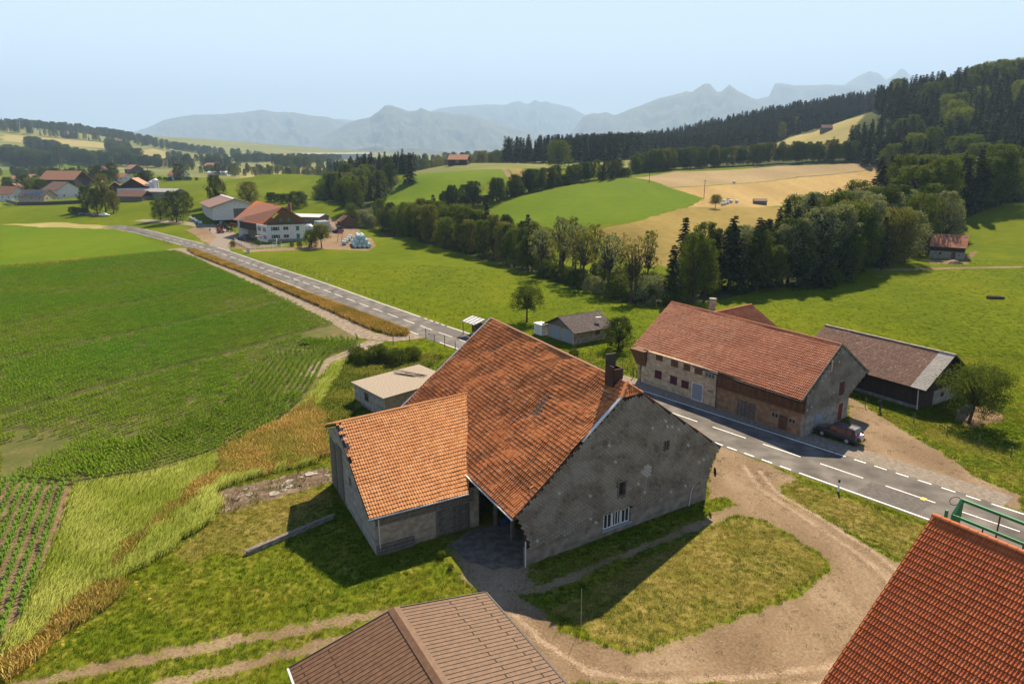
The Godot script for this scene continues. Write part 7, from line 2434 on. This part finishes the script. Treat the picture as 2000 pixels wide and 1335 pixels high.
func make_car(label: String, p: Vector3, yaw: float, paint: Material, suv = false, called = "parked_car", group = ""):
	var t = thing(called, label, "car", p, group)
	var l = Local.new(p, yaw)
	var h = 1.0 if suv else 0.86
	var w = 0.89
	var prof = func(y0, y1, k): return [[y0, w * 0.90 * k], [y0 + 0.18, w * k], [(y0 + y1) / 2 + 0.05, w * k], [y1 - 0.06, w * 0.95 * k], [y1, w * 0.86 * k]]
	var b = MB.new()
	loft(b, l, [[-2.22, prof.call(0.42, 0.92 * h, 0.90)], [-2.12, prof.call(0.30, 1.02 * h, 0.98)], [-1.2, prof.call(0.26, 1.05 * h, 1.0)], [0.6, prof.call(0.26, 1.03 * h, 1.0)], [1.0, prof.call(0.27, 1.02 * h, 0.99)], [1.75, prof.call(0.30, 0.94 * h, 0.96)], [2.12, prof.call(0.34, 0.82 * h, 0.88)], [2.22, prof.call(0.42, 0.70 * h, 0.80)]])
	part(t, "body", b, paint)
	var y0 = 1.02 * h; var y1 = 1.66 if suv else 1.42
	var rear = -2.06 if suv else -1.75
	var cab = [[rear, [[y0 - 0.04, 0.80], [y0 + 0.2, 0.78], [y0 + 0.25, 0.74]]], [rear + 0.22, [[y0 - 0.04, 0.84], [y1 - 0.12, 0.70], [y1 - 0.02, 0.60]]], [-0.3, [[y0 - 0.04, 0.85], [y1 - 0.10, 0.72], [y1, 0.62]]], [0.35, [[y0 - 0.04, 0.85], [y1 - 0.12, 0.70], [y1 - 0.03, 0.60]]], [1.15, [[y0 - 0.05, 0.80], [y0 + 0.02, 0.76], [y0 + 0.03, 0.70]]]]
	b = MB.new()
	loft(b, l, cab)
	part(t, "cabin", b, paint)
	for s in [1.0, -1.0]:
		for q in [[rear + 0.34, rear + 0.86], [rear + 1.0, -0.28 if suv else -0.35], [-0.18, 0.52]]:
			if q[1] - q[0] < 0.2:
				continue
			b = MB.new()
			var f = func(x, v): return l.w(x, lerpf(y0 + 0.06, y1 - 0.16, v), s * (lerpf(0.845, 0.715, v) + 0.012))
			var q0 = f.call(q[0], 0.0); var q1 = f.call(q[1] + (0.14 if q[1] > 0.4 else 0.0), 0.0); var q2 = f.call(q[1] - (0.14 if q[1] > 0.4 else 0.0), 1.0); var q3 = f.call(q[0], 1.0)
			if s > 0:
				b.quad(q0, q1, q2, q3)
			else:
				b.quad(q3, q2, q1, q0)
			part(t, "side_window", b, M.glass)
	b = MB.new()
	b.quad(l.w(1.10, y0 + 0.05, 0.72), l.w(1.10, y0 + 0.05, -0.72), l.w(0.42, y1 - 0.07, -0.58), l.w(0.42, y1 - 0.07, 0.58))
	part(t, "windscreen", b, M.glass)
	b = MB.new()
	b.quad(l.w(rear - 0.02, y0 + 0.04, -0.66), l.w(rear - 0.02, y0 + 0.04, 0.66), l.w(rear + 0.16, y1 - 0.14, 0.58), l.w(rear + 0.16, y1 - 0.14, -0.58))
	part(t, "rear_window", b, M.glass)
	for x in [-1.32, 1.32]:
		for z in [-0.80, 0.80]:
			wheel(t, l, x, z, 0.34 if suv else 0.31, 0.22, M.alloy)
	for s in [-1.0, 1.0]:
		b = MB.new()
		b.box(l.w(-2.10, 1.0 if suv else 0.78, 0.70 * s), Vector3(0.1, 0.5 if suv else 0.18, 0.14), yaw)
		part(t, "tail_light", b, M.red_lamp)
		b = MB.new()
		b.box(l.w(2.10, 0.68, 0.58 * s), Vector3(0.16, 0.16, 0.34), yaw)
		part(t, "headlight", b, M.clear_lamp)
		b = MB.new()
		b.box(l.w(0.75, 1.05, 0.96 * s), Vector3(0.16, 0.14, 0.18), yaw)
		part(t, "mirror", b, paint)
	b = MB.new()
	b.box(l.w(-2.22, 0.46, 0), Vector3(0.16, 0.24, 1.62), yaw)
	b.box(l.w(2.2, 0.42, 0), Vector3(0.16, 0.22, 1.55), yaw)
	part(t, "bumper", b, M.dark_plastic)
	if suv:
		b = MB.new()
		b.cyl(l.w(-2.26, 0.92, -0.1), l.w(-2.50, 0.92, -0.1), 0.36, 0.36, 16)
		part(t, "spare_wheel", b, M.alloy)
		for s in [-1.0, 1.0]:
			b = MB.new()
			b.beam(l.w(-1.7, y1 + 0.05, 0.56 * s), l.w(0.2, y1 + 0.05, 0.56 * s), 0.05, 0.05)
			part(t, "roof_rail", b, M.dark_plastic)
	return t

func make_tractor(label: String, p: Vector3, yaw: float, paint: Material, rim: Material, group = ""):
	var t = thing("tractor", label, "tractor", p, group)
	var l = Local.new(p, yaw)
	var b = MB.new()
	loft(b, l, [[0.3, [[0.9, 0.42], [1.3, 0.45], [1.75, 0.40]]], [1.6, [[0.85, 0.40], [1.25, 0.42], [1.65, 0.34]]], [2.3, [[0.85, 0.36], [1.15, 0.36], [1.45, 0.26]]]])
	part(t, "hood", b, paint)
	b = MB.new()
	loft(b, l, [[-1.15, [[1.2, 0.7], [2.0, 0.78], [2.75, 0.66]]], [0.25, [[1.2, 0.7], [2.0, 0.78], [2.75, 0.66]]]])
	part(t, "cab", b, M.glass)
	b = MB.new()
	b.box(l.w(-0.45, 2.82, 0), Vector3(1.6, 0.16, 1.5), yaw)
	part(t, "cab_roof", b, paint)
	b = MB.new()
	for s in [-1.0, 1.0]:
		b.box(l.w(-1.0, 1.72, 0.95 * s), Vector3(1.4, 0.08, 0.5), yaw)
	b.box(l.w(-0.2, 0.85, 0), Vector3(3.4, 0.5, 0.6), yaw)
	part(t, "chassis", b, paint)
	for s in [-1.0, 1.0]:
		wheel(t, l, -1.0, 0.95 * s, 0.95, 0.5, rim)
		wheel(t, l, 1.7, 0.85 * s, 0.65, 0.4, rim)
	b = MB.new()
	b.cyl(l.w(0.45, 1.7, 0.4), l.w(0.45, 2.9, 0.4), 0.05, 0.05, 6)
	part(t, "exhaust", b, M.dark_metal)
	return t

func make_bale_mesh(long: float, r: float) -> ArrayMesh:
	var b = MB.new()
	var k = 14
	for i in k:
		var a0 = TAU * i / k; var a1 = TAU * (i + 1) / k
		var e0 = Vector3(0, cos(a0), sin(a0)); var e1 = Vector3(0, cos(a1), sin(a1))
		var x = Vector3(long / 2, 0, 0); var y = Vector3(long / 2 - 0.08, 0, 0)
		b.quad(-y + e0 * r, y + e0 * r, y + e1 * r, -y + e1 * r)
		b.quad(y + e0 * r, x + e0 * (r - 0.1), x + e1 * (r - 0.1), y + e1 * r)
		b.quad(-x + e0 * (r - 0.1), -y + e0 * r, -y + e1 * r, -x + e1 * (r - 0.1))
		b.tri(x, x + e1 * (r - 0.1), x + e0 * (r - 0.1))
		b.tri(-x, -x + e0 * (r - 0.1), -x + e1 * (r - 0.1))
	return b.mesh()

func bale(mesh: Mesh, p: Vector3, yaw: float, m: Material, label: String, group: String, called = "wrapped_bale"):
	var o = MeshInstance3D.new()
	o.name = numbered(called)
	o.mesh = mesh
	o.material_override = m
	o.transform = Transform3D(Basis(Vector3.UP, yaw), p)
	add_child(o)
	tag(o, label, "bale", group)

func post_at(p: Vector2, h: float, label: String, group: String, m: Material, thick = 0.09, called = "fence_post"):
	var b = MB.new()
	var q = gp(p)
	b.cyl(q - Vector3(0, 0.2, 0), q + Vector3(rng.randf_range(-0.05, 0.05), h, rng.randf_range(-0.05, 0.05)), thick / 2, thick / 2 * 0.9, 6)
	tag(part(self, called, b, m), label, "post", group)

func make_small_things():
	mat("rubber", lin(0.02, 0.02, 0.02), 0.9)
	mat("alloy", lin(0.5, 0.5, 0.52), 0.35).metallic = 0.7
	mat("dark_plastic", lin(0.035, 0.033, 0.035), 0.6)
	mat("red_lamp", lin(0.45, 0.02, 0.02), 0.25)
	mat("clear_lamp", lin(0.6, 0.6, 0.6), 0.15)
	for q in [["paint_plum", lin(0.028, 0.024, 0.034)], ["paint_black", lin(0.015, 0.017, 0.02)], ["paint_navy", lin(0.02, 0.03, 0.06)], ["paint_red", lin(0.25, 0.02, 0.025)], ["paint_white", lin(0.7, 0.7, 0.7)], ["paint_blue", lin(0.03, 0.07, 0.20)], ["paint_orange", lin(0.55, 0.12, 0.03)]]:
		var m = mat(q[0], q[1], 0.35)
		m.clearcoat_enabled = true
		m.clearcoat = 0.8
		m.clearcoat_roughness = 0.08
	mat("film_white", lin(0.62, 0.65, 0.60), 0.35, M.fine, 0.4)
	mat("film_mint", lin(0.48, 0.60, 0.56), 0.35, M.fine, 0.4)
	mat("straw", lin(0.42, 0.30, 0.13), 0.95, M.rough_n, 0.8)
	# the car beside the house
	var rear_w = Vector3(33.9, -0, -64.13); var front_w = Vector3(32.36, -0, -66.25)
	var yaw = atan2(-(front_w.z - rear_w.z), front_w.x - rear_w.x)
	var side = Vector3(sin(yaw), 0, cos(yaw))
	var c = (rear_w + front_w) / 2
	if side.z > 0:
		side = -side
	make_car("plum coloured off-road car with spare wheel parked beside the roadside house", c + side * 0.80, yaw, M.paint_plum, true, "off_road_car")
	# vehicles at the white farm
	make_tractor("blue tractor with red wheels before the machine hall", Vector3(-120.8, -0.02, -286.53), deg_to_rad(150), M.paint_navy, M.paint_red)
	make_tractor("bright blue tractor in front of the white bale stack", Vector3(-75.36, -3.17, -298.46), deg_to_rad(225), M.paint_blue, M.dark_metal)
	make_car("black car nearest the white fence at the farm", Vector3(-98.29, -0.35, -248.37), deg_to_rad(200), M.paint_black)
	make_car("dark blue car parked closest to the stable of the white farm", Vector3(-100.28, -0.62, -257.48), deg_to_rad(200), M.paint_navy)
	make_car("red car in the car park by the tree row", Vector3(-193.45, 2.14, -322.68), deg_to_rad(5), M.paint_red)
	make_car("black car left of the red one in the car park", Vector3(-197.91, 2.22, -324.57), deg_to_rad(5), M.paint_black)
	make_car("white car right of the red one in the car park", Vector3(-189.92, 2.16, -322.36), deg_to_rad(5), M.paint_white)
	make_car("dark car at the left end of the car park", Vector3(-202.44, 2.31, -326.53), deg_to_rad(5), M.paint_navy)
	for q in [["red loader machine beside the blue tractor", Vector3(-115.91, -0.52, -273.01), "paint_red", 0.0], ["orange hay implement before the bale stack", Vector3(-79.75, -2.41, -301.91), "paint_orange", 0.4], ["small dark implement on the farm yard", Vector3(-114.39, -0.46, -278.39), "dark_plastic", 0.3], ["dark red trailer at the hall door", Vector3(-117.19, 0.08, -289.84), "paint_red", 0.6]]:
		var t = thing("farm_machine", q[0], "farm machine", q[1])
		var l = Local.new(q[1], q[3])
		var b = MB.new()
		b.box(l.w(0, 1.0, 0), Vector3(2.2, 0.8, 1.3), q[3])
		b.box(l.w(-0.6, 1.7, 0), Vector3(0.8, 0.7, 1.0), q[3])
		part(t, "body", b, M[q[2]])
		b = MB.new()
		b.beam(l.w(1.0, 0.8, 0.4), l.w(2.4, 0.4, 0.4), 0.15, 0.15)
		b.beam(l.w(1.0, 0.8, -0.4), l.w(2.4, 0.4, -0.4), 0.15, 0.15)
		part(t, "arm", b, M.dark_metal)
		for x in [-0.7, 0.8]:
			for z in [-0.7, 0.7]:
				wheel(t, l, x, z, 0.45, 0.3, M.alloy)
	# silage bales
	var bm = make_bale_mesh(1.25, 0.68); var lb = make_bale_mesh(1.5, 0.72)
	var base = Vector2(-82.47, -280.81)
	var dirb = (Vector2(-76.51, -302.3) - Vector2(-82.83, -288.05)).normalized()
	var sb = Vector2(-82.62, -290.38)
	for tier in 4:
		for i in 8 - tier:
			for r in 2:
				var p = sb + dirb * (i * 1.42 + tier * 0.7) + Vector2(-dirb.y, dirb.x) * (-r * 1.5)
				bale(bm, gp(p, 0.68 + tier * 1.16), -atan2(dirb.y, dirb.x) + PI / 2, M.film_white, ["white wrapped bale in the bottom tier of the tall stack", "white wrapped bale in the second tier of the tall stack", "white wrapped bale in the third tier of the tall stack", "white wrapped bale on top of the tall stack"][tier], "tall stack of white bales")
	var mb = Vector2(-51.26, -220.77)
	var e1 = (Vector2(-46.78, -221.48) - Vector2(-51.26, -220.77)).normalized()
	var e2 = (Vector2(-60.36, -249.57) - Vector2(-51.26, -220.77)).normalized()
	for tier in 3:
		for i in 4 - tier:
			for r in 7 - tier:
				var p = mb + e1 * (0.7 + i * 1.45 + tier * 0.72) + e2 * (0.8 + r * 1.55 + tier * 0.8)
				bale(lb, gp(p, 0.72 + tier * 1.22), -atan2(e2.y, e2.x), M.film_mint, ["mint wrapped bale in the bottom tier of the long stack", "mint wrapped bale in the middle tier of the long stack", "mint wrapped bale on top of the long stack"][tier], "long stack of mint bales")
	for q in [[Vector2(-55.87, -227.69), 0], [Vector2(-56.47, -233.12), 1], [Vector2(-57.06, -239.45), 2], [Vector2(-58.64, -248.62), 3]]:
		bale(lb, gp(q[0], 0.72), 0.2, M.film_white, "single white bale left of the mint stack", "single bales")
	var tr = thing("bale_conveyor", "red and white lattice conveyor beside the mint bales", "conveyor", Vector3(-59.19, 0.31, -236.44))
	for s in [-0.7, 0.7]:
		var b = MB.new()
		b.beam(tr.position + Vector3(s, 0.2, 1.5), tr.position + Vector3(s, 4.2, -1.5), 0.14, 0.14)
		part(tr, "rail", b, M.red_lamp)
	for i in 6:
		var b = MB.new()
		var q = Vector3(0, 0.5 + i * 0.65, 1.3 - i * 0.5)
		b.beam(tr.position + q + Vector3(-0.7, 0, 0), tr.position + q + Vector3(0.7, 0.3, 0), 0.08, 0.08)
		part(tr, "rung", b, M.paint_white)
	# round straw bales on the stubble
	var names = ["rearmost round straw bale on the stubble field", "round straw bale left in the back pair on the stubble", "round straw bale in the middle of the group on the stubble", "round straw bale right of the middle one on the stubble", "front left round straw bale nearest the lone tree", "front middle round straw bale on the stubble", "front right round straw bale of the group on the stubble", "lone round straw bale right of the group on the stubble", "single round bale at the edge of the standing wheat"]
	var spots = [Vector2(107.31, -344.81), Vector2(101.75, -333.74), Vector2(104.76, -335.54), Vector2(105.67, -335.23), Vector2(97.39, -321.46), Vector2(99.5, -324.51), Vector2(101.96, -328.68), Vector2(109.05, -337.31), Vector2(134.37, -423.47)]
	for i in 9:
		bale(bm, gp(spots[i], 0.66), rng.randf_range(0.4, 0.9), M.film_white, names[i], "round bales on the stubble", "round_bale")
	# wrapped bales by the hall
	for q in [[Vector2(-140.41, -304.41), 0], [Vector2(-137.31, -300.42), 1], [Vector2(-134.07, -296.53), 2], [Vector2(-142.99, -307.16), 3]]:
		bale(lb, gp(q[0], 0.72), 0.4, M.film_mint, "wrapped bale lying along the machine hall wall", "bales by the hall")
	# garden fence behind the farmhouse
	var fence = pts([8.52, -97.51, 10.78, -95.08, 12.47, -93.78, 13.95, -91.27, 15.5, -88.88, 16.41, -85.73])
	for i in 12:
		post_at(along(fence, i * length_of(fence) / 11.0), 1.2, "thin metal post of the garden fence behind the farmhouse", "garden fence posts", M.dark_metal, 0.06)
	for i in 4:
		post_at(along(pts([9.56, -98.07, 11.89, -98.35, 14.11, -99.48, 16.53, -98.63]), i * 2.6), 1.2, "thin fence post on the lawn below the garage", "lawn fence posts", M.dark_metal, 0.06)
	post_at(Vector2(16.04, -85.95), 1.4, "thick brown post at the corner of the garden", "", M.brown_wood, 0.16)
	# posts on the far side of the road and the meadow
	var line = pts([41.12, -74.77, 42.21, -73.43, 43.97, -69.82, 45.49, -66.38, 46.96, -63.75, 48.33, -60.93])
	for i in 6:
		post_at(line[i], 1.1, "wooden post of the meadow fence right of the gravel drive", "meadow fence posts", M.grey_wood, 0.1)
	line = pts([-69.97, -193.72, -50.64, -167.28, -35.95, -147.59, -24.4, -132.84, -14.81, -120.27])
	for i in 30:
		post_at(along(line, i * length_of(line) / 29.0) + Vector2(0.9, -0.7), 1.0, "thin post of the pasture fence along the road", "pasture fence posts", M.grey_wood, 0.08)
	for q in [[Vector2(-22.9, -98.91), 1.1], [Vector2(-18.43, -102.13), 1.4], [Vector2(-20.33, -99.2), 0.9], [Vector2(-13.84, -106.19), 1.7], [Vector2(-12.27, -103.97), 1.2], [Vector2(-10.29, -100.94), 1.9], [Vector2(-8.63, -99.77), 1.3], [Vector2(-16.24, -104.59), 1.0]]:
		post_at(q[0], q[1], "weathered wooden post between the field path and the shed weeds", "posts at the field path", M.grey_wood, 0.13)
	# mailbox disc post and road markers
	var t = thing("disc_sign", "post with round black disc at the edge of the drive", "sign", Vector3(42.09, -0, -73.43))
	var b = MB.new()
	b.beam(t.position, t.position + Vector3(0, 1.3, 0), 0.1, 0.1)
	part(t, "post", b, M.dark_wood)
	b = MB.new()
	b.cyl(t.position + Vector3(-0.1, 1.1, 0.08), t.position + Vector3(-0.1, 1.1, 0.14), 0.3, 0.3, 14)
	part(t, "disc", b, M.rubber)
	for q in [[Vector2(28.32, -53.88), "black and white road marker post on the dry lawn edge"], [Vector2(-13.23, -105.23), "road marker post at the mouth of the track"], [Vector2(-62.23, -170.72), "road marker post on the dry verge"], [Vector2(-50.18, -154.39), "second road marker post on the dry verge"], [Vector2(-43.85, -159.75), "road marker post on the pasture side"]]:
		t = thing("road_marker", q[1], "marker post", gp(q[0]), "")
		b = MB.new()
		b.box(t.position + Vector3(0, 0.45, 0), Vector3(0.14, 0.9, 0.10))
		part(t, "post", b, M.paint_white)
		b = MB.new()
		b.box(t.position + Vector3(0, 1.02, 0), Vector3(0.145, 0.24, 0.105))
		part(t, "band", b, M.rubber)
	# stop sign and information sign at the farm junction
	t = thing("stop_sign", "red road sign on a pole at the farm junction", "sign", Vector3(-115.1, -0.54, -262.06))
	b = MB.new()
	b.beam(t.position, t.position + Vector3(0, 2.2, 0), 0.08, 0.08)
	part(t, "pole", b, M.zinc)
	b = MB.new()
	b.cyl(t.position + Vector3(0, 2.5, 0.05), t.position + Vector3(0, 2.5, 0.09), 0.42, 0.42, 14)
	part(t, "plate", b, M.paint_red)
	b = MB.new()
	b.box(t.position + Vector3(0, 2.5, 0.1), Vector3(0.6, 0.14, 0.02))
	part(t, "bar", b, M.paint_white)
	t = thing("road_bracket", "low metal frame at the start of the track beside the road", "barrier", Vector3(-102.63, 0.05, -217.71))
	for s in [-0.8, 0.8]:
		b = MB.new()
		b.beam(t.position + Vector3(s, 0, 0), t.position + Vector3(s, 1.0, 0), 0.1, 0.1)
		part(t, "leg", b, M.zinc)
	b = MB.new()
	b.beam(t.position + Vector3(-0.9, 1.0, 0), t.position + Vector3(0.9, 1.0, 0), 0.12, 0.12)
	part(t, "rail", b, M.zinc)
	# guard rail along the bend
	t = thing("guard_rail", "thin metal railing along the bend of the road on the left", "railing", Vector3(-137.33, -0.44, -259.34))
	line = pts([-112.85, -226.69, -122.84, -241.73, -132.76, -254.14, -142.79, -266.1, -151.58, -275.91, -157.92, -282.33])
	for i in 24:
		b = MB.new()
		var q = gp(along(line, i * length_of(line) / 23.0))
		b.beam(q, q + Vector3(0, 1.1, 0), 0.08, 0.08)
		part(t, "post", b, M.grey_wood)
	for y in [0.55, 1.05]:
		b = MB.new()
		for i in 23:
			b.beam(gp(along(line, i * length_of(line) / 23.0), y), gp(along(line, (i + 1) * length_of(line) / 23.0), y), 0.05, 0.06)
		part(t, "rail", b, M.grey_wood)
	# white fence of the farm garden
	t = thing("white_fence", "white wooden garden fence before the white farmhouse", "fence", Vector3(-77.9, 0.2, -216.55))
	line = pts([-97.1, -240.17, -88.96, -226.4, -83.63, -217.98, -78.78, -219.07, -72.21, -222.73])
	var n = 14
	for i in n + 1:
		b = MB.new()
		var q = gp(along(line, i * length_of(line) / n))
		b.beam(q, q + Vector3(0, 1.2, 0), 0.16, 0.16)
		part(t, "post", b, M.paint_white)
	for y in [0.45, 0.95]:
		for i in n:
			b = MB.new()
			b.beam(gp(along(line, i * length_of(line) / n), y), gp(along(line, (i + 1) * length_of(line) / n), y), 0.07, 0.16)
			part(t, "rail", b, M.paint_white)
	t = thing("garden_windmill", "white garden whirligig standing before the white farmhouse", "ornament", Vector3(-77.53, 0.22, -225.67))
	b = MB.new()
	b.beam(t.position, t.position + Vector3(0, 2.6, 0), 0.18, 0.18)
	part(t, "pole", b, M.paint_white)
	for i in 4:
		b = MB.new()
		var a = i * PI / 2 + 0.5
		b.beam(t.position + Vector3(0, 1.1, 0.1), t.position + Vector3(cos(a) * 2.0, 1.1 + sin(a) * 0.5, 0.1 + sin(a)), 0.22, 0.06)
		part(t, "blade", b, M.paint_white)
	t = thing("parasol", "beige square parasol at the corner of the white farmhouse", "parasol", Vector3(-86.01, 0.09, -233.79))
	b = MB.new()
	b.cyl(t.position, t.position + Vector3(0, 2.4, 0), 0.05, 0.05, 6)
	part(t, "pole", b, M.paint_white)
	b = MB.new()
	b.box(t.position + Vector3(0, 2.45, 0), Vector3(2.6, 0.1, 2.6), 0.4)
	part(t, "canopy", b, M.plaster_brown)
	t = thing("plastic_dome", "white plastic covered heap behind the white farmhouse", "heap", Vector3(-87.13, -1.71, -294.96))
	b = MB.new()
	for i in 8:
		for j in 4:
			var f = func(u, v): var a0 = u * TAU / 8; var e = v * PI / 8; return t.position + Vector3(cos(a0) * cos(e) * 3.0, sin(e) * 3.0 - 0.2, sin(a0) * cos(e) * 2.4)
			b.quad(f.call(i, j), f.call(i, j + 1), f.call(i + 1, j + 1), f.call(i + 1, j))
	part(t, "film", b, M.film_white)
	t = thing("waste_bin", "grey bin at the farm lane near the road", "bin", Vector3(-80.53, 0.16, -208.35))
	b = MB.new()
	b.box(t.position + Vector3(0, 0.6, 0), Vector3(1.0, 1.2, 0.9), 0.3)
	part(t, "body", b, M.pipe_grey)
	b = MB.new()
	b.box(t.position + Vector3(0, 1.25, 0), Vector3(1.1, 0.12, 1.0), 0.3)
	part(t, "lid", b, M.dark_plastic)
	# bus shelter roof behind the farmhouse ridge
	t = thing("bus_shelter", "white roofed shelter at the roadside behind the farmhouse ridge", "shelter", Vector3(-6.28, 0, -108.16))
	var l = Local.new(t.position, deg_to_rad(-52))
	b = MB.new()
	b.slab(l.w(-1.9, 2.3, 1.1), l.w(1.9, 2.3, 1.1), l.w(1.9, 2.9, -1.1), l.w(-1.9, 2.9, -1.1), 0.08)
	part(t, "roof", b, M.roof_light)
	b = MB.new()
	for i in 5:
		b.beam(l.w(-1.9 + i * 0.95, 2.34, 1.1), l.w(-1.9 + i * 0.95, 2.94, -1.1), 0.06, 0.05)
	part(t, "roof_rib", b, M.brown_wood)
	b = MB.new()
	for x in [-1.7, 1.7]:
		for z in [-0.9, 0.9]:
			b.beam(l.w(x, 0, z), l.w(x, 2.5, z), 0.12, 0.12)
	b.beam(l.w(-1.7, 1.2, -0.9), l.w(1.7, 1.2, -0.9), 0.06, 2.0)
	part(t, "frame", b, M.brown_wood)
	# water trough on the meadow
	t = thing("water_trough", "dark timber log lying alone on the right meadow", "log", Vector3(99.84, 0.04, -138.49))
	b = MB.new()
	b.beam(t.position + Vector3(-1.6, 0.25, -0.2), t.position + Vector3(1.6, 0.25, 0.35), 0.5, 0.45)
	part(t, "log", b, M.dark_wood)
	b = MB.new()
	b.beam(t.position + Vector3(-1.4, 0.5, -0.45), t.position + Vector3(1.2, 0.5, 0.0), 0.2, 0.15)
	part(t, "branch", b, M.dark_wood)
	# power poles
	for q in [[Vector2(79.94, -408.02), 9.0, "power pole left on the wheat field edge"], [Vector2(94.97, -344.48), 9.0, "power pole at the tip of the green field"], [Vector2(-371.21, -929.96), 14.0, "power pole on the plain beyond the mound"], [Vector2(-366.6, -975.74), 14.0, "second power pole on the plain beyond the mound"], [Vector2(-287.09, -554.23), 14.0, "power pole in the middle of the plain"], [Vector2(-90.08, -341.42), 9.0, "thin pole on the mound beside the farmhouse chimney"]]:
		t = thing("power_pole", q[2], "pole", gp(q[0]), "power poles")
		b = MB.new()
		b.cyl(t.position - Vector3(0, 0.5, 0), t.position + Vector3(0, q[1], 0), 0.16, 0.12, 6)
		part(t, "pole", b, M.dark_wood)
		b = MB.new()
		b.beam(t.position + Vector3(-0.7, q[1] - 0.5, 0), t.position + Vector3(0.7, q[1] - 0.5, 0), 0.1, 0.1)
		part(t, "crossbar", b, M.dark_wood)
	# rubble slab: broken concrete pieces
	for i in 22:
		var f = rng.randf(); var v = rng.randf()
		var p = Vector2(-24.32, -51.61).lerp(Vector2(-16.92, -57.37), f) + Vector2(rng.randf_range(-1.0, 1.0), rng.randf_range(-1.4, 1.4))
		b = MB.new()
		var r = rng.randf_range(0.12, 0.55)
		var poly = []
		for k in 6:
			poly.append(p + Vector2(cos(k * TAU / 6), sin(k * TAU / 6)) * r * rng.randf_range(0.6, 1.1))
		b.prism(poly, -0.05, rng.randf_range(0.03, 0.10))
		tag(part(self, "concrete_piece", b, M.plaster_grey if i % 3 else M.concrete), "broken piece of pale concrete on the bare patch left of the farmhouse", "concrete piece", "broken concrete on the bare patch")
	# stones along the yard tracks
	var stone = MB.new()
	for i in 6:
		var a0 = TAU * i / 6; var a1 = TAU * (i + 1) / 6
		var e0_ = Vector3(cos(a0), 0, sin(a0)); var e1_ = Vector3(cos(a1), 0, sin(a1))
		stone.quad(e0_ + Vector3(0, -0.3, 0), e0_ * 0.7 + Vector3(0, 0.5, 0), e1_ * 0.7 + Vector3(0, 0.5, 0), e1_ + Vector3(0, -0.3, 0))
		stone.tri(e0_ * 0.7 + Vector3(0, 0.5, 0), Vector3(0.1, 0.7, 0), e1_ * 0.7 + Vector3(0, 0.5, 0))
	var places = []; var colors = []
	for i in 60000:
		var x = rng.randf_range(-34, 44); var z = rng.randf_range(-92, -22)
		if absf(x) > absf(z) * 0.78 + 2.0 or near.at(x, z) != 4:
			continue
		var s = 0.012 + 0.05 * pow(rng.randf(), 5.0)
		places.append(Transform3D(Basis(Vector3.UP, rng.randf() * TAU).scaled(Vector3(s, s * 0.6, s * rng.randf_range(0.6, 1.0))), Vector3(x, 0, z)))
		var t2 = rng.randf_range(0.6, 1.25)
		colors.append(Color(0.27 * t2, 0.215 * t2, 0.15 * t2))
	mat("pebble", Color.WHITE, 0.95).vertex_color_use_as_albedo = true
	tag(many(self, "gravel", stone.mesh(), places, colors, M.pebble), "loose gravel and stones on the yard tracks", "gravel")
	# thin rod standing in the lawn island
	post_at(Vector2(4.28, -36.25), 2.6, "thin tall rod standing at the edge of the lawn island", "", M.pipe_grey, 0.03, "marker_rod")
	# low retaining wall beside the wing
	t = thing("retaining_wall", "low dark retaining wall running through the grass left of the wing", "wall", Vector3(-17.18, -0, -46.41))
	b = MB.new()
	var ra = Vector3(-19.36, -0, -44.11); var rb = Vector3(-14.41, -0, -49.33)
	b.beam(ra + Vector3(0, 0.0, 0), rb + Vector3(0, 0.05, 0), 0.3, 0.6)
	part(t, "wall", b, M.stone_base)
	b = MB.new()
	b.beam(ra + Vector3(-0.1, 0.32, 0), rb + Vector3(0.1, 0.37, 0), 0.34, 0.05)
	part(t, "coping", b, M.grey_wood)
	for q in [[Vector2(-5.13, -43.78), 0.5], [Vector2(-4.32, -42.25), 0.4]]:
		plant("bush_b", q[0], q[1], "leaf_light", "bright green weed bush in the sun before the stable yard", "weeds before the stable yard")
	for q in [[Vector2(-8.2, -46.41), 0.8], [Vector2(-7.32, -47.15), 0.6]]:
		plant("bush_b", q[0], q[1], "leaf_mid", "shrub against the wing wall in the shade", "shrubs at the wing wall")
	# things under the eave
	t = thing("blue_bag", "small bright blue bag on the concrete under the eave", "bag", Vector3(-0.61, -0, -48.53))
	b = MB.new()
	b.box(t.position + Vector3(0, 0.22, 0), Vector3(0.5, 0.3, 0.35), 0.4)
	b.box(t.position + Vector3(0.05, 0.4, 0), Vector3(0.3, 0.1, 0.25), 0.9)
	part(t, "sack", b, M.paint_blue)
	b = MB.new()
	b.beam(t.position + Vector3(-0.15, 0.45, 0), t.position + Vector3(0.15, 0.52, 0), 0.04, 0.04)
	part(t, "strap", b, M.dark_plastic)
	# manure heap and soil by the hut
	t = thing("soil_heap", "brown soil heap before the field hut", "heap", Vector3(117.59, 1.06, -181.07))
	b = MB.new()
	for i in 10:
		var a0 = TAU * i / 10; var a1 = TAU * (i + 1) / 10
		var r0 = 2.6 + sin(i * 2.3) * 0.5; var r1 = 2.6 + sin((i + 1) % 10 * 2.3) * 0.5
		var q0 = t.position + Vector3(cos(a0) * r0, -0.1, sin(a0) * r0 * 0.6); var q1 = t.position + Vector3(cos(a1) * r1, -0.1, sin(a1) * r1 * 0.6)
		var u0 = t.position.lerp(q0, 0.5) + Vector3(0, 0.7, 0); var u1 = t.position.lerp(q1, 0.5) + Vector3(0, 0.7, 0)
		b.quad(q0, u0, u1, q1)
		b.tri(u0, t.position + Vector3(0.2, 1.0, 0), u1)
	part(t, "heap", b, M.plaster_brown)
